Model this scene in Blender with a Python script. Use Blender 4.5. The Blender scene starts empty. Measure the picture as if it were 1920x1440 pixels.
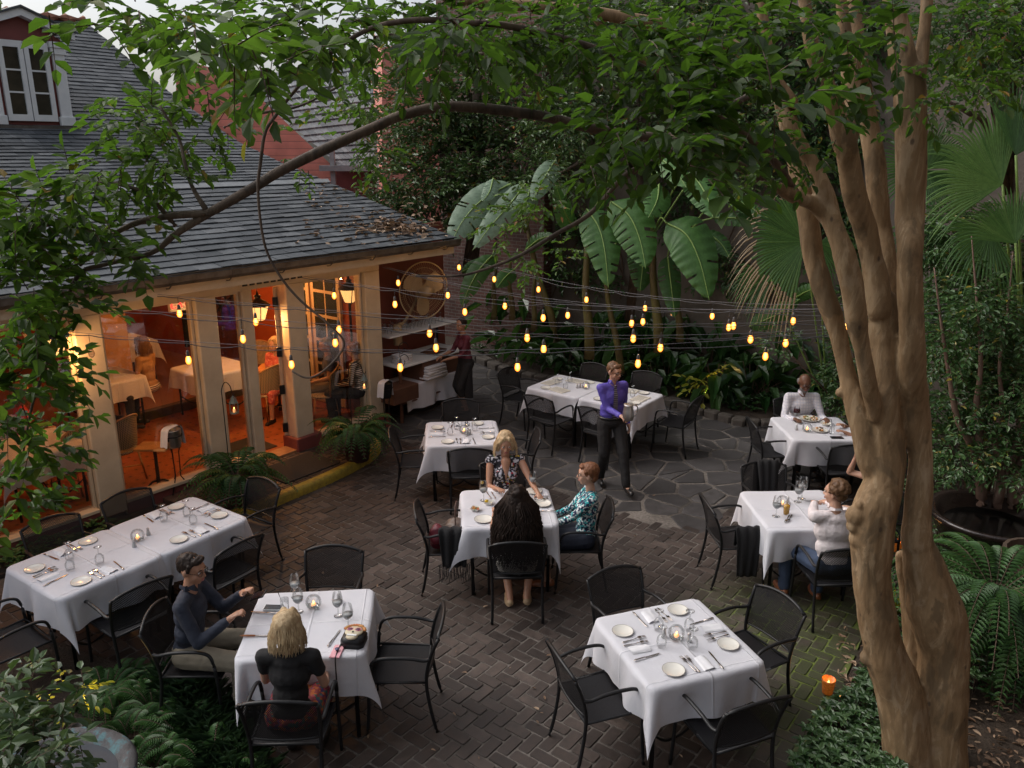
import bpy, math, random
import numpy as np
from mathutils import Vector, Matrix, noise
random.seed(7); RS=np.random.RandomState(11)
PI=math.pi
scn=bpy.context.scene; COL=scn.collection
# ---------- camera model of the photograph (metres; x right, y away, z up) ----------
FPX=1511.85; PITCH=0.28629; CAMZ=4.247
cp_,sp_=math.cos(PITCH),math.sin(PITCH)
def _ray(x,y):
    u=(x-960)/FPX; v=-(y-720)/FPX
    return (u,cp_+v*sp_,-sp_+v*cp_)
def G(x,y,z=0.0):
    d=_ray(x,y); t=(z-CAMZ)/d[2]; return Vector((d[0]*t,d[1]*t,z))
def YP(x,y,Y):
    d=_ray(x,y); t=Y/d[1]; return Vector((d[0]*t,Y,CAMZ+d[2]*t))
AU=math.radians(52.4); CU,SU=math.cos(AU),math.sin(AU); F0=(-3.964,9.644)
def W(u,v,z=0.0): return Vector((F0[0]+u*CU+v*SU, F0[1]+u*SU-v*CU, z))
def UV(p): dx,dy=p[0]-F0[0],p[1]-F0[1]; return (dx*CU+dy*SU, dx*SU-dy*CU)
def PLN(x,y,P,ang):
    a=ang; nx,ny=-math.sin(a),math.cos(a); d=_ray(x,y)
    t=(nx*P[0]+ny*P[1])/(nx*d[0]+ny*d[1]); return Vector((d[0]*t,d[1]*t,CAMZ+d[2]*t))
def PU(x,y,v): return PLN(x,y,W(0,v),AU)
def PV(x,y,u): return PLN(x,y,W(u,0),AU-PI/2)
# ---------- materials ----------
MATS={}
def newmat(name):
    m=bpy.data.materials.new(name); m.use_nodes=True; nt=m.node_tree; nt.nodes.clear()
    out=nt.nodes.new('ShaderNodeOutputMaterial'); return m,nt,out
def lk(nt,a,b): nt.links.new(a,b)
def rgb(c): return (c[0],c[1],c[2],1)
def ramp(nt,stops,fac=None,interp='LINEAR'):
    r=nt.nodes.new('ShaderNodeValToRGB'); r.color_ramp.interpolation=interp
    e=r.color_ramp.elements; e[0].position=stops[0][0]; e[1].position=stops[-1][0]
    for p,c in stops[1:-1]: e.new(p)
    for k,(p,c) in enumerate(stops): e[k].color=rgb(c) if not isinstance(c,(int,float)) else (c,c,c,1)
    if fac is not None: lk(nt,fac,r.inputs[0])
    return r
def tex(nt,kind,scale,coord='Object',detail=4,rough=.6,dist=0,mapscale=None,rot=None):
    tc=nt.nodes.new('ShaderNodeTexCoord'); t=nt.nodes.new(kind)
    src=tc.outputs[coord]
    if mapscale or rot:
        mp=nt.nodes.new('ShaderNodeMapping'); lk(nt,src,mp.inputs[0]); src=mp.outputs[0]
        if mapscale: mp.inputs['Scale'].default_value=mapscale
        if rot: mp.inputs['Rotation'].default_value=rot
    lk(nt,src,t.inputs['Vector']); t.inputs['Scale'].default_value=scale
    if 'Detail' in t.inputs: t.inputs['Detail'].default_value=0 if kind=='ShaderNodeTexVoronoi' else detail
    if kind=='ShaderNodeTexNoise': t.inputs['Roughness'].default_value=rough; t.inputs['Distortion'].default_value=dist
    return t
def mixc(nt,fac,a,b,mode='MIX'):
    m=nt.nodes.new('ShaderNodeMix'); m.data_type='RGBA'; m.blend_type=mode
    if isinstance(fac,(int,float)): m.inputs[0].default_value=fac
    else: lk(nt,fac,m.inputs[0])
    for k,x in ((6,a),(7,b)):
        if isinstance(x,tuple): m.inputs[k].default_value=rgb(x)
        else: lk(nt,x,m.inputs[k])
    return m.outputs[2]
def math_(nt,op,a,b=None):
    m=nt.nodes.new('ShaderNodeMath'); m.operation=op
    for k,x in ((0,a),(1,b)):
        if x is None: continue
        if isinstance(x,(int,float)): m.inputs[k].default_value=x
        else: lk(nt,x,m.inputs[k])
    return m.outputs[0]
def attr(nt,n='var'):
    a=nt.nodes.new('ShaderNodeAttribute'); a.attribute_name=n; return a.outputs['Fac']
def bsdf(nt,out,col,rough=.6,metal=0,spec=.5,bump=None,bstr=.3,bdist=.01,**kw):
    b=nt.nodes.new('ShaderNodeBsdfPrincipled')
    if isinstance(col,tuple): b.inputs['Base Color'].default_value=rgb(col)
    else: lk(nt,col,b.inputs['Base Color'])
    if isinstance(rough,(int,float)): b.inputs['Roughness'].default_value=rough
    else: lk(nt,rough,b.inputs['Roughness'])
    b.inputs['Metallic'].default_value=metal; b.inputs['Specular IOR Level'].default_value=spec
    for k,v in kw.items(): b.inputs[k.replace('_',' ')].default_value=v
    if bump is not None:
        bn=nt.nodes.new('ShaderNodeBump'); bn.inputs['Strength'].default_value=bstr; bn.inputs['Distance'].default_value=bdist
        lk(nt,bump,bn.inputs['Height']); lk(nt,bn.outputs[0],b.inputs['Normal'])
    if out is not None: lk(nt,b.outputs[0],out.inputs[0])
    return b
def mat(name,c1,c2=None,rough=.6,scale=8,bstr=.25,bdist=.005,metal=0,spec=.5,bscale=None,emit=None,estr=0,useattr=False,detail=5,**kw):
    """two-tone noisy principled material"""
    if name in MATS: return MATS[name]
    m,nt,out=newmat(name); c2=c2 or tuple(x*.75 for x in c1)
    n=tex(nt,'ShaderNodeTexNoise',scale,detail=detail)
    r=ramp(nt,[(.3,c1),(.7,c2)],n.outputs['Fac'])
    col=r.outputs[0]
    if useattr:
        f=math_(nt,'MULTIPLY_ADD',attr(nt),.9); f.node.inputs[2].default_value=.55
        mx=nt.nodes.new('ShaderNodeMix'); mx.data_type='RGBA'; mx.blend_type='MULTIPLY'; mx.inputs[0].default_value=1
        lk(nt,col,mx.inputs[6]); cc=nt.nodes.new('ShaderNodeCombineColor')
        for k in range(3): lk(nt,f,cc.inputs[k])
        lk(nt,cc.outputs[0],mx.inputs[7]); col=mx.outputs[2]
    n2=tex(nt,'ShaderNodeTexNoise',bscale or scale*4,detail=6)
    b=bsdf(nt,out,col,rough,metal,spec,n2.outputs['Fac'],bstr,bdist,**kw)
    if emit: b.inputs['Emission Color'].default_value=rgb(emit); b.inputs['Emission Strength'].default_value=estr
    MATS[name]=m; return m
def leafmat(name,dark,mid,light,trans=.35,rough=.4,tcol=None,odd=None,veins=0):
    if name in MATS: return MATS[name]
    m,nt,out=newmat(name)
    st=[(0,dark),(.5,mid),(.96,light)]
    if odd: st.append((.988,odd))
    r=ramp(nt,st,attr(nt)); col=r.outputs[0]
    n=tex(nt,'ShaderNodeTexNoise',25,detail=2)
    col=mixc(nt,.35,col,mixc(nt,1.0,col,ramp(nt,[(.35,.5),(.65,1.3)],n.outputs['Fac']).outputs[0],'MULTIPLY'))
    b=bsdf(nt,None,col,rough,0,.5,n.outputs['Fac'],.15,.004)
    t=nt.nodes.new('ShaderNodeBsdfTranslucent')
    lk(nt,mixc(nt,.6,col,tcol or (light[0]*1.1,light[1]*1.5,light[2]*.5)),t.inputs[0])
    mx=nt.nodes.new('ShaderNodeMixShader'); mx.inputs[0].default_value=trans
    lk(nt,b.outputs[0],mx.inputs[1]); lk(nt,t.outputs[0],mx.inputs[2]); lk(nt,mx.outputs[0],out.inputs[0])
    MATS[name]=m; return m
def glassmat(name='clear_glass',tint=(.985,.99,.99),alpha=.82,rough=.03):
    """thin glass: mostly see-through with fresnel reflection"""
    if name in MATS: return MATS[name]
    m,nt,out=newmat(name)
    t=nt.nodes.new('ShaderNodeBsdfTransparent'); t.inputs[0].default_value=rgb(tint)
    g=nt.nodes.new('ShaderNodeBsdfGlossy'); g.inputs['Roughness'].default_value=rough
    fr=nt.nodes.new('ShaderNodeFresnel'); fr.inputs[0].default_value=1.45
    f=math_(nt,'MULTIPLY_ADD',fr.outputs[0],alpha*.75); f.node.inputs[2].default_value=(1-alpha)*.25; f.node.use_clamp=True
    mx=nt.nodes.new('ShaderNodeMixShader'); lk(nt,f,mx.inputs[0]); lk(nt,t.outputs[0],mx.inputs[1]); lk(nt,g.outputs[0],mx.inputs[2])
    lk(nt,mx.outputs[0],out.inputs[0]); MATS[name]=m; return m
def emitmat(name,col,strength):
    if name in MATS: return MATS[name]
    m,nt,out=newmat(name); e=nt.nodes.new('ShaderNodeEmission'); e.inputs[0].default_value=rgb(col); e.inputs[1].default_value=strength
    lk(nt,e.outputs[0],out.inputs[0]); MATS[name]=m; return m
# ---------- mesh builder ----------
def frame(d,up=Vector((0,0,1))):
    d=Vector(d).normalized()
    if abs(d.dot(up))>.98: up=Vector((0,1,0)) if abs(d.y)<.9 else Vector((1,0,0))
    x=d.cross(up).normalized(); y=x.cross(d).normalized(); return x,y,d
class MB:
    def __init__(s): s.v=[];s.f=[];s.c=[];s.mi=[];s.cur=.5;s.m=0
    def add(s,vs,fs):
        n=len(s.v); s.v+=[tuple(p) for p in vs]; s.c+=[s.cur]*len(vs)
        s.f+=[tuple(i+n for i in f) for f in fs]; s.mi+=[s.m]*len(fs); return s
    def box(s,c,sz,M=None,top=1.0):
        x,y,z=sz[0]/2,sz[1]/2,sz[2]/2; c=Vector(c)
        vs=[Vector((a*x*(top if k>0 else 1),b*y*(top if k>0 else 1),k*z)) for k in(-1,1) for a,b in((-1,-1),(1,-1),(1,1),(-1,1))]
        if M is not None: vs=[M@p for p in vs]
        return s.add([p+c for p in vs],[(3,2,1,0),(4,5,6,7),(0,1,5,4),(1,2,6,5),(2,3,7,6),(3,0,4,7)])
    def bbox(s,c,sz,b=.01,M=None):
        """box with bevelled vertical and top edges"""
        x,y,z=sz[0]/2,sz[1]/2,sz[2]/2; c=Vector(c); rings=[]
        for zz,i in((-z,0),(z-b,0),(z-b*.3,b*.3),(z,b)):
            q=[]
            for sx,sy in((-1,-1),(1,-1),(1,1),(-1,1)):
                a=Vector((sx*(x-i),sy*(y-i),zz)); 
                e1=Vector((0,-sy*b,0)); e2=Vector((-sx*b,0,0))
                q+= [a+e1,a+e2] if (sx*sy)<0 else [a+e2,a+e1]
            # order ccw
            rings.append(q)
        vs=[];fs=[]
        for r in rings:
            r=sorted(r,key=lambda p:math.atan2(p.y/y,p.x/x)); vs+=r
        for k in range(3):
            for j in range(8): fs.append((k*8+j,k*8+(j+1)%8,(k+1)*8+(j+1)%8,(k+1)*8+j))
        fs.append(tuple(range(7,-1,-1))); fs.append(tuple(range(24,32)))
        if M is not None: vs=[M@p for p in vs]
        return s.add([p+c for p in vs],fs)
    def tube(s,pts,r,n=8,cap=True,flat=1.0):
        pts=[Vector(p) for p in pts]
        if isinstance(r,(int,float)): r=[r]*len(pts)
        vs=[];fs=[];x=None
        for i,p in enumerate(pts):
            d=(pts[min(i+1,len(pts)-1)]-pts[max(i-1,0)])
            if d.length<1e-9: d=Vector((0,0,1))
            d.normalize()
            if x is None: x,y,_=frame(d)
            else:
                x=(x-d*x.dot(d))
                if x.length<1e-6: x,y,_=frame(d)
                x.normalize(); y=d.cross(x)
            for k in range(n):
                a=2*PI*k/n; vs.append(p+x*(math.cos(a)*r[i])+y*(math.sin(a)*r[i]*flat))
        for i in range(len(pts)-1):
            for k in range(n): fs.append((i*n+k,i*n+(k+1)%n,(i+1)*n+(k+1)%n,(i+1)*n+k))
        if cap: fs.append(tuple(range(n-1,-1,-1))); fs.append(tuple(range((len(pts)-1)*n,len(pts)*n)))
        return s.add(vs,fs)
    def lathe(s,prof,n=20,c=(0,0,0),M=None,close=False):
        c=Vector(c); vs=[];fs=[]
        for r,z in prof:
            for k in range(n):
                a=2*PI*k/n; vs.append(Vector((r*math.cos(a),r*math.sin(a),z)))
        m=len(prof)
        for i in range(m-1+(1 if close else 0)):
            j=(i+1)%m
            for k in range(n): fs.append((i*n+k,i*n+(k+1)%n,j*n+(k+1)%n,j*n+k))
        if M is not None: vs=[M@p for p in vs]
        return s.add([p+c for p in vs],fs)
    def ball(s,c,r,n=12,m=8,M=None):
        if isinstance(r,(int,float)): r=(r,r,r)
        vs=[];fs=[];c=Vector(c)
        vs.append(Vector((0,0,-r[2])))
        for i in range(1,m):
            ph=-PI/2+PI*i/m
            for k in range(n):
                a=2*PI*k/n; vs.append(Vector((r[0]*math.cos(ph)*math.cos(a),r[1]*math.cos(ph)*math.sin(a),r[2]*math.sin(ph))))
        vs.append(Vector((0,0,r[2]))); L=len(vs)-1
        for k in range(n): fs.append((0,1+(k+1)%n,1+k)); fs.append((L,1+(m-2)*n+k,1+(m-2)*n+(k+1)%n))
        for i in range(m-2):
            for k in range(n): fs.append((1+i*n+k,1+i*n+(k+1)%n,1+(i+1)*n+(k+1)%n,1+(i+1)*n+k))
        if M is not None: vs=[M@p for p in vs]
        return s.add([p+c for p in vs],fs)
    def cap(s,a,b,r0,r1,n=10,sc=None):
        """closed capsule between a and b with radii r0,r1 ; sc=(axis vector, factor) flattens"""
        a=Vector(a);b=Vector(b); x,y,d=frame(b-a if (b-a).length>1e-6 else (0,0,1)); vs=[];fs=[]
        rings=[(a,-1.0,0)]
        L=[(a-d*r0,0.0)]+[(a-d*r0*math.cos(t),r0*math.sin(t)) for t in (PI/6,PI/3)]+[(a,r0),(b,r1)]+[(b+d*r1*math.cos(t),r1*math.sin(t)) for t in(PI/3,PI/6)]+[(b+d*r1,0.0)]
        vs.append(L[0][0])
        for p,r in L[1:-1]:
            for k in range(n):
                t=2*PI*k/n; vs.append(p+x*(math.cos(t)*r)+y*(math.sin(t)*r))
        vs.append(L[-1][0]); m=len(L)-2; e=len(vs)-1
        for k in range(n): fs.append((0,1+(k+1)%n,1+k)); fs.append((e,1+(m-1)*n+k,1+(m-1)*n+(k+1)%n))
        for i in range(m-1):
            for k in range(n): fs.append((1+i*n+k,1+i*n+(k+1)%n,1+(i+1)*n+(k+1)%n,1+(i+1)*n+k))
        return s.add(vs,fs)
    def quad(s,a,b,c,d): return s.add([a,b,c,d],[(0,1,2,3)])
    def mesh(s,name,mats,smooth=False):
        me=bpy.data.meshes.new(name); me.from_pydata(s.v,[],s.f)
        for m in (mats if isinstance(mats,(list,tuple)) else [mats]): me.materials.append(m)
        if len(s.f): 
            me.polygons.foreach_set('material_index',s.mi)
            if smooth: me.polygons.foreach_set('use_smooth',[True]*len(s.f))
        a=me.attributes.new('var','FLOAT','POINT'); a.data.foreach_set('value',s.c); me.update(); return me
    def build(s,name,mats,parent=None,smooth=False,loc=None,rz=0):
        o=bpy.data.objects.new(name,s.mesh(name,mats,smooth)); COL.objects.link(o)
        if parent is not None: o.parent=parent
        if loc is not None: o.location=loc
        if rz: o.rotation_euler=(0,0,rz)
        return o
def autosmooth(o,ang=40):
    """flat shading across sharp edges"""
    me=o.data; me.polygons.foreach_set('use_smooth',[True]*len(me.polygons))
    try: me.set_sharp_from_angle(angle=math.radians(ang))
    except Exception: pass
    return o
LABELS={}
def tag(o,label,cat,group=None,kind=None):
    if label: o['label']=label
    if cat: o['category']=cat
    if group: o['group']=group
    if kind: o['kind']=kind
    return o
def struct(o,label=None,cat=None):
    o['kind']='structure'
    if label: o['label']=label
    if cat: o['category']=cat
    return o
def thing(name,label,cat,loc=(0,0,0),rz=0,group=None):
    o=bpy.data.objects.new(name,None); o.empty_display_size=.05; COL.objects.link(o); o.location=loc; o.rotation_euler=(0,0,rz)
    return tag(o,label,cat,group)
CH={}
def children(o):
    return [c for c in COL.objects if c.parent==o]
def dup(root,loc,rz=None,label=None,group=None,kids=None,scale=None,rot=None):
    r=root.copy(); COL.objects.link(r); r.location=loc
    if rot is not None: r.rotation_euler=rot
    elif rz is not None: r.rotation_euler=(0,0,rz)
    if scale: r.scale=scale if not isinstance(scale,(int,float)) else (scale,)*3
    if label: r['label']=label
    if group: r['group']=group
    key=root.name
    if key not in CH: CH[key]=[(c,children(c)) for c in children(root)]
    for c,g in CH[key]:
        d=c.copy(); COL.objects.link(d); d.parent=r
        for e in g: h=e.copy(); COL.objects.link(h); h.parent=d
    return r
# ---------- leaves (vectorised) ----------
LEAF=np.array([(0,0,0),(.3,-.5,.10),(.72,-.36,.06),(1,0,-.12),(.72,.36,.06),(.3,.5,.10)])
LFACE=[(0,1,2,3),(0,3,4,5)]
def leaves(P,D,N,S,Wd,C,name,m,parent=None,shape=None,extra=None):
    """P pos, D direction, N normal, S length, Wd width ratio, C colour value (arrays)"""
    P=np.asarray(P,float);D=np.asarray(D,float);N=np.asarray(N,float);S=np.asarray(S,float).reshape(-1,1);n=len(P)
    D=D/np.maximum(np.linalg.norm(D,axis=1,keepdims=True),1e-6)
    X=np.cross(D,N); l=np.linalg.norm(X,axis=1,keepdims=True); X=np.where(l>1e-4,X/np.maximum(l,1e-6),np.array([[1.,0,0]])); N=np.cross(X,D)
    T=LEAF if shape is None else shape
    w=np.full((n,1),Wd) if np.isscalar(Wd) else np.asarray(Wd).reshape(-1,1)
    V=P[:,None,:]+D[:,None,:]*(T[None,:,0:1]*S[:,None])+X[:,None,:]*(T[None,:,1:2]*(S*w)[:,None])+N[:,None,:]*(T[None,:,2:3]*(S)[:,None])
    k=len(T); V=V.reshape(-1,3)
    base=(np.arange(n)*k)[:,None,None]; F=(base+np.array(LFACE)[None]).reshape(-1,4)
    CV=np.repeat(np.asarray(C,float),k)
    nv,nf=len(V),len(F)
    if extra is not None and len(extra.v):
        ev=np.array(extra.v); V=np.vstack([V,ev]); CV=np.concatenate([CV,np.array(extra.c)])
    me=bpy.data.meshes.new(name)
    if extra is None or not len(extra.v):
        me.vertices.add(nv); me.vertices.foreach_set('co',V.ravel()); me.loops.add(nf*4); me.loops.foreach_set('vertex_index',F.ravel().astype(np.int32))
        me.polygons.add(nf); me.polygons.foreach_set('loop_start',(np.arange(nf)*4).astype(np.int32))
        me.update(calc_edges=True)
    else:
        me.from_pydata(V.tolist(),[],F.tolist()+[tuple(i+nv for i in f) for f in extra.f])
    for q in (m if isinstance(m,(list,tuple)) else [m]): me.materials.append(q)
    if extra is not None and len(extra.v):
        me.polygons.foreach_set('material_index',[0]*nf+[1]*len(extra.f))
    a=me.attributes.new('var','FLOAT','POINT'); a.data.foreach_set('value',CV.astype(np.float32)); me.update()
    o=bpy.data.objects.new(name,me); COL.objects.link(o)
    if parent is not None: o.parent=parent
    return o
class LB:
    """leaf buffer"""
    def __init__(s): s.P=[];s.D=[];s.N=[];s.S=[];s.W=[];s.C=[];s.tw=MB()
    def leaf(s,p,d,n,l,w=.5,c=None):
        s.P.append(tuple(p));s.D.append(tuple(d));s.N.append(tuple(n));s.S.append(l);s.W.append(w);s.C.append(random.random() if c is None else c)
    def arr(s,P,D,N,S,W_,C):
        s.P+=list(map(tuple,P));s.D+=list(map(tuple,D));s.N+=list(map(tuple,N));s.S+=list(S);s.W+=list(W_);s.C+=list(C)
    def build(s,name,m,parent=None,shape=None,twmat=None):
        if twmat is not None and len(s.tw.v): return leaves(s.P,s.D,s.N,s.S,s.W,s.C,name,[m,twmat],parent,shape,s.tw)
        return leaves(s.P,s.D,s.N,s.S,s.W,s.C,name,m,parent,shape)
    def sprig(s,p,d,L,n,size,w=.5,droop=.5,c0=0,cr=1,twr=.003,twig=True):
        """a twig of length L from p along d with n alternate leaves"""
        p=Vector(p); d=Vector(d).normalized(); x,y,_=frame(d); pts=[p]
        for i in range(1,4): pts.append(p+d*(L*i/3)+Vector((0,0,-droop*L*.35*(i/3)**2)))
        if twig: s.tw.tube(pts,[twr,twr*.8,twr*.6,twr*.3],n=3,cap=False)
        for k in range(n):
            t=(k+.6)/n; q=p+d*(L*t)+Vector((0,0,-droop*L*.35*t*t))
            sd=1 if k%2 else -1
            dd=d*.7+x*(sd*(.9+.3*random.random()))+Vector((random.uniform(-.3,.3),random.uniform(-.3,.3),random.uniform(-.5,.25)-droop*.3))
            if k==n-1: dd=d+Vector((0,0,-droop*.4))
            nn=Vector((random.gauss(0,.45),random.gauss(0,.45),1))
            s.leaf(q,dd,nn,size*random.uniform(.65,1.15),w*random.uniform(.85,1.15),min(.999,max(0,c0+cr*random.random())))
    def cloud(s,c,r,n,size,per=6,L=None,w=.5,droop=.5,c0=0,cr=1,twig=True,hollow=.3,out=.6):
        """sprigs scattered through an ellipsoid"""
        c=Vector(c)
        for _ in range(n):
            v=Vector((random.gauss(0,1),random.gauss(0,1),random.gauss(0,1))).normalized(); rr=(hollow+(1-hollow)*random.random()**.6)
            q=c+Vector((v.x*r[0],v.y*r[1],v.z*r[2]))*rr
            d=v*out+Vector((random.uniform(-.6,.6),random.uniform(-.6,.6),random.uniform(-.4,.3)))
            s.sprig(q,d,L or size*2.6,per,size,w,droop,c0,cr,twig=twig)
def smoothpath(pts,k=6):
    """Catmull-Rom through tuples (any dimension)"""
    P=[np.array(p,float) for p in pts]; P=[2*P[0]-P[1]]+P+[2*P[-1]-P[-2]]; out=[]
    for i in range(1,len(P)-2):
        for j in range(k):
            t=j/k; a,b,c,d=P[i-1],P[i],P[i+1],P[i+2]
            out.append(.5*((2*b)+(-a+c)*t+(2*a-5*b+4*c-d)*t*t+(-a+3*b-3*c+d)*t**3))
    out.append(P[-2]); return out
_TMP=None
def remeshed(mb,name,mats,parent,vox=.01,smooth=3,disp=None):
    """union of overlapping closed volumes as one continuous skin"""
    global _TMP
    if _TMP is None: _TMP=bpy.data.scenes.new('scratch')
    me=mb.mesh(name,mats,True); o=bpy.data.objects.new(name,me); _TMP.collection.objects.link(o)
    r=o.modifiers.new('r','REMESH'); r.mode='VOXEL'; r.voxel_size=vox; r.use_smooth_shade=True
    if smooth:
        s=o.modifiers.new('s','SMOOTH'); s.factor=.5; s.iterations=smooth
    _TMP.view_layers[0].update(); dg=_TMP.view_layers[0].depsgraph; ev=o.evaluated_get(dg)
    m2=bpy.data.meshes.new_from_object(ev); o.modifiers.clear(); o.data=m2; m2.name=name; _TMP.collection.objects.unlink(o); COL.objects.link(o)
    m2.materials.clear()
    for q in (mats if isinstance(mats,(list,tuple)) else [mats]): m2.materials.append(q)
    if disp is not None:
        cn=[(v.co.copy(),v.normal.copy()) for v in m2.vertices]; m2.vertices.foreach_set('co',[x for c_,n_ in cn for x in (c_+disp(c_,n_))]); m2.update()
    bpy.data.meshes.remove(me)
    if parent is not None: o.parent=parent
    return o
# ================= GROUND =================
def mossmask(nt):
    tc=nt.nodes.new('ShaderNodeTexCoord'); mp=nt.nodes.new('ShaderNodeMapping'); lk(nt,tc.outputs['Object'],mp.inputs[0])
    c=G(1545,1240); mp.inputs['Location'].default_value=(-c.x*.62,-c.y*.62,0); mp.inputs['Scale'].default_value=(.62,.62,.62)
    g=nt.nodes.new('ShaderNodeTexGradient'); g.gradient_type='SPHERICAL'; lk(nt,mp.outputs[0],g.inputs[0])
    n=tex(nt,'ShaderNodeTexNoise',3,detail=6,rough=.7)
    return math_(nt,'MULTIPLY',ramp(nt,[(0,0.0),(.45,1.0)],g.outputs[0]).outputs[0],ramp(nt,[(.36,0.1),(.55,1.0)],n.outputs['Fac']).outputs[0])
def paver(name,c1,c2,c3,mossy,rough=.62):
    m,nt,out=newmat(name)
    r=ramp(nt,[(0,c1),(.5,c2),(1,c3)],attr(nt))
    n=tex(nt,'ShaderNodeTexNoise',14,detail=8,rough=.7); n2=tex(nt,'ShaderNodeTexNoise',1.1,detail=3)
    col=mixc(nt,1.0,r.outputs[0],ramp(nt,[(.3,.55),(.7,1.25)],n.outputs['Fac']).outputs[0],'MULTIPLY')
    col=mixc(nt,1.0,col,ramp(nt,[(.3,.7),(.7,1.2)],n2.outputs['Fac']).outputs[0],'MULTIPLY')
    if mossy: col=mixc(nt,math_(nt,'MULTIPLY',mossmask(nt),.75),col,(.050,.062,.018))
    nb=tex(nt,'ShaderNodeTexNoise',45,detail=8,rough=.75)
    rr=ramp(nt,[(.3,rough-.14),(.7,rough+.15)],n.outputs['Fac'])
    bsdf(nt,out,col,rr.outputs[0],0,.45,nb.outputs['Fac'],.5,.006); return m
M_brick=paver('worn_paving_brick',(.034,.024,.020),(.058,.042,.035),(.092,.069,.058),True)
M_flag=paver('dark_flagstone',(.042,.039,.039),(.066,.061,.061),(.095,.089,.087),False,.6)
def groutmat():
    m,nt,out=newmat('mortar_joint'); n=tex(nt,'ShaderNodeTexNoise',30,detail=8); n2=tex(nt,'ShaderNodeTexNoise',1.6,detail=4)
    col=mixc(nt,1.0,ramp(nt,[(.3,(.095,.084,.074)),(.7,(.20,.178,.158))],n.outputs['Fac']).outputs[0],ramp(nt,[(.35,.45),(.65,1.2)],n2.outputs['Fac']).outputs[0],'MULTIPLY')
    col=mixc(nt,mossmask(nt),col,(.13,.17,.035))
    bsdf(nt,out,col,.9,0,.2,n.outputs['Fac'],.5,.01); return m
M_grout=groutmat()
M_soil=mat('dark_soil',(.032,.022,.015),(.065,.045,.03),rough=.95,scale=12,bstr=.9,bdist=.03)
mb=MB(); mb.box((0,20,-.16),(120,120,.2)); struct(mb.build('ground',M_soil))
# paved area: courtyard sheet
def poly(name,pts,z,m,th=0):
    mb=MB(); n=len(pts)
    vs=[(p[0],p[1],z) for p in pts]
    fs=[tuple(range(n))]
    if th:
        vs+=[(p[0],p[1],z-th) for p in pts]; fs+=[(i,i+n,(i+1)%n+n,(i+1)%n) for i in range(n)]
    mb.add(vs,fs); return mb.build(name,m)
bedR=[G(1400,1500),G(1480,1440),G(1560,1330),G(1600,1240),G(1640,1140),G(1640,1000),G(1700,900),G(1760,830),G(1700,800)]
YARD=[G(-500,1900),G(1300,1900)]+bedR+[G(1550,795),G(1400,795),G(1250,757),G(960,702),G(850,660)]
YARD+= [W(9,-2.0),W(9,-3.5),W(-3.5,-.2),W(-9,-.2)]
YARD=[Vector((p[0],p[1])) for p in YARD]
o=poly('courtyard_base',YARD,.0,M_grout,.05); struct(o,'mortar bed under the courtyard paving','paving')
def inpoly(x,y,P):
    c=False;n=len(P);j=n-1
    for i in range(n):
        if (P[i][1]>y)!=(P[j][1]>y) and x<(P[j][0]-P[i][0])*(y-P[i][1])/(P[j][1]-P[i][1])+P[i][0]: c=not c
        j=i
    return c
FB=[G(560,700),G(720,815),G(860,850),G(1000,905),G(1141,957),G(1234,985),G(1320,985),G(1345,960),G(1400,940),G(1560,905),G(1800,800)]
FLAG=[(p.x,p.y) for p in FB]+[(9,14),(3,22),(-6,18)]
KERB=[W(-.62,1.12),W(-.2,1.12),W(.4,1.12),W(1.0,1.10),W(1.6,1.03),W(2.05,.9),W(2.35,.66),W(2.5,.35),W(2.52,.0)]
TERR=[(p.x,p.y) for p in KERB]+[tuple(W(2.5,-.1)[:2]),tuple(W(-3,-.1)[:2]),tuple(W(-3,1.12)[:2])]
TERRO=[(p.x,p.y) for p in KERB]+[tuple(W(2.5,-.2)[:2]),tuple(W(-.62,-.2)[:2])]
mb=MB(); 
pw=.108
def paver_block(mb,pts,z,h,inset,c,jit=.0):
    """chamfered block from a convex outline"""
    n=len(pts); cx=sum(p[0] for p in pts)/n; cy=sum(p[1] for p in pts)/n; mb.cur=c
    tx,ty=random.uniform(-jit,jit),random.uniform(-jit,jit)
    def sc(k): 
        out=[]
        for p in pts:
            dx,dy=p[0]-cx,p[1]-cy; l=math.hypot(dx,dy) or 1; out.append((cx+dx*(l-k)/l,cy+dy*(l-k)/l))
        return out
    A=[(x,y,z-.02) for x,y in pts]; B=[(x,y,z+h*.45+(x-cx)*tx+(y-cy)*ty) for x,y in pts]; C=[(x,y,z+h+(x-cx)*tx+(y-cy)*ty) for x,y in sc(inset)]
    f=[(i,(i+1)%n,n+(i+1)%n,n+i) for i in range(n)]+[(n+i,n+(i+1)%n,2*n+(i+1)%n,2*n+i) for i in range(n)]+[tuple(range(2*n,3*n))]
    mb.add(A+B+C,f)
cnt=0
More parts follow.
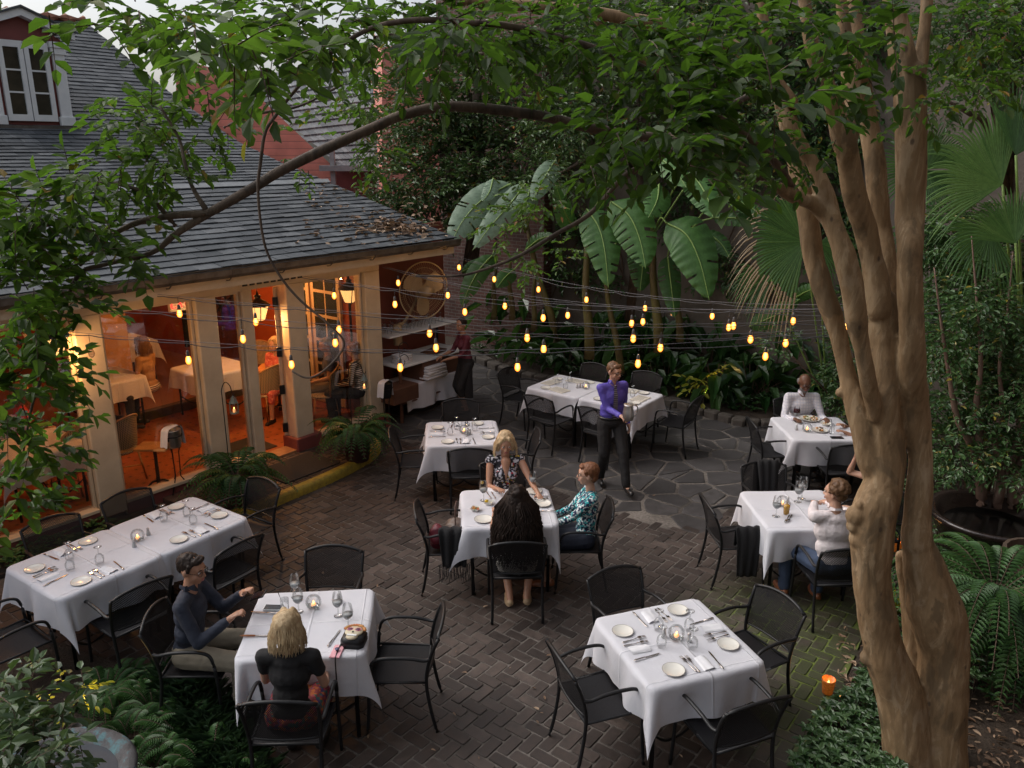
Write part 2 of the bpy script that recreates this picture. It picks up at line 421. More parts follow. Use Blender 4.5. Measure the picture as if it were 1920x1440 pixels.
for k in range(-90,120):
    for m_ in range(-70,75):
        ox=(k+2*m_)*pw; oy=(k-2*m_)*pw
        for (a,b,c,d) in ((0,0,2,1),(0,1,1,3)):
            u0,v0,u1,v1=ox+a*pw,oy+b*pw,ox+c*pw,oy+d*pw
            if not(-8.5<u0<7.2 and -.3<v0<12.5): continue
            um,vm=(u0+u1)/2,(v0+v1)/2; p=W(um,vm)
            if p.y<3.3 or p.x<-5 or not inpoly(p.x,p.y,YARD) or inpoly(p.x,p.y,FLAG) : continue
            if inpoly(p.x,p.y,TERRO) : continue
            if vm<1.05 and um<2.0 and um<-.6 and vm<.35: continue
            g=.0068; j=lambda:random.uniform(-.0025,.0025)
            q=[W(u0+g+j(),v0+g+j()),W(u0+g+j(),v1-g+j()),W(u1-g+j(),v1-g+j()),W(u1-g+j(),v0+g+j())]
            # round the corners a little
            pts=[]
            for i in range(4):
                A=q[i];B=q[(i+1)%4]; pts.append(A.lerp(B,.06 if (A-B).length>.15 else .1)); pts.append(A.lerp(B,.94 if (A-B).length>.15 else .9))
            pts=[(t.x,t.y) for t in pts][::-1]
            paver_block(mb,pts,.0,.0065+random.uniform(-.003,.003),.006,min(1,max(0,random.gauss(.45,.28))),.02); cnt+=1
o=mb.build('brick_paving',M_brick); struct(o,'dark worn bricks laid in herringbone with pale joints','paving')
# flagstones: voronoi cells
sites=[]; s=.43
xs=[p[0] for p in FLAG]; ys=[p[1] for p in FLAG]
y=7.2; row=0
while y<17.2:
    x=-4.2+(s/2 if row%2 else 0)
    while x<9:
        sites.append((x+random.uniform(-.2,.2),y+random.uniform(-.19,.19))); x+=s*random.uniform(.85,1.2)
    y+=s*.82; row+=1
mb=MB()
YT=[tuple(p) for p in YARD]
for i,(sx,sy) in enumerate(sites):
    if not inpoly(sx,sy,FLAG) or not inpoly(sx,sy,YT): continue
    cell=[(sx-1,sy-1),(sx+1,sy-1),(sx+1,sy+1),(sx-1,sy+1)]
    for j,(tx,ty) in enumerate(sites):
        if i==j or abs(tx-sx)>1.5 or abs(ty-sy)>1.5: continue
        mx,my=(sx+tx)/2,(sy+ty)/2; nx,ny=tx-sx,ty-sy; new=[]
        for a in range(len(cell)):
            A=cell[a];B=cell[(a+1)%len(cell)]; da=(A[0]-mx)*nx+(A[1]-my)*ny; db=(B[0]-mx)*nx+(B[1]-my)*ny
            if da<=0: new.append(A)
            if (da<0)!=(db<0) and abs(da-db)>1e-9: t=da/(da-db); new.append((A[0]+(B[0]-A[0])*t,A[1]+(B[1]-A[1])*t))
        cell=new
        if len(cell)<3: break
    if len(cell)<3: continue
    cx=sum(p[0] for p in cell)/len(cell); cy=sum(p[1] for p in cell)/len(cell); pts=[]
    for a in range(len(cell)):
        A=cell[a];B=cell[(a+1)%len(cell)]; L=math.hypot(A[0]-B[0],A[1]-B[1])
        if L<.03: continue
        for t in ((.06,.5,.94) if L>.16 else (.15,.85)):
            q=(A[0]+(B[0]-A[0])*t,A[1]+(B[1]-A[1])*t); dx,dy=q[0]-cx,q[1]-cy; l=math.hypot(dx,dy); k=(l-.018-random.uniform(0,.012))/l
            pts.append((cx+dx*k,cy+dy*k))
    if len(pts)>3: paver_block(mb,pts,.0,.009+random.uniform(-.004,.004),.010,min(1,max(0,random.gauss(.5,.3))),.012)
struct(mb.build('flagstone_paving',M_flag),'irregular dark slate flagstones with wide pale joints','paving')
# terrace strip in front of the doors with its yellow kerb
M_terr=paver('old_terrace_brick',(.055,.032,.026),(.075,.045,.036),(.10,.062,.05),False)
o=poly('terrace_step',[Vector(p) for p in [(q[0],q[1]) for q in TERRO]],.105,M_terr,.12); struct(o,'low red brick step in front of the glass doors','step')
mb=MB(); 
for i in range(-1,22):
    for j in range(0,11):
        u=-.62+i*.215; v=-.12+j*.112
        p=W(u,v)
        if not inpoly(p.x,p.y,TERRO) or not inpoly(*W(u+.1,v+.06)[:2],TERRO): continue
        q=[W(u,v),W(u,v+.1),W(u+.2,v+.1),W(u+.2,v)]; paver_block(mb,[(t.x,t.y) for t in q][::-1],.105,.008,.006,random.random())
struct(mb.build('terrace_bricks',M_brick),'brick surface of the low step','paving')
M_yel=mat('yellow_kerb_paint',(.40,.30,.03),(.20,.15,.03),rough=.6,scale=18,bstr=.6,bdist=.01)
mb=MB(); P=[tuple(p) for p in smoothpath([(k.x,k.y) for k in KERB],5)]
for i in range(len(P)):
    a=P[max(i-1,0)];b=P[min(i+1,len(P)-1)]; dx,dy=b[0]-a[0],b[1]-a[1]; l=math.hypot(dx,dy); nx,ny=-dy/l,dx/l
    pr=[(-.07,-.02),(-.07,.085),(-.05,.115),(.045,.128),(.07,.12),(.09,.09),(.09,-.02)]
    mb.v+=[(P[i][0]-nx*o_,P[i][1]-ny*o_,z) for o_,z in pr]; mb.c+=[.5]*7
for i in range(len(P)-1):
    for k in range(6): mb.f.append((i*7+k,(i+1)*7+k,(i+1)*7+k+1,i*7+k+1)); mb.mi.append(0)
struct(autosmooth(mb.build('kerb',M_yel)),'kerb of the low step painted worn yellow','kerb')
# garden bed edging
M_stone=mat('bed_edge_stone',(.10,.085,.07),(.06,.05,.043),rough=.85,scale=9,bstr=.8,bdist=.02)
mb=MB(); E=[G(850,655),G(960,702),G(1100,728),G(1250,757),G(1400,797),G(1550,797),G(1700,790)]
P=[Vector((q[0],q[1],0)) for q in smoothpath([(p.x,p.y) for p in E],6)]
for i in range(len(P)-1):
    a,b=P[i],P[i+1]; m_=(a+b)/2; an=math.atan2(b.y-a.y,b.x-a.x); L=(b-a).length
    mb.cur=random.random(); mb.bbox((m_.x,m_.y,.05),(L*.96,.2+random.uniform(-.04,.04),.16+random.uniform(-.03,.03)),.03,Matrix.Rotation(an+random.uniform(-.04,.04),3,'Z'))
struct(mb.build('bed_edging',M_stone),'rough stone edging of the rear planting bed','edging')
bed=[tuple(p[:2]) for p in P]+[(9.5,13.5),(2,19),(-6,20),(-4,15.5)]
struct(poly('planting_bed',[Vector(p) for p in bed],.07,M_soil,.1),'dark soil of the rear planting bed','soil')
struct(poly('planting_bed',[Vector((p[0]+.03,p[1])) for p in bedR]+[Vector((9,11)),Vector((9,3)),Vector((2.5,2.5))],.05,M_soil,.1),'dark leaf littered soil around the big tree','soil')
struct(poly('planting_bed',[G(-200,1180),G(120,1215),G(330,1290),G(470,1400),G(520,1500),G(300,1900),G(-600,1900)],.045,M_soil,.1),'dark soil under the ferns in the near corner','soil')
struct(poly('planting_bed',[W(-.64,.42),W(-.64,-.1),W(-4.5,-.1),W(-4.5,.42)],.05,M_soil,.1),'narrow strip of soil under the windows','soil')

# ================= RESTAURANT HOUSE =================
M_cream=mat('aged_cream_paint',(.64,.53,.38),(.50,.40,.28),rough=.55,scale=3,bstr=.2,bdist=.004)
M_white=mat('old_white_paint',(.80,.81,.80),(.68,.70,.70),rough=.5,scale=6,bstr=.3,bdist=.004)
M_redp=mat('dull_red_paint',(.23,.06,.05),(.16,.042,.036),rough=.6,scale=4)
M_dkwood=mat('weathered_dark_wood',(.05,.035,.025),(.09,.06,.04),rough=.7,scale=10,bstr=.5)
M_orange=mat('orange_wall_paint',(.36,.085,.026),(.25,.052,.018),rough=.6,scale=2)
M_black=mat('black_metal_paint',(.008,.008,.009),(.014,.014,.015),rough=.42,scale=20,bstr=.05,spec=.35)
M_glass=glassmat('window_glass',(.90,.93,.93),.80,.02)
M_vg=glassmat('clear_glass')
def slatemat(name,a,b,c,rough=.68):
    m,nt,out=newmat(name); r=ramp(nt,[(0,a),(.55,b),(1,c)],attr(nt))
    n=tex(nt,'ShaderNodeTexNoise',9,detail=8,rough=.7,mapscale=(1,1,1)); n3=tex(nt,'ShaderNodeTexNoise',.8,detail=3)
    col=mixc(nt,1.0,r.outputs[0],ramp(nt,[(.3,.6),(.7,1.3)],n.outputs['Fac']).outputs[0],'MULTIPLY')
    col=mixc(nt,1.0,col,ramp(nt,[(.3,.75),(.7,1.15)],n3.outputs['Fac']).outputs[0],'MULTIPLY')
    nb=tex(nt,'ShaderNodeTexNoise',35,detail=6)
    bsdf(nt,out,col,ramp(nt,[(.3,rough-.1),(.7,rough+.15)],n.outputs['Fac']).outputs[0],0,.22,nb.outputs['Fac'],.3,.005); return m
M_slate=slatemat('grey_slate',(.050,.056,.062),(.084,.092,.100),(.135,.143,.150))
M_slate2=slatemat('pale_slate',(.11,.12,.13),(.16,.17,.18),(.20,.21,.22))
house=thing('restaurant_house','old slate roofed restaurant with glazed porch, cream posts and a white dormer','building')
PROF=[(.46,2.86),(-.6,3.14),(-1.6,3.40),(-2.45,3.62),(-3.5,3.86),(-4.98,4.28),(-5.8,4.62),(-7.03,5.16),(-8.5,5.90),(-10.3,6.85)]
def prof_at(prof,s):
    acc=0
    for i in range(len(prof)-1):
        a,b=prof[i],prof[i+1]; L=math.hypot(a[0]-b[0],a[1]-b[1])
        if s<=acc+L or i==len(prof)-2:
            t=(s-acc)/L; tv,tz=(b[0]-a[0])/L,(b[1]-a[1])/L
            return (a[0]+tv*(s-acc),a[1]+tz*(s-acc),tv,tz)
        acc+=L
def slates(mb,prof,u0,u1,exp=.185,wd=.27,u1f=None,hole=None):
    L=sum(math.hypot(prof[i][0]-prof[i+1][0],prof[i][1]-prof[i+1][1]) for i in range(len(prof)-1))
    r=0
    while r*exp<L-.05:
        s0=r*exp-.03; u=u0-random.random()*wd; ue=u1
        while u<ue:
            w_=wd*random.uniform(.75,1.25); a=u+.003; b=min(u+w_-.003,ue+random.uniform(-.005,.012)); 
            if b-a>.04:
                sj=s0+random.uniform(-.008,.008); s1=min(s0+exp*1.5,L)
                v0_,z0_,tv,tz=prof_at(prof,max(sj,0)); v1_,z1_,_,_=prof_at(prof,s1); nv,nz=tz,-tv
                if sj<0: v0_+=tv*sj; z0_+=tz*sj
                if not(hole and hole(a,b,v0_)):
                    h=.026+random.uniform(-.003,.006); h2=h-.012; k=random.uniform(-.003,.003); mb.cur=min(1,max(0,random.gauss(.5,.25)))
                    Q=[W(a,v0_+nv*h,z0_+nz*h),W(b,v0_+nv*(h+k),z0_+nz*(h+k)),W(b,v1_+nv*.004,z1_+nz*.004),W(a,v1_+nv*.004,z1_+nz*.004),
                       W(a,v0_+nv*h2,z0_+nz*h2),W(b,v0_+nv*h2,z0_+nz*h2)]
                    mb.add(Q,[(0,1,2,3),(4,5,1,0),(5,2,1),(4,0,3)])
            u+=w_
        r+=1
UE=4.42
mb=MB(); slates(mb,PROF[:4],-4.6,UE); mb.build('porch_roof',M_slate,house)
mb=MB(); slates(mb,PROF[3:],-5.0,UE,.175,.25); mb.build('main_roof',M_slate,house)
# decking under the slates
mb=MB()
for i in range(len(PROF)-1):
    a,b=PROF[i],PROF[i+1]
    mb.add([W(-5.2,a[0],a[1]),W(UE-.01,a[0],a[1]),W(UE-.01,b[0],b[1]),W(-5.2,b[0],b[1])],[(0,1,2,3)])
    mb.add([W(UE-.01,a[0],a[1]),W(UE-.01,a[0],a[1]-.12),W(UE-.01,b[0],b[1]-.12),W(UE-.01,b[0],b[1])],[(0,1,2,3)])
mb.build('roof_deck',M_dkwood,house)
# pale flashing at the break of slope and clay ridge
M_lead=mat('pale_lead_flashing',(.42,.43,.43),(.30,.31,.31),rough=.45,scale=7)
mb=MB(); mb.add([W(-5,-2.43,3.645),W(UE,-2.43,3.645),W(UE,-2.50,3.70),W(-5,-2.50,3.70)],[(0,1,2,3)]); mb.build('flashing',M_lead,house)
M_clay=mat('clay_ridge_tile',(.36,.16,.10),(.26,.11,.07),rough=.8,scale=12)
mb=MB(); 
for i in range(24): mb.tube([W(-5+i*.39,-10.3,6.88),W(-4.62+i*.39,-10.3,6.89)],[.13,.12],8)
mb.build('ridge_tile',M_clay,house)
# end wall of the roof (gable below hip) pinkish red boards
mb=MB(); mb.add([W(UE-.25,p[0],p[1]-.13) for p in PROF[:]]+[W(UE-.25,-10.3,2.4),W(UE-.25,-.6,2.4)],[tuple(range(len(PROF)+2))]); mb.build('gable_wall',M_redp,house)
# gutter, fascia beam, wall plate
M_gut=mat('grey_gutter_metal',(.16,.15,.14),(.08,.07,.06),rough=.45,scale=8,metal=.5)
mb=MB()
g0,g1=W(-4.6,.53,2.80),W(UE+.03,.53,2.80)
for a,b in(((-.0,.04),(.0,-.03)),((.0,-.03),(.03,-.06)),((.03,-.06),(.08,-.06)),((.08,-.06),(.115,-.02)),((.115,-.02),(.12,.045))):
    mb.add([W(-4.6,.45+a[0],2.80+a[1]),W(UE+.03,.45+a[0],2.80+a[1]),W(UE+.03,.45+b[0],2.80+b[1]),W(-4.6,.45+b[0],2.80+b[1])],[(0,1,2,3)])
mb.tube([W(-4.6,.57,2.85),W(UE+.03,.57,2.85)],.012,6)
for i in range(12):
    u=-4.3+i*.77; mb.tube([W(u,.57,2.86),W(u,.56,2.76),W(u,.5,2.71),W(u,.42,2.70)],.008,4)
mb.build('gutter',M_gut,house)
mb=MB(); R=Matrix.Rotation(AU,3,'Z')
def ubox(mb,u0,u1,v0,v1,z0,z1,b=0):
    c=W((u0+u1)/2,(v0+v1)/2,(z0+z1)/2); s=(u1-u0,v1-v0,z1-z0)
    return mb.bbox(c,s,b,R) if b else mb.box(c,s,R)
ubox(mb,-4.6,UE,.39,.44,2.62,2.80); mb.build('fascia_board',M_cream,house)
mb=MB(); ubox(mb,-4.6,UE,-.6,.385,2.70,2.72); mb.build('soffit',M_cream,house)
mb=MB(); ubox(mb,-4.6,3.12,-.10,.10,2.48,2.695,.01)
mb.build('wall_plate_beam',M_cream,house)
for (u,w_,d) in ((-2.72,.26,.2),(-1.22,.30,.2),(.22,.28,.2),(.82,.16,.16),(1.56,.30,.22),(2.96,.30,.22)):
    mb=MB(); ubox(mb,u-w_/2,u+w_/2,-d/2,d/2,.12,2.479,.012)
    if w_>.2: ubox(mb,u-w_/2-.0,u-w_/2+.05,-d/2-.02,-d/2+.04,.13,2.47)
    o=mb.build('post',M_cream,house)
for a_ in ((1.36,1.80,.30),(2.78,3.16,.22)):
    mb=MB(); ubox(mb,a_[0],a_[1],-.17,.17,.0,a_[2],.015); mb.build('post_plinth',M_redp,house)
# vent squares over the door
mb=MB(); ubox(mb,.70,1.72,.102,.11,2.50,2.665); mb.build('vent_board',M_cream,house)
for i in range(9):
    mb=MB(); ubox(mb,.745+i*.108,.745+i*.108+.078,.111,.114,2.535,2.62); mb.build('vent_opening',M_black,house)
# sill walls, panes
def pane(u0,u1,z0=.27,z1=2.48,sill=True):
    if sill:
        mb=MB(); ubox(mb,u0,u1,-.07,.07,.02,.20); ubox(mb,u0-.0,u1,-.09,.10,.201,.24,.008); o=mb.build('window_sill',M_cream if u0<2 else M_white,house)
        mb=MB(); ubox(mb,u0,u1,.071,.078,.0,.19); mb.build('plinth_board',M_redp,house)
    mb=MB(); ubox(mb,u0,u1,-.012,-.004,z0,z1); f=mb.build('window_pane',M_glass,house)
    mb=MB(); ubox(mb,u0,u0+.03,-.03,.03,.241,z1); ubox(mb,u1-.03,u1,-.03,.03,.241,z1); ubox(mb,u0+.03,u1-.03,-.03,.03,z1-.04,z1); mb.build('window_frame',M_cream,f)
pane(-2.58,-1.38); pane(-1.06,.07); pane(.37,.73); pane(1.72,2.80)
# glazed door leaf, folded inward against the jamb
DL=W(1.37,-.13); DA=math.atan2(DL.y,DL.x)-.04
def dbox(mb,x0,x1,z0,z1,t0=0,t1=.045,b=.004): return mb.bbox(((x0+x1)/2,-(t0+t1)/2,(z0+z1)/2),(x1-x0,t1-t0,z1-z0),b)
mb=MB(); dbox(mb,0,.10,.14,2.42); dbox(mb,.62,.72,.14,2.42); dbox(mb,.10,.62,.14,.40); dbox(mb,.10,.62,2.30,2.42); dbox(mb,.10,.62,1.05,1.11)
dr=mb.build('door',M_cream,house,False,(DL.x,DL.y,0),DA)
mb=MB(); dbox(mb,.10,.62,.40,2.30,.018,.026,.002); mb.build('door_pane',M_glass,dr)
for z in (.42,.98,1.52,2.22):
    mb=MB(); mb.box((.0,-.02,z),(.05,.07,.13)); mb.build('hinge',M_black,dr)
mb=MB(); ubox(mb,.9,1.38,-.12,.14,.10,.145,.01); mb.build('threshold',mat('worn_threshold_wood',(.42,.22,.10),(.30,.14,.06),rough=.5,scale=12),house)
# red return wall beyond the corner post
mb=MB(); ubox(mb,3.11,5.25,-.62,-.55,0,3.0); ubox(mb,3.11,3.2,-.55,.0,0,2.9); mb.build('red_wall',mat('ox_red_wall',(.20,.055,.04),(.15,.04,.03),rough=.6,scale=3),house)
# ---- interior ----
def tilemat():
    m,nt,out=newmat('orange_tile_floor'); tc=nt.nodes.new('ShaderNodeTexCoord'); mp=nt.nodes.new('ShaderNodeMapping'); lk(nt,tc.outputs['Object'],mp.inputs[0])
    mp.inputs['Rotation'].default_value=(0,0,-AU); v=nt.nodes.new('ShaderNodeTexVoronoi'); v.inputs['Scale'].default_value=6; v.inputs['Randomness'].default_value=.0; lk(nt,mp.outputs[0],v.inputs[0])
    r=ramp(nt,[(.22,(.05,.012,.008)),(.28,(.34,.10,.035))],v.outputs['Distance']); n=tex(nt,'ShaderNodeTexNoise',2)
    bsdf(nt,out,mixc(nt,1.0,r.outputs[0],ramp(nt,[(.3,.7),(.7,1.2)],n.outputs['Fac']).outputs[0],'MULTIPLY'),.35); return m
mb=MB(); ubox(mb,-6,3.1,-2.75,-.02,.0,.13); mb.build('tile_floor',tilemat(),house)
mb=MB(); ubox(mb,-6,3.1,-7.0,-2.75,.0,.27); mb.build('wood_floor',mat('warm_wood_floor',(.30,.14,.055),(.22,.10,.04),rough=.3,scale=3),house)
mb=MB(); ubox(mb,-6,3.1,-2.87,-2.745,.0,.275); mb.build('floor_step',M_dkwood,house)
mb=MB(); ubox(mb,-6,3.1,-7.1,-7.0,0,2.9); ubox(mb,3.1,3.2,-7.1,-.62,0,2.9); ubox(mb,-6.1,-6,-7.1,0,0,2.9); mb.build('interior_wall',M_orange,house)
mb=MB(); ubox(mb,-6,3.1,-7,-.1,2.70,2.75); mb.build('ceiling',mat('interior_ceiling',(.5,.33,.2),(.42,.28,.17)),house)
mb=MB(); ubox(mb,.6,1.15,-4.3,-3.8,.27,2.7); mb.build('interior_pillar',mat('ochre_plaster',(.52,.30,.12),(.44,.25,.1),rough=.7,scale=2),house)
mb=MB(); ubox(mb,-3.2,-1.1,-3.6,-2.95,.27,1.15); ubox(mb,-3.25,-1.05,-3.65,-2.9,1.15,1.2); mb.build('service_counter',mat('mahogany_wood',(.17,.05,.02),(.12,.035,.015),rough=.3,scale=5),house)
# French doors and an arched mirror on the far inner wall
for k,(v0,v1) in enumerate(((-.75,-1.45),(-1.5,-2.2))):
    mb=MB(); ubox(mb,3.04,3.09,v1,v0,.15,2.45); f=mb.build('french_door',M_cream,house)
    mb=MB()
    for i in range(2):
        for j in range(5):
            ww=(v0-v1-.2)/2; ubox(mb,3.03,3.039,v1+.08+i*(ww+.04),v1+.08+i*(ww+.04)+ww,.45+j*.40,.45+j*.40+.35)
    mb.build('pane',mat('dark_night_glass',(.02,.03,.03),(.035,.045,.04),rough=.1,scale=3),f)
mb=MB(); N=20; c0=W(3.04,-4.4,1.75)
pts=[c0+Vector((-SU*0,0,0))]
arc=[W(3.05,-4.4+.9*math.cos(a),1.2+1.05*math.sin(a)) for a in [PI*i/N for i in range(N+1)]]
mb.add([W(3.05,-3.5,.5)]+arc+[W(3.05,-5.3,.5)],[tuple(range(N+3))]); mr=mb.build('mirror',mat('old_mirror',(.30,.12,.06),(.12,.05,.03),rough=.15,scale=4,metal=.6),house)
mb=MB(); mb.tube([W(3.03,-3.5,.5)]+[W(3.03,-4.4+.9*math.cos(a),1.2+1.05*math.sin(a)) for a in [PI*i/N for i in range(N+1)]]+[W(3.03,-5.3,.5)],.05,6)
for r_ in (.4,.65): mb.tube([W(3.03,-4.4+r_*math.cos(a),1.2+1.1*r_*math.sin(a)) for a in [PI*i/N for i in range(N+1)]],.02,4)
for a in (.5,1.05,1.57,2.1,2.65): mb.tube([W(3.03,-4.4,1.2),W(3.03,-4.4+.9*math.cos(a),1.2+1.05*math.sin(a))],.02,4)
mb.build('mirror_frame',M_black,mr)
# dormer
def roofhit(px,py):
    for k in range(250,1030):
        v=-k/100; p=PU(px,py,v); 
        zr=None
        for i in range(len(PROF)-1):
            if PROF[i][0]>=v>=PROF[i+1][0]: t=(v-PROF[i][0])/(PROF[i+1][0]-PROF[i][0]); zr=PROF[i][1]+t*(PROF[i+1][1]-PROF[i][1])
        if zr is not None and p.z<=zr: return v,p
    return -6,PU(px,py,-6)
vd,pd=roofhit(70,240); ud=UV(pd)[0]; zd=pd.z
uc=UV(PU(50,150,vd))[0]
hw=UV(PU(107,225,vd))[0]-uc; ow=UV(PU(137,235,vd))[0]-uc; zt=PU(95,84,vd).z; zb=PU(100,232,vd).z; zpk=PU(41,50,vd).z; zrf=PU(42,14,vd).z
dm=[];print('dormer',vd,uc,hw,ow,zb,zt,zpk,zrf)
mb=MB(); ow2=ow+.02
# cheeks and front wall
mb.add([W(uc-ow,vd-.02,zb-.05),W(uc+ow,vd-.02,zb-.05),W(uc+ow,vd-.02,zt+.08),W(uc,vd-.02,zpk+.16),W(uc-ow,vd-.02,zt+.08)],[(0,1,2,3,4)])
mb.add([W(uc+ow,vd-.02,zb-.05),W(uc+ow,vd-2.8,zb-.05),W(uc+ow,vd-2.8,zt+.08),W(uc+ow,vd-.02,zt+.08)],[(0,1,2,3)])
dorm=mb.build('dormer',M_redp,house)
mb=MB()
sl=math.atan2(zpk-zt,ow)
for s in (-1,1):
    a=W(uc,vd+.0,zrf-.10); 
    for (o1,o2,t0,t1) in ((.10,.0,.0,.15),(.16,.10,.04,.15)):
        P0=[W(uc,vd+o2,zrf-t1),W(uc+s*(ow+.16),vd+o2,zt+.10-t1+.12),W(uc+s*(ow+.16),vd+o2,zt+.10+.12-t0),W(uc,vd+o2,zrf-t0)]
        P1=[W(uc,vd+o1,zrf-t1),W(uc+s*(ow+.16),vd+o1,zt+.10-t1+.12),W(uc+s*(ow+.16),vd+o1,zt+.10+.12-t0),W(uc,vd+o1,zrf-t0)]
        mb.add(P0+P1,[(4,5,6,7),(0,1,5,4),(3,2,6,7),(1,2,6,5)])
mb.build('pediment',M_white,dorm)
mb=MB()
for s in (-1,1):
    mb.add([W(uc,vd+.20,zrf+.0),W(uc+s*(ow+.2),vd+.20,zt+.20),W(uc+s*(ow+.2),vd-2.6,zt+.20),W(uc,vd-2.6,zrf)],[(0,1,2,3)])
    mb.add([W(uc,vd+.20,zrf-.035),W(uc+s*(ow+.2),vd+.20,zt+.165),W(uc+s*(ow+.2),vd+.20,zt+.20),W(uc,vd+.20,zrf)],[(0,1,2,3)])
mb.build('dormer_roof',M_slate,dorm)
pw_=ow-hw-.07
for s in (-1,1):
    mb=MB(); uu=uc+s*(ow-pw_/2-.01); ubox(mb,uu-pw_/2,uu+pw_/2,vd,vd+.06,zb+.0,zt); ubox(mb,uu-pw_/2-.03,uu+pw_/2+.03,vd,vd+.09,zb-.04,zb+.10,.01); ubox(mb,uu-pw_/2-.03,uu+pw_/2+.03,vd,vd+.085,zt-.16,zt-.06,.01); ubox(mb,uu-pw_/2-.05,uu+pw_/2+.05,vd,vd+.11,zt-.06,zt+.03,.01)
    mb.build('pilaster',M_white,dorm)
for s in (-1,1):
    mb=MB(); a,b=sorted((uc+s*.008,uc+s*hw)); f_=.07
    ubox(mb,a,a+f_,vd+.0,vd+.05,zb+.02,zt); ubox(mb,b-f_,b,vd+.0,vd+.05,zb+.02,zt); ubox(mb,a+f_,b-f_,vd,vd+.05,zb+.02,zb+.12); ubox(mb,a+f_,b-f_,vd,vd+.05,zt-.10,zt)
    hh=(zt-.1-zb-.12)/3
    for j in (1,2): ubox(mb,a+f_,b-f_,vd+.01,vd+.04,zb+.12+hh*j-.013,zb+.12+hh*j+.013)
    f=mb.build('dormer_window',M_white,dorm)
    mb=MB(); ubox(mb,a+f_,b-f_,vd+.008,vd+.014,zb+.12,zt-.1); mb.build('pane',mat('dark_reflecting_glass',(.012,.014,.010),(.05,.045,.03),rough=.12,scale=3),f)
mb=MB(); ubox(mb,uc-ow-.05,uc+ow+.06,vd-.0,vd+.12,zb-.11,zb-.05); mb.build('dormer_sill',M_gut,dorm)
mb=MB(); ubox(mb,uc-1.4,uc+.35,-10.9,-10.3,6.4,9.2,.02); mb.build('chimney',mat('old_chimney_brick',(.42,.33,.27),(.30,.22,.18),rough=.9,scale=20,bstr=.8,bdist=.03),house)
# fallen leaves on the roof
lb=LB()
for _ in range(420):
    if random.random()<.6: px,py=random.gauss(745,38),random.gauss(431,9)
    else: px,py=random.uniform(560,840),random.uniform(350,470)
    v=None
    for k in range(0,300,2):
        vv=.44-k/100; q=PU(px,py,vv)
        for i in range(3):
            if PROF[i][0]>=vv>=PROF[i+1][0]:
                z=PROF[i][1]+(vv-PROF[i][0])/(PROF[i+1][0]-PROF[i][0])*(PROF[i+1][1]-PROF[i][1])
                if q.z<=z and v is None: v=vv; P_=q
        if v is not None: break
    if v is None: continue
    a=random.uniform(0,2*PI); lb.leaf(P_+Vector((0,0,random.uniform(.03,.07))),(math.cos(a),math.sin(a),random.uniform(-.2,.3)),(random.gauss(0,.5),random.gauss(0,.5),1),random.uniform(.07,.15),random.uniform(.3,.5))
M_dead=leafmat('dry_fallen_leaf',(.10,.06,.035),(.25,.15,.09),(.42,.30,.20),.1,.7,(.3,.2,.1))
tag(lb.build('fallen_leaves',M_dead),'drift of dry brown leaves on the porch roof','leaves',kind='stuff')
# ================= NEIGHBOURS =================
def board_mat(name,c,n=10,dirt=.3):
    m,nt,out=newmat(name); tc=nt.nodes.new('ShaderNodeTexCoord'); sp=nt.nodes.new('ShaderNodeSeparateXYZ'); lk(nt,tc.outputs['Object'],sp.inputs[0])
    f=math_(nt,'FRACT',math_(nt,'MULTIPLY',sp.outputs[2],n)); r=ramp(nt,[(0,tuple(x*.35 for x in c)),(.09,c),(.95,tuple(x*1.08 for x in c)),(1,tuple(x*.6 for x in c))],f)
    ns=tex(nt,'ShaderNodeTexNoise',1.5); bsdf(nt,out,mixc(nt,1.0,r.outputs[0],ramp(nt,[(.3,1-dirt),(.7,1.1)],ns.outputs['Fac']).outputs[0],'MULTIPLY'),.6,bump=f,bstr=.5,bdist=.02); return m
M_pink=board_mat('salmon_clapboard',(.72,.26,.20),5.5)
M_darkred=mat('deep_red_boards',(.17,.04,.04),(.12,.03,.03),rough=.6,scale=3)
pink=thing('neighbour_house','salmon pink clapboard house with pale slate roof behind the porch roof','building')
def yq(mb,pts): mb.add([YP(*p) for p in pts],[tuple(range(len(pts)))])
mb=MB(); yq(mb,[(330,520,22),(660,520,22),(660,345,22),(570,262,22.05),(440,140,22.1),(330,110,22.1)]); mb.build('wall',M_pink,pink)
mb=MB(); A=[YP(440,140,22),YP(690,312,21.5),YP(800,312,21.5),YP(700,130,27)]
n=16
a0,a1,b0,b1=YP(640,315,21.4),YP(790,315,21.4),YP(440,150,25.5),YP(800,90,27)
for i in range(n):
    for j in range(18):
        t0,t1=i/n,(i+1.25)/n; s0=(j+(.5 if i%2 else 0))/18-.03; s1=s0+1/18-.004
        def Q(s,t,h): 
            p=(a0.lerp(a1,s)).lerp(b0.lerp(b1,s),t); return p+Vector((0,-.4*h,h))
        mb.cur=random.random(); mb.add([Q(s0,t0,.06),Q(s1,t0,.06),Q(s1,min(t1,1),.01),Q(s0,min(t1,1),.01),Q(s0,t0,.02),Q(s1,t0,.02)],[(0,1,2,3),(4,5,1,0)])
mb.build('roof',M_slate2,pink)
mb=MB(); yq(mb,[(625,520,21.9),(730,520,21.9),(730,316,21.9),(625,316,21.9)]); mb.build('porch_wall',M_darkred,pink)
mb=MB(); c=YP(680,316,21.4); mb.box(c,(2.2,.12,.14)); c=YP(627,360,21.5); mb.box(c,(.12,.12,2.6)); mb.build('eave_board',mat('grey_trim',(.30,.31,.32),(.22,.23,.24)),pink)
mb=MB(); yq(mb,[(694,316,21.3),(714,290,21.3),(715,365,21.3)]); mb.build('bracket',M_white,pink)
pk2=thing('neighbour_cottage','pink boarded wall of a cottage partly hidden by the glossy tree','building')
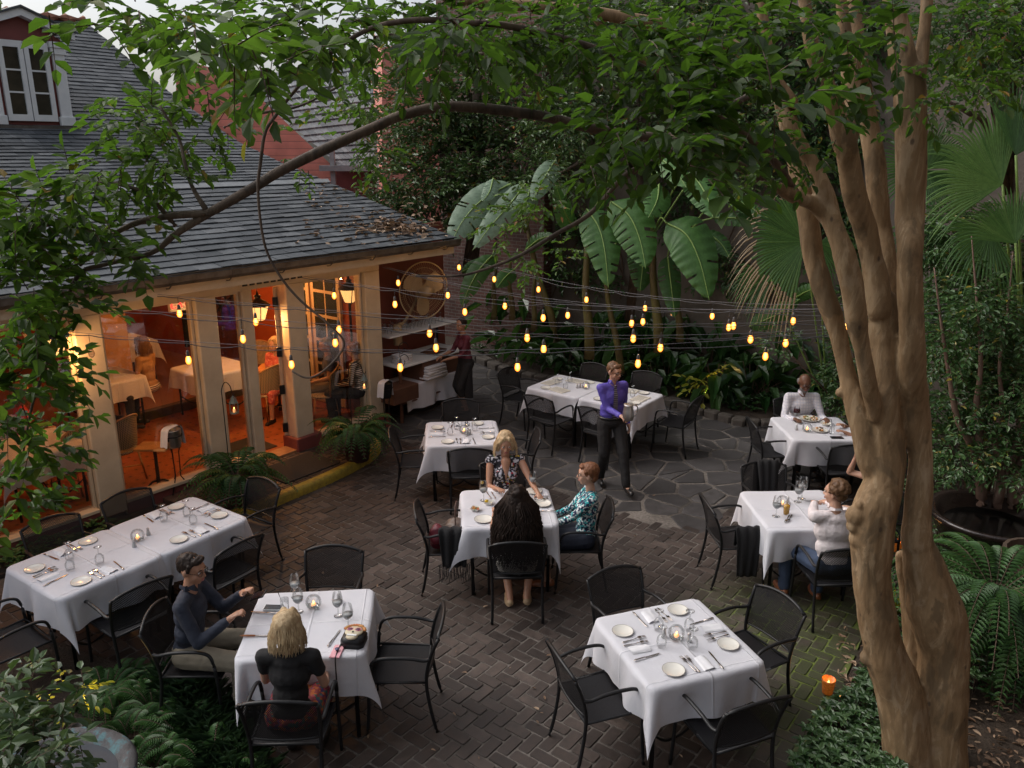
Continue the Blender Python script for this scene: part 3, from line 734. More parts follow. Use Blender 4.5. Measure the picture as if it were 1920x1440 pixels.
mb=MB(); yq(mb,[(716,560,20),(860,560,20),(860,60,20),(716,90,20)]); mb.build('wall',M_pink,pk2)
mb=MB(); yq(mb,[(716,560,20),(716,90,20),(700,60,24),(700,480,24)]); mb.build('side_wall',M_pink,pk2)
def brickmat(name,c1,c2,mort,scale=1.0,rotz=0.0):
    m,nt,out=newmat(name); tc=nt.nodes.new('ShaderNodeTexCoord'); mp=nt.nodes.new('ShaderNodeMapping'); lk(nt,tc.outputs['Object'],mp.inputs[0])
    b=nt.nodes.new('ShaderNodeTexBrick'); sp=nt.nodes.new('ShaderNodeSeparateXYZ'); lk(nt,mp.outputs[0],sp.inputs[0]); mp.inputs['Rotation'].default_value=(0,0,rotz)
    cb=nt.nodes.new('ShaderNodeCombineXYZ'); lk(nt,sp.outputs[0],cb.inputs[0]); lk(nt,sp.outputs[2],cb.inputs[1]); 
    nz=tex(nt,'ShaderNodeTexNoise',6,detail=3); va=nt.nodes.new('ShaderNodeVectorMath'); va.operation='MULTIPLY_ADD'; lk(nt,nz.outputs['Color'],va.inputs[0]); va.inputs[1].default_value=(.02,.02,0); lk(nt,cb.outputs[0],va.inputs[2])
    lk(nt,va.outputs[0],b.inputs[0]); b.inputs['Scale'].default_value=1; b.inputs['Brick Width'].default_value=.215*scale; b.inputs['Row Height'].default_value=.072*scale; b.inputs['Mortar Size'].default_value=.009*scale; b.inputs['Mortar Smooth'].default_value=.3
    b.inputs['Color1'].default_value=rgb(c1); b.inputs['Color2'].default_value=rgb(c2); b.inputs['Mortar'].default_value=rgb(mort)
    n=tex(nt,'ShaderNodeTexNoise',1.3,detail=5); col=mixc(nt,1.0,b.outputs[0],ramp(nt,[(.3,.55),(.7,1.2)],n.outputs['Fac']).outputs[0],'MULTIPLY')
    bsdf(nt,out,col,.85,bump=b.outputs['Fac'],bstr=-.6,bdist=.012); return m
M_bw=brickmat('old_red_brick',(.17,.075,.06),(.11,.05,.042),(.20,.17,.15),1.0,-(AU-PI/2))
M_conc=mat('stained_concrete',(.19,.16,.135),(.085,.072,.06),rough=.9,scale=1.2,bstr=.5,bdist=.02,bscale=14)
mb=MB(); ubox(mb,8.2,8.5,-3.3,-.5,0,7.5); o=mb.build('brick_wall',M_bw); tag(o,'old red brick wall behind the big fan','wall')
mb=MB(); ubox(mb,8.51,9.2,-.9,14,0,9.5); o=mb.build('concrete_wall',M_conc); tag(o,'tall stained concrete wall behind the banana plants','wall')
mb=MB(); ubox(mb,-6,8.9,12.2,12.5,0,9.5); o=mb.build('stucco_wall',mat('brown_stucco',(.20,.15,.115),(.12,.09,.07),rough=.9,scale=2,bstr=.4,bdist=.02,bscale=30)); tag(o,'tall brown stucco wall behind the right hand shrubs','wall')
# ================= MATERIALS =================
def perforated():
    m,nt,out=newmat('perforated_black_steel'); tc=nt.nodes.new('ShaderNodeTexCoord'); sp=nt.nodes.new('ShaderNodeSeparateXYZ'); lk(nt,tc.outputs['Object'],sp.inputs[0])
    k=2*PI/.013
    a=math_(nt,'SINE',math_(nt,'MULTIPLY',sp.outputs[0],k)); yz=math_(nt,'ADD',sp.outputs[1],sp.outputs[2]); b=math_(nt,'SINE',math_(nt,'MULTIPLY',yz,k))
    f=math_(nt,'MULTIPLY',math_(nt,'GREATER_THAN',math_(nt,'MULTIPLY',a,b),.42),.9)
    t=nt.nodes.new('ShaderNodeBsdfTransparent'); n=tex(nt,'ShaderNodeTexNoise',6)
    bs=bsdf(nt,None,ramp(nt,[(.3,(.007,.007,.008)),(.7,(.013,.012,.013))],n.outputs['Fac']).outputs[0],.5,0,.3)
    mx=nt.nodes.new('ShaderNodeMixShader'); lk(nt,f,mx.inputs[0]); lk(nt,bs.outputs[0],mx.inputs[1]); lk(nt,t.outputs[0],mx.inputs[2]); lk(nt,mx.outputs[0],out.inputs[0]); return m
M_perf=perforated()
M_seatm=mat('black_mesh_seat',(.008,.008,.009),(.013,.012,.014),spec=.25,rough=.55,scale=60,bstr=.5,bdist=.003)
def clothmat():
    m,nt,out=newmat('white_table_linen'); n=tex(nt,'ShaderNodeTexNoise',2.2,detail=4); nb=tex(nt,'ShaderNodeTexNoise',7,detail=5,rough=.65)
    tc=nt.nodes.new('ShaderNodeTexCoord'); sp=nt.nodes.new('ShaderNodeSeparateXYZ'); lk(nt,tc.outputs['Object'],sp.inputs[0])
    def crease(o,off,wd=.012):
        d=math_(nt,'ABSOLUTE',math_(nt,'SUBTRACT',sp.outputs[o],off)); r=ramp(nt,[(0,1.0),(1,0.0)],math_(nt,'MULTIPLY',d,1/wd)); return r.outputs[0]
    c=math_(nt,'ADD',math_(nt,'ADD',crease(0,0.012),crease(1,-.01)),math_(nt,'ADD',crease(0,.395,.008),crease(1,-.395,.008)))
    h=math_(nt,'ADD',nb.outputs['Fac'],math_(nt,'MULTIPLY',c,.6))
    col=ramp(nt,[(.3,(.70,.70,.74)),(.7,(.62,.62,.67))],n.outputs['Fac'])
    b=bsdf(nt,None,col.outputs[0],.85,0,.2,h,.55,.014,Sheen_Weight=.15)
    t=nt.nodes.new('ShaderNodeBsdfTranslucent'); t.inputs[0].default_value=(.7,.68,.66,1); mx=nt.nodes.new('ShaderNodeMixShader'); mx.inputs[0].default_value=.12
    lk(nt,b.outputs[0],mx.inputs[1]); lk(nt,t.outputs[0],mx.inputs[2]); lk(nt,mx.outputs[0],out.inputs[0]); return m
M_cloth=clothmat()
M_nap=mat('white_napkin_cotton',(.74,.74,.76),(.66,.66,.69),rough=.9,scale=20,bstr=.4)
M_china=mat('cream_china',(.72,.70,.64),(.68,.66,.60),rough=.18,scale=3,bstr=0)
M_rim=mat('grey_plate_rim',(.40,.38,.36),(.34,.32,.30),rough=.2,scale=3)
M_steel=mat('polished_cutlery_steel',(.55,.50,.46),(.42,.38,.35),rough=.18,scale=30,bstr=.05,metal=1)
M_tin=mat('dented_steel',(.62,.61,.60),(.48,.47,.47),rough=.38,scale=10,bstr=.3,metal=1)
M_menu=mat('menu_paper',(.60,.56,.48),(.52,.48,.41),rough=.8,scale=3)
M_flame=emitmat('candle_flame',(1,.42,.10),9)
M_wax=mat('warm_wax',(.8,.55,.3),(.75,.5,.28),rough=.5,emit=(1,.4,.12),estr=.9)
M_peb=mat('glass_pebbles',(.20,.26,.25),(.45,.50,.48),rough=.15,scale=60)
# ================= CHAIR =================
def make_chair():
    t=thing('patio_chair','black metal armchair','chair')
    def up(s): return [(s*.235,-.285,0),(s*.232,-.255,.12),(s*.23,-.225,.30),(s*.232,-.215,.43),(s*.24,-.225,.55),(s*.25,-.265,.70),(s*.255,-.315,.815)]
    for s in(-1,1):
        P=[tuple(p) for p in smoothpath(up(s),3)]; mb=MB(); mb.tube(P,.0135,8); mb.build('rear_leg',M_black,t,True)
        P=smoothpath([(s*.262,.235,0),(s*.262,.215,.22),(s*.262,.205,.45),(s*.265,.185,.60),(s*.268,.14,.652),(s*.270,.05,.668),(s*.268,-.10,.662),(s*.262,-.20,.64),(s*.250,-.245,.645)],4)
        P=[tuple(p) for p in P]; a=[p for p in P if p[2]<=.50 and p[1]>.1]; b=[p for p in P if not(p[2]<=.50 and p[1]>.1)]
        mb=MB(); mb.tube(a+[b[0]],.0135,8); mb.build('front_leg',M_black,t,True)
        mb=MB(); mb.tube([b[0]]+b[1:],.015,8,flat=.8); mb.build('armrest',M_black,t,True)
    # seat: mesh pan with rolled front
    mb=MB(); nx,ny=9,9
    for j in range(ny):
        for i in range(nx):
            x=-1+2*i/(nx-1); y=j/(ny-1); w_=.232+.014*y; yy=-.215+.435*y
            z=.435-.016*(1-x*x)+ (.008*y) - (0.05*max(0,(y-.86)/.14)**2)
            mb.v.append((x*w_,yy,z)); mb.c.append(.5)
    for j in range(ny-1):
        for i in range(nx-1): mb.f.append((j*nx+i,j*nx+i+1,(j+1)*nx+i+1,(j+1)*nx+i)); mb.mi.append(0)
    mb.build('seat',M_seatm,t,True)
    mb=MB(); mb.tube([(-.235,-.215,.436),(-.248,.19,.444),(-.235,.22,.41),(.235,.22,.41),(.248,.19,.444),(.235,-.215,.436),(-.235,-.215,.436)],.011,6); mb.build('seat_frame',M_black,t,True)
    # back: curved perforated panel in a tube frame
    def bp(x,z):   # x -1..1 z 0..1
        zz=.50+z*(.315+.045*(1-x*x)); y=-.222-.085*max(0,z)**1.3-.030*(1-x*x); return (x*(.238+.014*z),y,zz)
    mb=MB(); nx,nz=11,8
    for j in range(nz):
        for i in range(nx): mb.v.append(bp(-1+2*i/(nx-1),j/(nz-1))); mb.c.append(.5)
    for j in range(nz-1):
        for i in range(nx-1): mb.f.append((j*nx+i,j*nx+i+1,(j+1)*nx+i+1,(j+1)*nx+i)); mb.mi.append(0)
    mb.build('backrest',M_perf,t,True)
    mb=MB(); mb.tube([bp(-1+2*i/14,1) for i in range(15)],.0135,8); mb.build('back_frame',M_black,t,True); mb=MB(); mb.tube([bp(-1+2*i/10,0) for i in range(11)],.009,6); mb.build('back_rail',M_black,t,True)
    return t
chair0=make_chair(); _cu=[False]
def place_chair(mid,ang,label,adj=.315):
    """mid = plan position of the top of the backrest, ang = direction it faces (deg)"""
    a=math.radians(ang); x=mid[0]+math.cos(a)*adj; y=mid[1]+math.sin(a)*adj; rz=a-PI/2
    if not _cu[0]: _cu[0]=True; o=chair0; o.location=(x,y,.012); o.rotation_euler=(0,0,rz); o['label']=label; o['group']='black mesh armchairs'
    else: o=dup(chair0,(x,y,.012),rz,label,'black mesh armchairs')
    return o,(x,y,rz)
CH_=[((.86,6.02),-66.1,'black mesh armchair at the far left side of the front right table'),
((2.12,5.62),-151.1+0,'black mesh armchair right of the front right table, nearest the ground candle'),
((1.58,4.35),110.8,'black mesh armchair, back to us, near side of the front right table'),
((.34,4.83),20,'empty black mesh armchair at the left side of the front right table'),
((-1.56,6.4),-91,'black mesh armchair on the far side of the table with the skull bag'),
((-.53,5.33),181,'empty black mesh armchair beside the skull bag'),
((-1.49,4.35),91.1,'black mesh armchair under the blonde woman in black'),
((-2.72,5.38),2,'black mesh armchair under the man in the navy jacket'),
((.06,6.5),92,'black mesh armchair under the woman with long black hair'),
((-.93,7.25),5,'black mesh armchair holding the handbags'),
((.98,7.32),180,'black mesh armchair under the woman in the turquoise top'),
((-.10,8.45),-84,'black mesh armchair under the woman in the patterned dress'),
((-1.50,9.47),4,'black mesh armchair left of the small middle table'),
((-.71,10.71),-87,'black mesh armchair on the far side of the small middle table'),
((-.49,8.82),92,'black mesh armchair on the near side of the small middle table'),
((.33,9.42),185,'black mesh armchair right of the small middle table'),
((.37,10.88),51.6,'black mesh armchair on the near left side of the rear table'),
((1.10,10.35),50,'black mesh armchair behind the waiter, near side of the rear table'),
((2.62,10.83),146,'black mesh armchair at the right end of the rear table'),
((1.36,12.66),-128,'black mesh armchair behind the waiter\'s head, far side of the rear table'),
((2.13,12.16),-124,'black mesh armchair on the far right side of the rear table'),
((-.08,12.35),-36,'black mesh armchair in shade at the left end of the rear table'),
((3.10,9.85),0,'black mesh armchair left of the table of the bald man'),
((4.05,8.95),90,'empty black mesh armchair on the near side of the table of the bald man'),
((3.95,10.85),-90,'black mesh armchair under the bald man'),
((5.0,9.75),180,'black mesh armchair of the diner right of the bald man'),
((2.82,8.4),-86.5,'black mesh armchair with a dark shawl over its back'),
((1.95,7.38),4,'black mesh armchair with a black scarf over its arm'),
((2.98,6.38),92,'black mesh armchair under the man in the white shirt'),
((3.98,7.55),182,'black mesh armchair hidden behind the tree trunk, across from the scarf chair'),
((-2.62,7.89),-124.4,'black mesh armchair at the far right end of the window table'),
((-2.42,6.50),146,'black mesh armchair on the courtyard side of the window table, nearer the kerb'),
((-2.97,5.76),141.2,'black mesh armchair at the window table, right behind the man in navy'),
((-3.93,7.56),-39.8,'black mesh armchair between window and window table, nearer the fern'),
((-4.37,6.96),-43,'black mesh armchair between window and window table, nearer the left edge'),
((-4.18,5.35),52,'black mesh armchair at the near left end of the window table'),
]
CPOS=[place_chair(*c)[1] for c in CH_]
# ================= TABLES =================
def make_table():
    t=thing('dining_table','square bistro table with thin black metal legs under a white cloth','table')
    mb=MB(); mb.bbox((0,0,.735),(.85,.85,.025),.006); mb.build('tabletop',M_dkwood,t)
    for sx in(-1,1):
        for sy in(-1,1):
            mb=MB(); mb.tube([(sx*.37,sy*.37,0),(sx*.37,sy*.37,.72)],.016,8); mb.build('leg',M_black,t,True)
    mb=MB()
    for s in(-1,1): mb.tube([tuple(p) for p in smoothpath([(s*.37,-.37,.30),(s*.20,-.30,.16),(0,-.26,.22),(-s*.0,0,.34),(0,.26,.22),(-s*.20,.30,.16),(-s*.37,.37,.30)],4)],.010,6)
    mb.build('brace',M_black,t,True); return t
def cloth_mesh(hx,hy,ov,seed,lift=0):
    """draped cloth; ov = overhang on -x,+x,-y,+y"""
    rnd=random.Random(seed); N=64; r=.07; mb=MB(); ph=[rnd.uniform(0,6.28) for _ in range(12)]; fl=[rnd.uniform(.16,.30) for _ in range(4)]; tw=[rnd.uniform(-.25,.25) for _ in range(4)]
    def axis(h,o0,o1):
        return [-h-o0+(2*h+o0+o1)*i/(N-1) for i in range(N)]
    X=axis(hx,ov[0],ov[1]);Y=axis(hy,ov[2],ov[3])
    for j in range(N):
        for i in range(N):
            x,y=X[i],Y[j]; cx=max(-hx+r,min(hx-r,x)); cy=max(-hy+r,min(hy-r,y)); dx,dy=x-cx,y-cy; L=math.hypot(dx,dy)
            if L<=r or (abs(dx)<1e-9 and abs(dy)<=r) or (abs(dy)<1e-9 and abs(dx)<=r):
                z=.0022*math.sin(9*x+ph[0])*math.sin(7*y+ph[1])+.002*noise.noise(Vector((x*7+seed,y*7,0))); e=max(0,L-r*.6)/(r*.4) if L>0 else 0
                mb.v.append((x,y,.755+z-.004*e*e)); mb.c.append(.5); continue
            nx,ny=dx/L,dy/L; d=L-r; bx,by=cx+nx*r,cy+ny*r
            corner=min(abs(dx),abs(dy))>1e-9
            out=.010+.045*d+.03*d*noise.noise(Vector((bx*6+seed*3,by*6,d*2)))*2; s=x if abs(dy)>abs(dx) else y; k=ph[4]+ (3 if abs(dy)>abs(dx) else 0)
            if not corner:
                near=max(0,1-(min(hx-r-abs(bx) if abs(dy)>abs(dx) else hy-r-abs(by),.3))/.3)
                out+=d*(.10*math.sin(11*s+k)+.05*math.sin(23*s+ph[5]))*.8-near*.05*d
                zz=d*(1-.02)
                mb.v.append((bx+nx*out,by+ny*out,.751-zz)); mb.c.append(.5)
            else:
                th=math.atan2(abs(dy),abs(dx)); q=(0 if dx<0 else 1)+(0 if dy<0 else 2); b=math.sin(2*th)**.9; f=fl[q]
                dg=Vector((math.copysign(.7071,dx),math.copysign(.7071,dy))); tg=Vector((-dg.y,dg.x))
                o_=out-.05*d*(1-b); lat=(math.cos(2*th))*(1 if dx*dy>0 else -1)
                px=bx+nx*o_*(1-.5*b)+dg.x*f*d*b+tg.x*tw[q]*d*b; py=by+ny*o_*(1-.5*b)+dg.y*f*d*b+tg.y*tw[q]*d*b
                dd=d*(1-.10*b*f); mb.v.append((px,py,.751-dd)); mb.c.append(.5)
    for j in range(N-1):
        for i in range(N-1): mb.f.append((j*N+i,j*N+i+1,(j+1)*N+i+1,(j+1)*N+i)); mb.mi.append(0)
    if lift: mb.v=[(a,b,c+lift) for a,b,c in mb.v]
    return mb
TB={}; H_=.457
def cdir(a): return (math.cos(math.radians(a)),math.sin(math.radians(a)))
_c=cdir(55.1); _d=cdir(-35.7)
TABLES=[('T1',1.216,5.169,19.4,'front right table',(.31,.31,.31,.31),0),('T2',-1.54,5.386,5.1,'table with the skull bag',(.31,.30,.32,.31),0),
('T3',-.04,7.436,5.0,'table of the three women',(.31,.32,.31,.30),0),('T4',-.622,9.629,5.5,'small middle table',(.31,.31,.32,.31),0),
('T5',2.876,7.40,2.5,'table of the man in the white shirt',(.32,.31,.32,.31),0),('T6',3.937,9.835,.5,'table of the bald man',(.32,.31,.33,.31),0),
('T7a',1.227-_d[0]*.457,11.466-_d[1]*.457,-35.7,'left half of the rear table',(.31,.02,.31,.31),.003),('T7b',1.227+_d[0]*.457,11.466+_d[1]*.457,-35.7,'right half of the rear table',(.04,.31,.33,.31),0),
('T8a',-3.461-_c[0]*.457,6.69-_c[1]*.457,55.1,'near half of the window table',(.31,.03,.31,.31),.003),('T8b',-3.461+_c[0]*.457,6.69+_c[1]*.457,55.1,'far half of the window table',(.05,.31,.31,.31),0)]
tab0=None
for i,(k,x,y,a,desc,ov,lift) in enumerate(TABLES):
    lab='black legged table under the cloth, '+desc
    if tab0 is None: tab0=make_table(); tab0.location=(x,y,.012); tab0.rotation_euler=(0,0,math.radians(a)); tag(tab0,lab,'table','square courtyard tables')
    else: dup(tab0,(x,y,.012),math.radians(a),lab,'square courtyard tables')
    c=cloth_mesh(H_,H_,ov,i+3,.0+lift).build('tablecloth',M_cloth,None,True,(x,y,.012),math.radians(a)); tag(c,'white linen cloth on the '+desc,'tablecloth','white tablecloths')
    TB[k]=(x,y,math.radians(a),desc)
ZT=.770
# ================= TABLEWARE =================
def rot2(x,y,a): return (x*math.cos(a)-y*math.sin(a),x*math.sin(a)+y*math.cos(a))
def proto(fn): 
    o=[None]
    def put(p,rz,label,group,z=ZT,scale=None,rot=None):
        if o[0] is None: o[0]=fn(); q=o[0]; q.location=(p[0],p[1],z); q.rotation_euler=rot or (0,0,rz); q['label']=label; q['group']=group
        else: q=dup(o[0],(p[0],p[1],z),rz,label,group,scale=scale,rot=rot)
        if scale and o[0] is q: q.scale=(scale,)*3
        return q
    return put
def _plate():
    t=thing('plate','x','plate'); mb=MB(); mb.lathe([(.0,.004),(.052,.004),(.060,.008),(.079,.013)],28); mb.lathe([(.081,.010),(.05,.0),(.0,.0)],28); mb.build('dish',M_china,t,True)
    mb=MB(); mb.lathe([(.076,.0128),(.0795,.0138),(.0815,.0125),(.0805,.0095)],28); mb.build('rim',M_rim,t,True); return t
plate=proto(_plate)
def _nap():
    mb=MB(); 
    for k,(w_,z) in enumerate(((.075,.003),(.072,.008),(.045,.014))): mb.bbox((.0,.0+k*.003,z),(.075+.0*k,.15-.01*k,.007),.003)
    mb2=MB(); n=10
    for j in range(9):
        for i in range(n):
            x=-.045+.09*i/(n-1); y=-.075+.15*j/8; z=.006+.008*(1-abs(x)/.045)**.5+.003*math.sin(80*x+1.2*math.sin(9*y)); mb2.v.append((x+.004*math.sin(20*y),y,z if 0<i<n-1 else .0)); mb2.c.append(.5)
    for j in range(8):
        for i in range(n-1): mb2.f.append((j*n+i,j*n+i+1,(j+1)*n+i+1,(j+1)*n+i)); mb2.mi.append(0)
    o=mb2.build('napkin',M_nap,None,True); return tag(o,'x','napkin')
napkin=proto(_nap)
def _knife():
    t=thing('table_knife','x','knife'); mb=MB(); mb.tube([(0,-.115,.006),(0,-.10,.008),(0,-.02,.007)],[.004,.008,.005],8,flat=.6); mb.build('handle',M_steel,t,True)
    mb=MB(); mb.add([(-.004,-.02,.004),(.008,-.02,.004),(.010,.08,.003),(.002,.11,.003),(-.004,.09,.003),(-.004,-.02,.007),(.006,-.02,.006),(.008,.08,.005),(.002,.108,.005),(-.004,.09,.006)],[(0,1,2,3,4),(5,9,8,7,6),(0,5,6,1),(1,6,7,2),(2,7,8,3),(3,8,9,4),(4,9,5,0)]); mb.build('blade',M_steel,t); return t
knife=proto(_knife)
def _fork():
    t=thing('table_fork','x','fork'); mb=MB(); mb.tube([(0,-.10,.006),(0,-.085,.007),(0,-.01,.006),(0,.035,.010)],[.003,.0075,.003,.004],8,flat=.5); mb.build('handle',M_steel,t,True)
    mb=MB(); mb.bbox((0,.047,.011),(.024,.025,.004),.001)
    for x in(-.0095,-.0032,.0032,.0095): mb.tube([(x,.058,.012),(x,.08,.010),(x,.10,.006)],[.0018,.0017,.001],5)
    mb.build('tines',M_steel,t); return t
fork=proto(_fork)
GL=[(.030,.0),(.036,.02),(.039,.045),(.036,.07),(.022,.092),(.006,.102),(.0045,.112),(.0045,.150),(.010,.156),(.033,.161),(.034,.163),(.0,.163)]
def _gup():
    t=thing('upturned_goblet','x','glass'); mb=MB(); mb.lathe(GL[:6],18); mb.build('bowl',M_vg,t,True)
    mb=MB(); mb.lathe(GL[5:],14); mb.build('stem',M_vg,t,True); return t
goblet_up=proto(_gup)
def _gst():
    t=thing('stemmed_glass','x','glass'); mb=MB(); mb.lathe([(0,.0),(.034,.0),(.034,.002),(.008,.008),(.0045,.014),(.0045,.07)],14); mb.build('stem',M_vg,t,True)
    mb=MB(); mb.lathe([(.0045,.07),(.020,.078),(.036,.10),(.040,.125),(.036,.16),(.031,.19)],18); mb.build('bowl',M_vg,t,True)
    mb=MB(); mb.lathe([(.0,.08),(.018,.081),(.034,.101),(.037,.12),(.0,.12)],16); mb.build('water',mat('still_water',(.30,.32,.33),(.45,.47,.48),rough=.05,scale=40),t,True); return t
stemglass=proto(_gst)
def _shaker():
    t=thing('shaker','x','shaker'); mb=MB(); mb.lathe([(0,0),(.020,0),(.021,.004),(.015,.03),(.010,.055)],14); mb.build('jar',mat('salt_glass',(.5,.5,.5),(.35,.36,.36),rough=.1,scale=40),t,True)
    mb=MB(); mb.lathe([(.011,.054),(.013,.058),(.012,.066),(.004,.076),(0,.077)],14); mb.build('cap',M_tin,t,True); return t
shaker=proto(_shaker)
def _candle():
    t=thing('candle_bowl','x','candle'); mb=MB(); mb.lathe([(0,.0),(.030,.0),(.052,.016),(.062,.045),(.058,.075),(.042,.098),(.041,.100)],24); mb.build('bowl',M_vg,t,True)
    mb=MB()
    for _ in range(26):
        a=random.uniform(0,6.28); r=.046*random.random()**.5; mb.ball((r*math.cos(a),r*math.sin(a),.010+random.random()*.016),(.008,.007,.006),6,4)
    tag(mb.build('pebbles',M_peb,t,True),None,None,kind='stuff')
    mb=MB(); mb.lathe([(0,.020),(.019,.020),(.019,.036),(.0,.036)],14); mb.build('tealight',M_wax,t,True)
    mb=MB(); mb.lathe([(0,.036),(.005,.042),(.0065,.048),(.004,.057),(0,.066)],8); mb.build('flame',M_flame,t,True); return t
candle=proto(_candle)
SIDE={'T1':['near','right','far','left'],'T2':['near','right','far','left'],'T3':['near','right','far','left'],'T4':['near','right','far','left'],'T5':['near','right','far','left'],'T6':['near','right','far','left'],
'T7a':['near','right','far','left end'],'T7b':['near','right end','far','left'],'T8a':['courtyard','far','window','near end'],'T8b':['courtyard','far end','window','left']}
def loc(tk,k,x,y):
    cx,cy,a,_=TB[tk]; px,py=rot2(x,-H_+y,k*PI/2); px,py=rot2(px,py,a); return (cx+px,cy+py),a+k*PI/2
def sset(tk,k,menu=False,glassx=.06,j=.0):
    d=TB[tk][3]; s=SIDE[tk][k]; J=lambda: random.uniform(-.012,.012)
    def P(x,y): return loc(tk,k,x+J(),y+J())
    T=s+' side of the '+d
    p,a=P(-.20,.135); plate(p,a,'cream side plate, '+T,'side plates on the tables')
    if menu:
        p,a=P(.03,.17); mb=MB(); mb.bbox((0,0,.004),(.20,.29,.005),.002); mb.bbox((.006,.004,.0085),(.19,.28,.003),.001); o=mb.build('menu',M_menu,None,False,(p[0],p[1],ZT),a+random.uniform(-.2,.2)+PI/2); tag(o,'cream menu sheet, '+T,'menu','menus on the rear table')
        for r in range(7):
            q=MB(); q.box((random.uniform(-.005,.005),-.10+r*.033,.0108),(.13+random.uniform(-.03,.02),.006,.0006)); q.build('text_line',mat('grey_print',(.2,.19,.18)),o)
    else:
        p,a=P(.035,.135); napkin(p,a+random.uniform(-.08,.08),'folded napkin, '+T,'folded napkins',rot=(0,0,a+random.uniform(-.1,.1)))
        p,a=P(-.085,.15); fork(p,a+.08,'outer fork, '+T,'table forks')
        p,a=P(-.045,.145); fork(p,a-.03,'inner fork, '+T,'table forks')
        p,a=P(.125,.15); knife(p,a+random.uniform(-.15,.15),'table knife, '+T,'table knives')
    p,a=P(glassx,.31); goblet_up(p,a,'upside down goblet, '+T,'upturned goblets')
for k in range(4): sset('T1',k); sset('T4',k)
for tk,k in (('T8a',0),('T8a',2),('T8a',3),('T8b',0),('T8b',1),('T8b',2)): sset(tk,k)
for tk,k in (('T7a',0),('T7a',2),('T7a',3),('T7b',0),('T7b',1),('T7b',2)): sset(tk,k,menu=True)
def centre(tk,x=0,y=0,sh=((-.075,.05),(.07,-.06))):
    cx,cy,a,d=TB[tk]; p=rot2(x,y,a); candle((cx+p[0],cy+p[1]),a,'lit candle bowl on the '+d,'candle bowls')
    for i,(sx,sy) in enumerate(sh):
        p=rot2(x+sx,y+sy,a); shaker((cx+p[0],cy+p[1]),a,('salt' if i==0 else 'pepper')+' shaker beside the candle, '+d,'salt and pepper shakers')
centre('T1'); centre('T4',.02,-.02,((.04,-.07),(.075,-.05))); centre('T8b',-.43,-.02,((-.09,-.09),(.12,.03))); centre('T7a',.30,.02,((-.10,.0),(-.12,-.05)))
def AT(px,py): return G(px,py,ZT)
# --- T2 (couple) ---
candle(AT(590,1140),0,'lit candle bowl between the glasses on the table with the skull bag','candle bowls')
for n_,(px,py,w_) in enumerate(((636,1155,'leaning beside the shaker'),(655,1178,'nearest the skull bag'),(562,1148,'holding water, next to the tumbler'),(556,1120,'at the far edge holding white wine'))):
    stemglass(AT(px,py),0,'stemmed glass %s, table with the skull bag'%w_,'stemmed glasses in use',scale=1.05)
def tumbler(p,label,liq=None,straw=False):
    t=thing('tumbler',label,'glass',(p[0],p[1],ZT)); mb=MB(); mb.lathe([(0,.0),(.028,.0),(.034,.125),(.032,.125)],18); mb.build('cup',M_vg,t,True)
    if liq: mb=MB(); mb.lathe([(0,.004),(.026,.004),(.031,.095),(0,.095)],16); mb.build('drink',liq,t,True)
    if straw: mb=MB(); mb.tube([(0,.01,.01),(-.035,-.03,.20)],.003,6); mb.build('straw',M_black,t,True)
tumbler(AT(537,1150),'tall empty tumbler with a black straw by the phone',None,True)
shaker(AT(637,1128),0,'pepper shaker on the table with the skull bag','salt and pepper shakers')
def phone(p,a,label,col=M_black,case=None,w_=.075,l=.15):
    t=thing('phone',label,'phone',(p[0],p[1],ZT),a); mb=MB(); mb.bbox((0,0,.005),(w_,l,.009),.003); mb.build('body',case or M_tin,t); mb=MB(); mb.box((0,0,.0105),(w_*.9,l*.9,.001)); mb.build('screen',col,t); return t
M_screen=mat('dark_phone_screen',(.01,.01,.012),(.015,.015,.02),rough=.08)
phone(AT(514,1141),math.radians(88),'white phone lying face up in front of the man in navy',M_screen,M_white)
M_pinkp=mat('pink_phone_case',(.75,.38,.42),(.68,.33,.38),rough=.4)
ph=phone(AT(634,1223),math.radians(-5),'pink phone with a round dark grip beside the skull bag',M_pinkp,M_pinkp)
mb=MB(); mb.lathe([(0,.03),(.016,.03),(.018,.026),(.010,.02),(.010,.010)],14); mb.build('grip',mat('navy_grip',(.04,.04,.10),(.12,.12,.2),rough=.2),ph,True)
knife(AT(628,1197),math.radians(-12),'steel knife left of the pink phone','table knives'); knife(AT(495,1150),math.radians(85),'knife beside the white phone','table knives')
t=thing('steak_knife','steak knife with a wooden handle pointing at the blonde woman','knife',AT(480,1194),math.radians(-88)); mb=MB(); mb.tube([(0,-.11,.008),(0,-.09,.009),(0,0,.008)],[.006,.010,.008],8,flat=.6); mb.build('handle',mat('orange_wood_handle',(.42,.16,.06),(.32,.11,.04),rough=.4),t,True); mb=MB(); mb.box((.0,.055,.006),(.016,.11,.003)); mb.build('blade',M_steel,t)
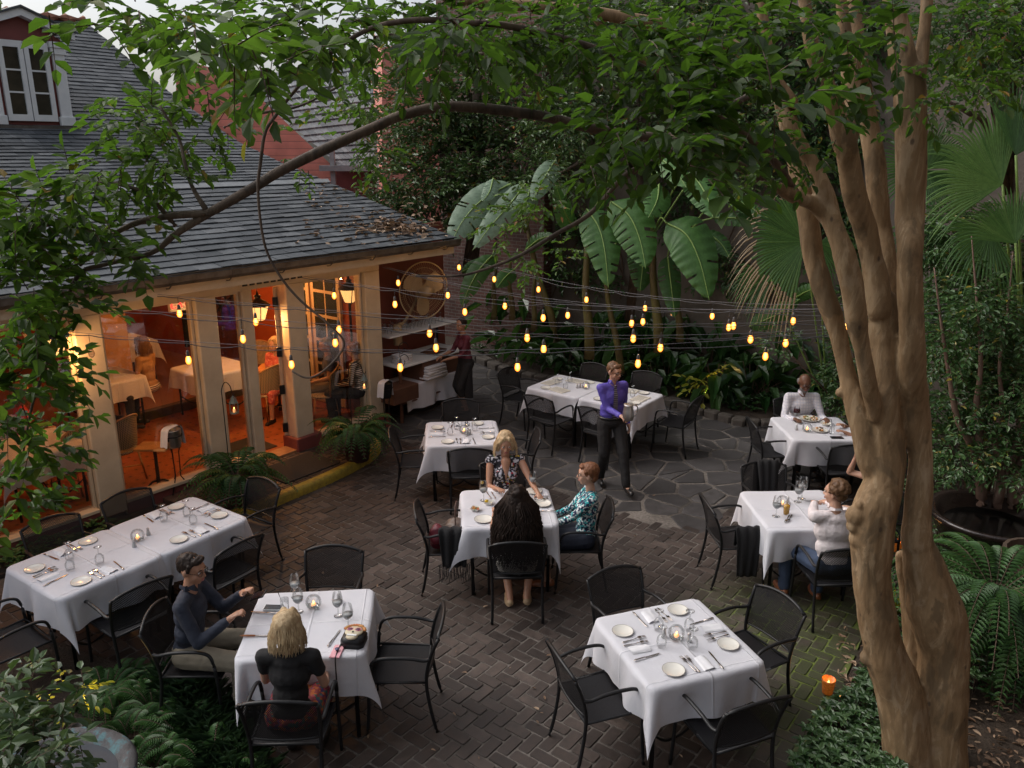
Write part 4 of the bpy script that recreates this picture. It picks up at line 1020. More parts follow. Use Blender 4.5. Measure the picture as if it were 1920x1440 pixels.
# skull shaped bag
sk=thing('skull_handbag','small black bag with a decorated sugar skull face and flowers on top','handbag',AT(666,1205)+Vector((0,0,.0)),math.radians(-6))
mb=MB(); mb.bbox((0,0,.04),(.17,.17,.08),.03); mb.build('body',M_black,sk,True)
mb=MB(); Rt=Matrix.Rotation(-.25,3,'X'); mb.ball((0,.01,.085),(.068,.062,.018),16,8); mb.ball((0,-.05,.082),(.045,.035,.016),12,6); mb.build('skull_face',mat('bone_white',(.62,.55,.40),(.50,.42,.28),rough=.5,scale=60),sk,True)
for x in(-.028,.028):
    mb=MB(); mb.ball((x,.015,.1),(.021,.018,.006),12,6); e=mb.build('eye_patch',mat('plum_eye',(.05,.01,.03),(.10,.02,.06),rough=.3),sk,True)
    mb=MB()
    for q in range(9): a=q*2*PI/9; mb.ball((x+.021*math.cos(a),.015+.018*math.sin(a),.101),(.005,.005,.003),6,4)
    mb.build('petal_ring',mat('magenta_beads',(.50,.05,.30),(.60,.10,.10),rough=.3,scale=90),e)
mb=MB(); mb.ball((0,-.018,.103),(.008,.010,.003),8,4); mb.build('nose',M_black,sk)
mb=MB()
for q in range(8): mb.box((-.03+q*.0086,-.052,.099),(.0092,.018,.003))
mb.build('teeth',M_white,sk)
mb=MB(); cols=[]
for q in range(12):
    a=.3+q*.22; mb.ball((.078*math.cos(a),.01+.075*math.sin(a),.085+.008*random.random()),(.014,.014,.010),7,5)
mb.build('flower_crown',mat('rust_flowers',(.50,.10,.05),(.45,.30,.08),rough=.6,scale=30),sk)
mb=MB(); mb.tube([tuple(p) for p in smoothpath([(-.07,-.02,.04),(-.085,-.08,.012),(-.08,-.17,.01),(-.075,-.215,-.02),(-.07,-.235,-.25),(-.09,-.24,-.42),(-.16,-.22,-.50)],5)],.005,6); mb.build('strap',M_black,sk,True)
# --- T3 ---
stemglass(AT(908,938),0,'water goblet with a lemon slice on the table of the three women','stemmed glasses in use',scale=1.1)
t=thing('lemon_slice','yellow lemon slice on the rim of the water goblet','lemon',AT(905,925)+Vector((0,0,.12))); mb=MB(); mb.ball((0,0,0),(.018,.006,.018),10,6); mb.build('flesh',mat('lemon_yellow',(.75,.50,.03),(.7,.42,.02),rough=.4),t,True)
stemglass(AT(1000,917),0,'water glass half hidden by the black hair on the table of the three women','stemmed glasses in use')
def food(t,n,r,z,cols,s=.012):
    for ci,c in enumerate(cols):
        mb=MB()
        for _ in range(n): a=random.uniform(0,6.28); q=r*random.random()**.5; mb.ball((q*math.cos(a),q*math.sin(a),z+random.random()*.012),(s*random.uniform(.6,1.2),s*random.uniform(.6,1.2),s*.6),6,4,Matrix.Rotation(a,3,'Z'))
        mb.build('food',c,t,True)
F_g=mat('leafy_green',(.08,.16,.03),(.14,.22,.05),rough=.5,scale=50); F_r=mat('tomato_red',(.5,.08,.03),(.4,.12,.03),rough=.4,scale=50); F_o=mat('golden_crust',(.60,.28,.06),(.45,.18,.05),rough=.5,scale=50)
F_b=mat('seared_brown',(.12,.05,.03),(.18,.08,.04),rough=.5,scale=50); F_w=mat('creamy_white',(.7,.66,.55),(.62,.58,.45),rough=.5,scale=50)
def bowlish(p,label,cols,sq=False,r=.06,name='small_dish',cat='dish'):
    t=thing(name,label,cat,(p[0],p[1],ZT),.5 if sq else 0); mb=MB(); mb.lathe([(0,.004),(r*.55,.004),(r,.030),(r*1.04,.031),(r*.6,.0),(0,0)],4 if sq else 22); mb.build('dish',M_china,t,not sq); food(t,6,r*.55,.015,cols); return t
bowlish(AT(893,957),'square white dish of chopped vegetables',[F_r,F_g,F_b,F_o],True)
t=bowlish(AT(918,945),'square white dish with a lemon wedge',[F_w],True); mb=MB(); mb.ball((-.02,.015,.03),(.022,.014,.016),10,6); mb.build('lemon',mat('lemon_yellow',(.75,.50,.03)),t,True)
plate(AT(908,975),0,'cream plate left of the woman with black hair','side plates on the tables',scale=1.15)
plate(AT(1002,922),0,'cream plate at the far right corner of the table of the three women','side plates on the tables',scale=1.1)
plate(AT(1018,945),0,'cream plate with a fork on it before the woman in turquoise','side plates on the tables',scale=1.15)
fork(AT(1014,941),math.radians(-55),'fork resting across the plate of the woman in turquoise','table forks',z=ZT+.014)
for i_,yy in enumerate((931,936)): fork(AT(1013,yy),math.radians(90),('far' if i_==0 else 'near')+' fork above the plate of the woman in turquoise','table forks')
knife(AT(1022,959),math.radians(92),'knife below the plate of the woman in turquoise','table knives')
napkin(AT(926,920),0,'crumpled napkin under the hand of the woman in the patterned dress','folded napkins',rot=(0,0,1.2)); 
for i_,(px,a) in enumerate(((916,18),(925,15))): knife(AT(px,927),math.radians(a),('left' if i_==0 else 'right')+' black handled knife beside the water goblet','table knives')
# --- T5 ---
candle(AT(1468,948),0,'lit candle bowl behind the beer','candle bowls')
stemglass(AT(1456,967),0,'water goblet left of the beer','stemmed glasses in use',scale=1.1); stemglass(AT(1497,940),0,'water glass at the far edge of the beer table','stemmed glasses in use',scale=1.15); stemglass(AT(1504,934),0,'white wine glass right behind the water glass','stemmed glasses in use',scale=1.25)
tumbler(AT(1475,963),'pint glass of golden beer',mat('golden_beer',(.55,.30,.03),(.50,.25,.02),rough=.1,scale=5,emit=(.6,.3,.03),estr=.08))  # beer has a faint painted glow from emission
shaker(AT(1478,943),0,'pepper shaker behind the beer','salt and pepper shakers'); fork(AT(1477,973),math.radians(150),'left fork near the elbow of the man in the white shirt','table forks'); fork(AT(1482,972),math.radians(150),'right fork near the elbow of the man in the white shirt','table forks')
knife(AT(1530,939),math.radians(90),'knife before the man in the white shirt','table knives')
# --- T6 ---
shaker(AT(1494,805),0,'salt shaker left of the candle on the table of the bald man','salt and pepper shakers'); candle(AT(1514,808),0,'lit candle bowl on the table of the bald man','candle bowls')
q=plate(AT(1519,786),0,'large plate of food before the bald man','side plates on the tables',scale=1.7)
t=thing('salad','pale green salad on the large plate of the bald man','food',AT(1519,786)+Vector((0,0,.014))); food(t,10,.09,.006,[F_g,F_w,F_o],.016)
q=plate(AT(1538,807),0,'plate of bread pieces right of the candle','side plates on the tables',scale=1.25); t=thing('bread','torn bread pieces on the small plate right of the candle','food',AT(1538,807)+Vector((0,0,.012))); food(t,5,.05,.01,[F_w,F_o,F_b],.02)
bowlish(AT(1549,796),'dish of golden food at the table of the bald man',[F_o,F_w],False,.07)
stemglass(AT(1493,790),0,'red wine glass by the bald man','stemmed glasses in use',scale=1.1); t=thing('red_wine','dark red wine in the glass by the bald man','wine',AT(1493,790)); mb=MB(); mb.lathe([(0,.13),(.041,.13),(.042,.16),(.038,.175),(0,.175)],14); mb.build('surface',mat('red_wine',(.05,.005,.01),(.07,.01,.015),rough=.1),t,True)
tumbler(AT(1560,812),'tall glass with a straw by the bare hand',None,True)
phone(AT(1570,820),math.radians(90),'black phone lying near the hand at the table of the bald man',M_screen,M_black)
# ================= CLOTHES AND BAGS ON CHAIRS =================
def drape(name,label,cat,P,w_,m,group=None,sp=.012):
    """folded cloth hanging over a bar: P = path (cross-section), w_ = half width vector"""
    mb=MB(); path=smoothpath(P,5); n=15; wv=Vector(w_)
    for j,p in enumerate(path):
        t=j/(len(path)-1)
        for i in range(n):
            s=-1+2*i/(n-1); q=Vector(p)+wv*(s*(1-.25*abs(2*t-1)))+Vector((0,0,1)).cross(wv).normalized()*(sp*math.sin(9*s+3*t)); mb.v.append(tuple(q)); mb.c.append(.5)
    for j in range(len(path)-1):
        for i in range(n-1): mb.f.append((j*n+i,j*n+i+1,(j+1)*n+i+1,(j+1)*n+i)); mb.mi.append(0)
    o=mb.build(name,m,None,True); so_=o.modifiers.new('s','SOLIDIFY'); so_.thickness=.008; return tag(o,label,cat,group)
M_scarf=mat('black_knit_wool',(.010,.010,.011),(.018,.017,.018),rough=.95,scale=80,bstr=.7,bdist=.004)
cx,cy,crz=CPOS[27]   # scarf over near arm of chair left of T5
a=crz+PI/2; fx,fy=math.cos(a),math.sin(a); rx,ry=fy,-fx
def cl(c,x,y,z): # chair local to world
    X,Y_,r=c; px,py=rot2(x,y,r); return (X+px,Y_+py,z)
c=CPOS[27]; drape('scarf','black scarf hanging over the near arm of the chair left of the beer table','scarf',[cl(c,.18,.02,.46),cl(c,.22,.02,.60),cl(c,.265,.02,.70),cl(c,.31,.02,.62),cl(c,.33,.02,.40),cl(c,.335,.02,.20)],tuple(Vector((fx,fy,0))*.13),M_scarf)
c=CPOS[26]; a2=c[2]; drape('shawl','dark shawl thrown over the back of the chair behind the beer table','shawl',[cl(c,-.05,-.20,.50),cl(c,-.05,-.26,.72),cl(c,-.05,-.33,.885),cl(c,-.05,-.40,.74),cl(c,-.05,-.40,.45),cl(c,-.05,-.39,.22)],(math.cos(a2)*.13,math.sin(a2)*.13,0),M_scarf)
c=CPOS[9]
def bag(name,label,c,x,y,sz,m,strap=True):
    p=cl(c,x,y,.45); t=thing(name,label,'handbag',p,c[2]); mb=MB(); mb.ball((0,0,sz[2]/2),(sz[0]/2,sz[1]/2,sz[2]/2),16,10); 
    remeshed(mb,'body',m,t,.02,4,lambda co,n: n*(.012*math.sin(co.x*60)*math.sin(co.z*40)))
    if strap: mb=MB(); mb.tube([tuple(q) for q in smoothpath([(-sz[0]*.35,0,sz[2]*.8),(-sz[0]*.2,.02,sz[2]*1.6),(sz[0]*.2,.0,sz[2]*1.55),(sz[0]*.35,0,sz[2]*.8)],5)],.007,6); mb.build('strap',mat('brown_leather',(.10,.05,.035),(.07,.035,.025),rough=.5),t,True)
    return t
bag('brown_handbag','taupe handbag with long brown straps on the chair left of the three women',c,.0,.06,(.34,.22,.26),mat('taupe_leather',(.14,.10,.08),(.10,.07,.055),rough=.5))
bag('red_handbag','crimson handbag nearest the backrest on the chair of bags',c,.10,-.12,(.20,.16,.26),mat('crimson_leather',(.16,.015,.025),(.11,.01,.02),rough=.45,bstr=.5,scale=25),False)
o=drape('fringed_shawl','black fringed shawl hanging off the near side of the chair of bags','shawl',[cl(c,.05,.05,.62),cl(c,.16,.04,.70),cl(c,.27,.04,.72),cl(c,.31,.04,.55),cl(c,.32,.04,.36)],tuple(Vector((math.cos(c[2]+PI/2),math.sin(c[2]+PI/2),0))*.15),M_scarf,sp=.02)
mb=MB()
for i in range(34):
    s=-.15+.3*i/33; p=Vector(cl(c,.315,.04+s,.38)); mb.tube([p,p+Vector((random.uniform(-.01,.01),random.uniform(-.01,.01),-.07)),p+Vector((random.uniform(-.02,.02),random.uniform(-.02,.02),-.13-random.random()*.06))],.0025,4)
f=mb.build('fringe',M_scarf,o); 
# ================= SERVICE STATION, FAN, BUCKETS =================
st=thing('service_station','tiered side station with linen shelves against the red wall','sideboard')
def sb(name,u0,u1,v0,v1,z0,z1,m,b=.01,par=None):
    mb=MB(); ubox(mb,u0,u1,v0,v1,z0,z1,b); return mb.build(name,m,par or st)
M_wd=mat('brown_station_wood',(.13,.06,.035),(.09,.04,.025),rough=.5,scale=6)
sb('counter',3.35,4.95,-.45,.22,.90,.93,M_white); sb('upper_shelf',3.35,4.95,-.50,.02,1.36,1.385,M_white)
for u in(3.37,4.93):
    for v in(-.44,.20): sb('leg',u-.02,u+.02,v-.02,v+.02,.0,.90,M_wd,.004)
for u in(3.37,4.93): sb('upright',u-.015,u+.015,-.46,-.43,.93,1.36,M_black,.004)
sb('cabinet',3.9,4.9,-.42,.18,.50,.88,M_wd); sb('lower_shelf',3.4,4.9,-.42,.20,.30,.325,M_wd)
lin=cloth_mesh(.70,.28,(.05,.05,.42,.05),77); o=lin.build('station_cloth',M_cloth,None,True,W(4.15,-.08,-.18),AU); tag(o,'off-white cloth hanging down the front of the side station','tablecloth')
box=thing('wooden_crate','brown wooden crate on top of the low cloth of the side station','crate',W(3.30,.22,.42),AU); mb=MB(); mb.bbox((0,0,.12),(.55,.36,.24),.01); mb.build('side_panel',M_wd,box); 
for i in range(5):
    mb=MB(); mb.bbox((0,0,.02),(.50-.02*i,.36,.035),.01); o=mb.build('folded_linen',M_nap,None,True,W(4.15,.1,.60+i*.042),AU+random.uniform(-.1,.1)); tag(o,'folded white linen, %s of the pile on the side station'%['bottom','second','third','fourth','top'][i],'linen','pile of folded linen')
for i in range(4):
    mb=MB(); mb.bbox((0,0,.015),(.26,.22,.03),.008); o=mb.build('napkin_pile',M_nap,None,True,W(3.60,.02,.935+i*.034),AU+random.uniform(-.12,.12)); tag(o,'stack of white napkins on the counter, %s layer'%['bottom','second','third','top'][i],'napkins','napkins stacked on the counter')
for i in range(8):
    for j in range(3): goblet_up(W(3.5+i*.17,-.42+j*.14),0,'clear goblet upside down on the upper shelf of the side station','goblets on the shelf',z=1.386)
for i in range(3): mb=MB(); mb.bbox((0,0,.006),(.36,.26,.012),.003); o=mb.build('serving_tray',M_wd,None,False,W(4.4,-.05+.02*i,.935+i*.014),AU+.1*i); tag(o,'brown serving tray, %s in the stack on the counter'%['lowest','middle','top'][i],'tray','trays on the counter')
mb=MB()
for s in(-1,1):
    P=[W(3.4+ (1 if s>0 else 0)*.0+.13*math.cos(a)*(1-a/9),.24,1.12+s*.1+.13*math.sin(a)*(1-a/9)) for a in [k*.35 for k in range(20)]]; mb.tube(P,.006,5)
mb.build('iron_scroll',M_black,st,True)
# fan
fp=PU(795,545,-.05); ft=thing('industrial_fan','large round caged fan on a bracket by the red wall','fan',fp,AU+math.radians(-12)); r=.465
M_cage=mat('tan_fan_wire',(.50,.38,.22),(.42,.31,.18),rough=.5)
M_blade=mat('tan_fan_blade',(.52,.40,.24),(.44,.33,.20),rough=.5)
Rx=Matrix.Rotation(PI/2,3,'X')
mb=MB()
for rr,th in((r,.013),(r*.8,.003),(r*.6,.003),(r*.4,.003),(r*.22,.005)):
    for yy in((-.05,.07) if rr<r else (.0,)):
        k=yy*(1-(rr/r)**2*.9); mb.tube([(rr*math.cos(2*PI*i/40),k,rr*math.sin(2*PI*i/40)) for i in range(41)],th,5)
for i in range(72):
    a=2*PI*i/72
    for yy in (-.05,.07): mb.tube([(.08*math.cos(a),yy,.08*math.sin(a)),(r*.6*math.cos(a+.1),yy*.75,r*.6*math.sin(a+.1)),(r*math.cos(a+.16),0,r*math.sin(a+.16))],.0017,3,cap=False)
mb.build('cage',M_cage,ft,True)
for i in range(3):
    a=2*PI*i/3+PI*1.5; mb=MB(); V=[]
    pts=[(.05,-.04),(.14,-.15),(.30,-.17),(.40,-.08),(.41,.02),(.36,.12),(.22,.13),(.05,.05)]
    vs=[(x*math.cos(a)-y*math.sin(a),y*.25+.01,x*math.sin(a)+y*math.cos(a)) for x,y in pts]; mb.add(vs,[tuple(range(8))]); mb.build('blade',M_blade,ft)
mb=MB(); mb.lathe([(0,-.06),(.07,-.06),(.08,.0),(.07,.16),(0,.17)],18,M=Rx); mb.build('hub',M_cage,ft,True)
mb=MB(); mb.tube([tuple(p) for p in smoothpath([(0,.14,0),(-.1,.16,-.25),(-.3,.15,-.50),(-.42,.12,-.52)],5)],.025,8); mb.bbox((-.47,.1,-.68),(.14,.12,.34),.03); mb.build('mounting_arm',M_cage,ft,True)
# wine buckets on stands
def bucket(p,label,towel=True,m=M_tin,h=.62):
    t=thing('ice_bucket_stand',label,'ice bucket',(p[0],p[1],p[2] if len(p)>2 else 0))
    mb=MB(); mb.lathe([(0,h+.02),(.085,h+.02),(.095,h+.06),(.108,h+.24),(.112,h+.25),(.104,h+.24),(.09,h+.10),(0,h+.09)],22); mb.build('bucket',m,t,True)
    mb=MB(); mb.tube([(.112*math.cos(2*PI*i/20),.112*math.sin(2*PI*i/20),h+.17) for i in range(21)],.006,5)
    mb.build('ring',M_black,t,True)
    for i in range(3):
        a=2*PI*i/3+.4; mb=MB(); mb.tube([(.11*math.cos(a),.11*math.sin(a),h+.17),(.05*math.cos(a),.05*math.sin(a),h-.05),(.04*math.cos(a),.04*math.sin(a),.25),(.18*math.cos(a),.18*math.sin(a),0)],.008,6); mb.build('leg',M_black,t,True)
    if towel:
        mb=MB(); n=9; path=smoothpath([(-.16,0,h+.06),(-.13,0,h+.20),(-.10,0,h+.27),(0,0,h+.285),(.10,0,h+.27),(.135,0,h+.18),(.155,0,h+.02)],5)
        for p_ in path:
            for i in range(n): s=-1+2*i/(n-1); mb.v.append((p_[0],s*.055,p_[2]+.006*math.cos(5*s))); mb.c.append(.5)
        for j in range(len(path)-1):
            for i in range(n-1): mb.f.append((j*n+i,j*n+i+1,(j+1)*n+i+1,(j+1)*n+i)); mb.mi.append(0)
        t2=thing('towel','white towel draped over the '+('bucket inside the window' if p[1]<9.6 else 'bucket by the side station'),'towel',(p[0],p[1],p[2] if len(p)>2 else 0),AU+.3); mb.build('cloth',M_nap,t2,True)
    return t
bp_=W(-.30,.16); bp_=G(338,928,.05); bucket((bp_.x,bp_.y,.05),'steel ice bucket on a tripod stand outside the window, left of the potted fern')
bq=G(727,818,0.0); bucket((bq.x,bq.y,0),'black ice bucket on a stand in front of the side station',True,M_black,.60)
# ================= LANTERNS AND HOOKS =================
M_lglass=mat('frosted_lantern_glass',(.9,.62,.30),(.85,.55,.25),rough=.5,emit=(1,.50,.16),estr=1.6)
def coach(p,label,pole=False,pw=34):
    t=thing('coach_lantern',label,'lantern',p,AU+.4)
    def fr(z,r): return [(r*sx,r*sy,z) for sx,sy in((-1,-1),(1,-1),(1,1),(-1,1))]
    a=fr(-.16,.055);b=fr(.05,.105)
    for i in range(4):
        mb=MB(); j=(i+1)%4; mb.quad(a[i],a[j],b[j],b[i]); mb.build('glass_pane',M_lglass,t)
    mb=MB()
    for i in range(4): mb.tube([a[i],b[i]],.007,5); mb.tube([a[i],a[(i+1)%4]],.008,5); mb.tube([b[i],b[(i+1)%4]],.008,5)
    mb.build('frame',M_black,t)
    mb=MB(); mb.lathe([(.165,.045),(.16,.06),(.10,.105),(.045,.14),(.04,.17),(.055,.18),(.02,.20),(.008,.25),(0,.26)],16); mb.build('hood',M_black,t,True)
    if pole: mb=MB(); mb.lathe([(.03,-.16),(.02,-.22),(.018,-1.0),(.0,-1.0)],8); mb.build('pole',M_black,t,True)
    else: mb=MB(); mb.tube([(0,0,.25),(0,0,2.70-p[2])],.005,5); mb.build('hanging_rod',M_black,t)
    mb=MB(); mb.ball((0,0,-.06),(.02,.02,.035),8,6); mb.build('bulb',emitmat('warm_lamp',(1,.55,.2),14),t,True)
    L=bpy.data.lights.new('lantern_light','POINT'); L.energy=pw; L.color=(1,.50,.17); L.shadow_soft_size=.015; lo=bpy.data.objects.new('lantern_light',L); COL.objects.link(lo); lo.location=(p[0],p[1],p[2]-.20)
    return t
coach(PU(100,640,.22),'glowing coach lantern hanging left of the first post, behind the leaves')
coach(PU(485,580,-.35),'glowing coach lantern hanging between the posts beside the door',False,42)
coach(PU(655,548,-.30),'glowing coach lantern near the corner post',True,42)
# interior ceiling lamps (lit through the windows)
for i,(u,v) in enumerate(((-3.6,-1.5),(-1.2,-1.3),(-2.2,-4.6),(.9,-1.4),(2.3,-1.6),(1.6,-5.0))):
    p=W(u,v,2.45); t=thing('ceiling_lamp',['amber lamp above the left most indoor table','amber lamp above the indoor tables by the second post','amber lamp deep inside over the wooden floor','amber lamp inside the open door','amber lamp over the seated woman in coral','amber lamp in the far corner of the dining room'][i],'lamp',p,group='amber lamps inside the dining room')
    mb=MB(); mb.lathe([(.03,.1),(.09,-.02),(.085,-.10),(.0,-.10)],14); mb.build('shade',mat('amber_shade',(.8,.45,.2),(.75,.4,.16),rough=.6,emit=(1,.45,.13),estr=3),t,True)
    mb=MB(); mb.tube([(0,0,.09),(0,0,.25)],.006,5); mb.build('rod',M_black,t)
    L=bpy.data.lights.new('lamp_light','POINT'); L.energy=[20,22,15,34,52,26][i]; L.color=(1,.36,.10); L.shadow_soft_size=.02; lo=bpy.data.objects.new('lamp_light',L); COL.objects.link(lo); lo.location=(p.x,p.y,p.z-.22)
def hooklantern(foot,top,label,h=1.5,hook=(.14,0)):
    t=thing('garden_lantern_hook',label,'lantern hook',foot); hx,hy=hook
    mb=MB(); mb.tube([tuple(p) for p in smoothpath([(0,0,0),(0,0,h*.5),(0,0,h-.12),(.0,0,h),(hx*.4,hy*.4,h+.10),(hx*.85,hy*.85,h+.06),(hx,hy,h-.04),(hx*1.12,hy*1.12,h-.06),(hx*1.2,hy*1.2,h-.03)],5)],.006,6); mb.build('pole',M_black,t,True)
    l=thing('candle_lantern',label.replace('thin black hook','small verdigris candle lantern').replace('holding a lantern','hanging from its hook'),'lantern',(foot[0]+hx*1.05,foot[1]+hy*1.05,foot[2]+h-.06))
    M_v=mat('verdigris_metal',(.16,.21,.19),(.10,.12,.11),rough=.6,scale=30)
    mb=MB(); mb.lathe([(.0,-.22),(.055,-.22),(.055,-.21),(.0,-.205)],6); mb.lathe([(.052,-.09),(.035,-.06),(.012,-.03),(.006,0)],6)
    for i in range(6): a=PI/3*i; mb.tube([(.052*math.cos(a),.052*math.sin(a),-.21),(.052*math.cos(a),.052*math.sin(a),-.09)],.004,4); mb.tube([(.052*math.cos(a),.052*math.sin(a),-.09),(.03*math.cos(a),.03*math.sin(a),-.035),(0,0,0)],.004,4)
    mb.build('frame',M_v,l)
    mb=MB(); mb.lathe([(0,-.21),(.018,-.21),(.018,-.17),(0,-.17)],8); mb.build('candle',M_wax,l,True); mb=MB(); mb.lathe([(0,-.17),(.006,-.16),(0,-.14)],6); mb.build('flame',M_flame,l)
hooklantern(tuple(G(437,930,.105)),0,'thin black hook holding a lantern above the first potted fern',1.36,(.13,-.02))
hooklantern(tuple(G(664,855,.105)),0,'thin black hook holding a lantern by the corner post fern',1.25,(.19,.0))
hooklantern(tuple(YP(1235,800,14.2).xy.to_3d()+Vector((0,0,.07))),0,'thin black hook holding a lantern among broad leaves behind the rear table',1.55,(.12,0))
hooklantern(tuple(G(1790,985,.05)),0,'thin black hook holding a lantern at the right beside the big dark bowl',1.05,(.10,0))
# ground candle
def ground_candle(p,label,s=1):
    t=thing('ground_candle',label,'candle',p); mb=MB(); mb.lathe([(0,.0),(.036*s,.0),(.046*s,.09*s),(.048*s,.11*s),(.044*s,.11*s),(.034*s,.012*s),(0,.012*s)],20)
    m=mat('amber_mercury_glass',(.14,.035,.01),(.5,.16,.03),rough=.25,scale=45,emit=(1,.25,.03),estr=.12); mb.build('cup',m,t,True); mb=MB(); mb.lathe([(0,.02),(.03*s,.02),(.03*s,.05*s),(0,.05*s)],12); mb.build('wax',M_wax,t,True); mb=MB(); mb.lathe([(0,.05*s),(.009*s,.065*s),(.006*s,.085*s),(0,.10*s)],8); mb.build('flame',M_flame,t,True)
    L=bpy.data.lights.new('candle_light','POINT'); L.energy=.5; L.color=(1,.45,.12); L.shadow_soft_size=.02; lo=bpy.data.objects.new('candle_light',L); COL.objects.link(lo); lo.location=(p[0],p[1],p[2]+.13)
ground_candle(tuple(G(1553,1297,.012)),'glowing amber glass candle on the bricks below the tree',1.15)
ground_candle(tuple(G(1683,1032,.1)),'glowing amber candle glimpsed between the two trunks',1.1)
# exit sign
es=thing('exit_sign','glowing red EXIT sign inside the glass porch','sign'); ep=PU(341,566,-1.2); es.location=ep; es.rotation_euler=(0,0,AU)
mb=MB(); mb.bbox((0,0,0),(.40,.05,.24),.01); mb.build('housing',M_white,es)
SEG={'E':[(0,0,0,1),(0,0,1,0),(0,.5,.8,.5),(0,1,1,1)],'X':[(0,0,1,1),(0,1,1,0)],'I':[(.5,0,.5,1)],'T':[(.5,0,.5,1),(0,1,1,1)]}
M_exit=emitmat('exit_red',(1,.03,.02),5)
for i,ch in enumerate('EXIT'):
    mb=MB(); x0=-.165+i*.09
    for a_,b_,c_,d_ in SEG[ch]: mb.tube([(x0+a_*.06,-.030,-.07+b_*.14),(x0+c_*.06,-.030,-.07+d_*.14)],.010,4)
    mb.build('letter',M_exit,es)
# ================= STRING LIGHTS =================
RA=Vector((5.6,8.35,2.72))
M_bulb=None
def bulbmat():
    m,nt,out=newmat('lit_edison_bulb'); e=nt.nodes.new('ShaderNodeEmission')
    lw=nt.nodes.new('ShaderNodeLayerWeight'); lw.inputs[0].default_value=.4; r=ramp(nt,[(0,(6.5,3.0,.7)),(.18,(4.0,1.4,.20)),(.5,(2.0,.50,.04)),(1,(.7,.15,.01))],lw.outputs['Facing']); lk(nt,r.outputs[0],e.inputs[0]); e.inputs[1].default_value=1; lk(nt,e.outputs[0],out.inputs[0]); return m
M_bulb=bulbmat(); M_cable=mat('black_cable',(.05,.05,.053),(.08,.078,.08),rough=.5)
M_wirem=mat('steel_wire',(.20,.19,.20),(.15,.145,.155),rough=.45,metal=.4)
BULBS={'f':[(861,500),(927,522),(1010,541),(1100,560),(1210,576),(1336,590)],
'e':[(747,529),(840,552),(947,572),(1065,589),(1206,601),(1367,611),(1488,599),(1586,610)],
'd':[(627,553),(741,569),(872,583),(1019,594),(1185,604),(1376,608)],
'a':[(337,587),(480,602),(636,616),(806,623),(989,631),(1188,632),(1408,633),(1474,640)],
'b':[(456,634),(629,641),(818,650),(1020,652),(1239,649),(1436,665)],
'c':[(172,661),(354,674),(547,682),(751,687),(971,686),(1197,679)]}
LEFT={'f':(857,482),'e':(717,500),'d':(562,519),'a':(280,553),'b':(150,577),'c':(60,618)}
DESC={'f':'farthest','e':'second farthest','d':'third farthest','a':'middle','b':'second nearest','c':'nearest'}
mb=MB(); mb.lathe([(0,-.096),(.012,-.094),(.027,-.076),(.032,-.054),(.026,-.022),(.015,.0)],16); bulbmesh=mb.mesh('bulb',M_bulb,True)
mb=MB(); mb.lathe([(.0,.055),(.010,.055),(.016,.035),(.019,.0),(.017,-.01),(.0,-.01)],12); mb.tube([(0,0,.05),(0,0,.12)],.003,5); sockmesh=mb.mesh('socket',M_cable,True)
M_unlit=glassmat('unlit_bulb_glass',(.8,.75,.7),.6,.05)
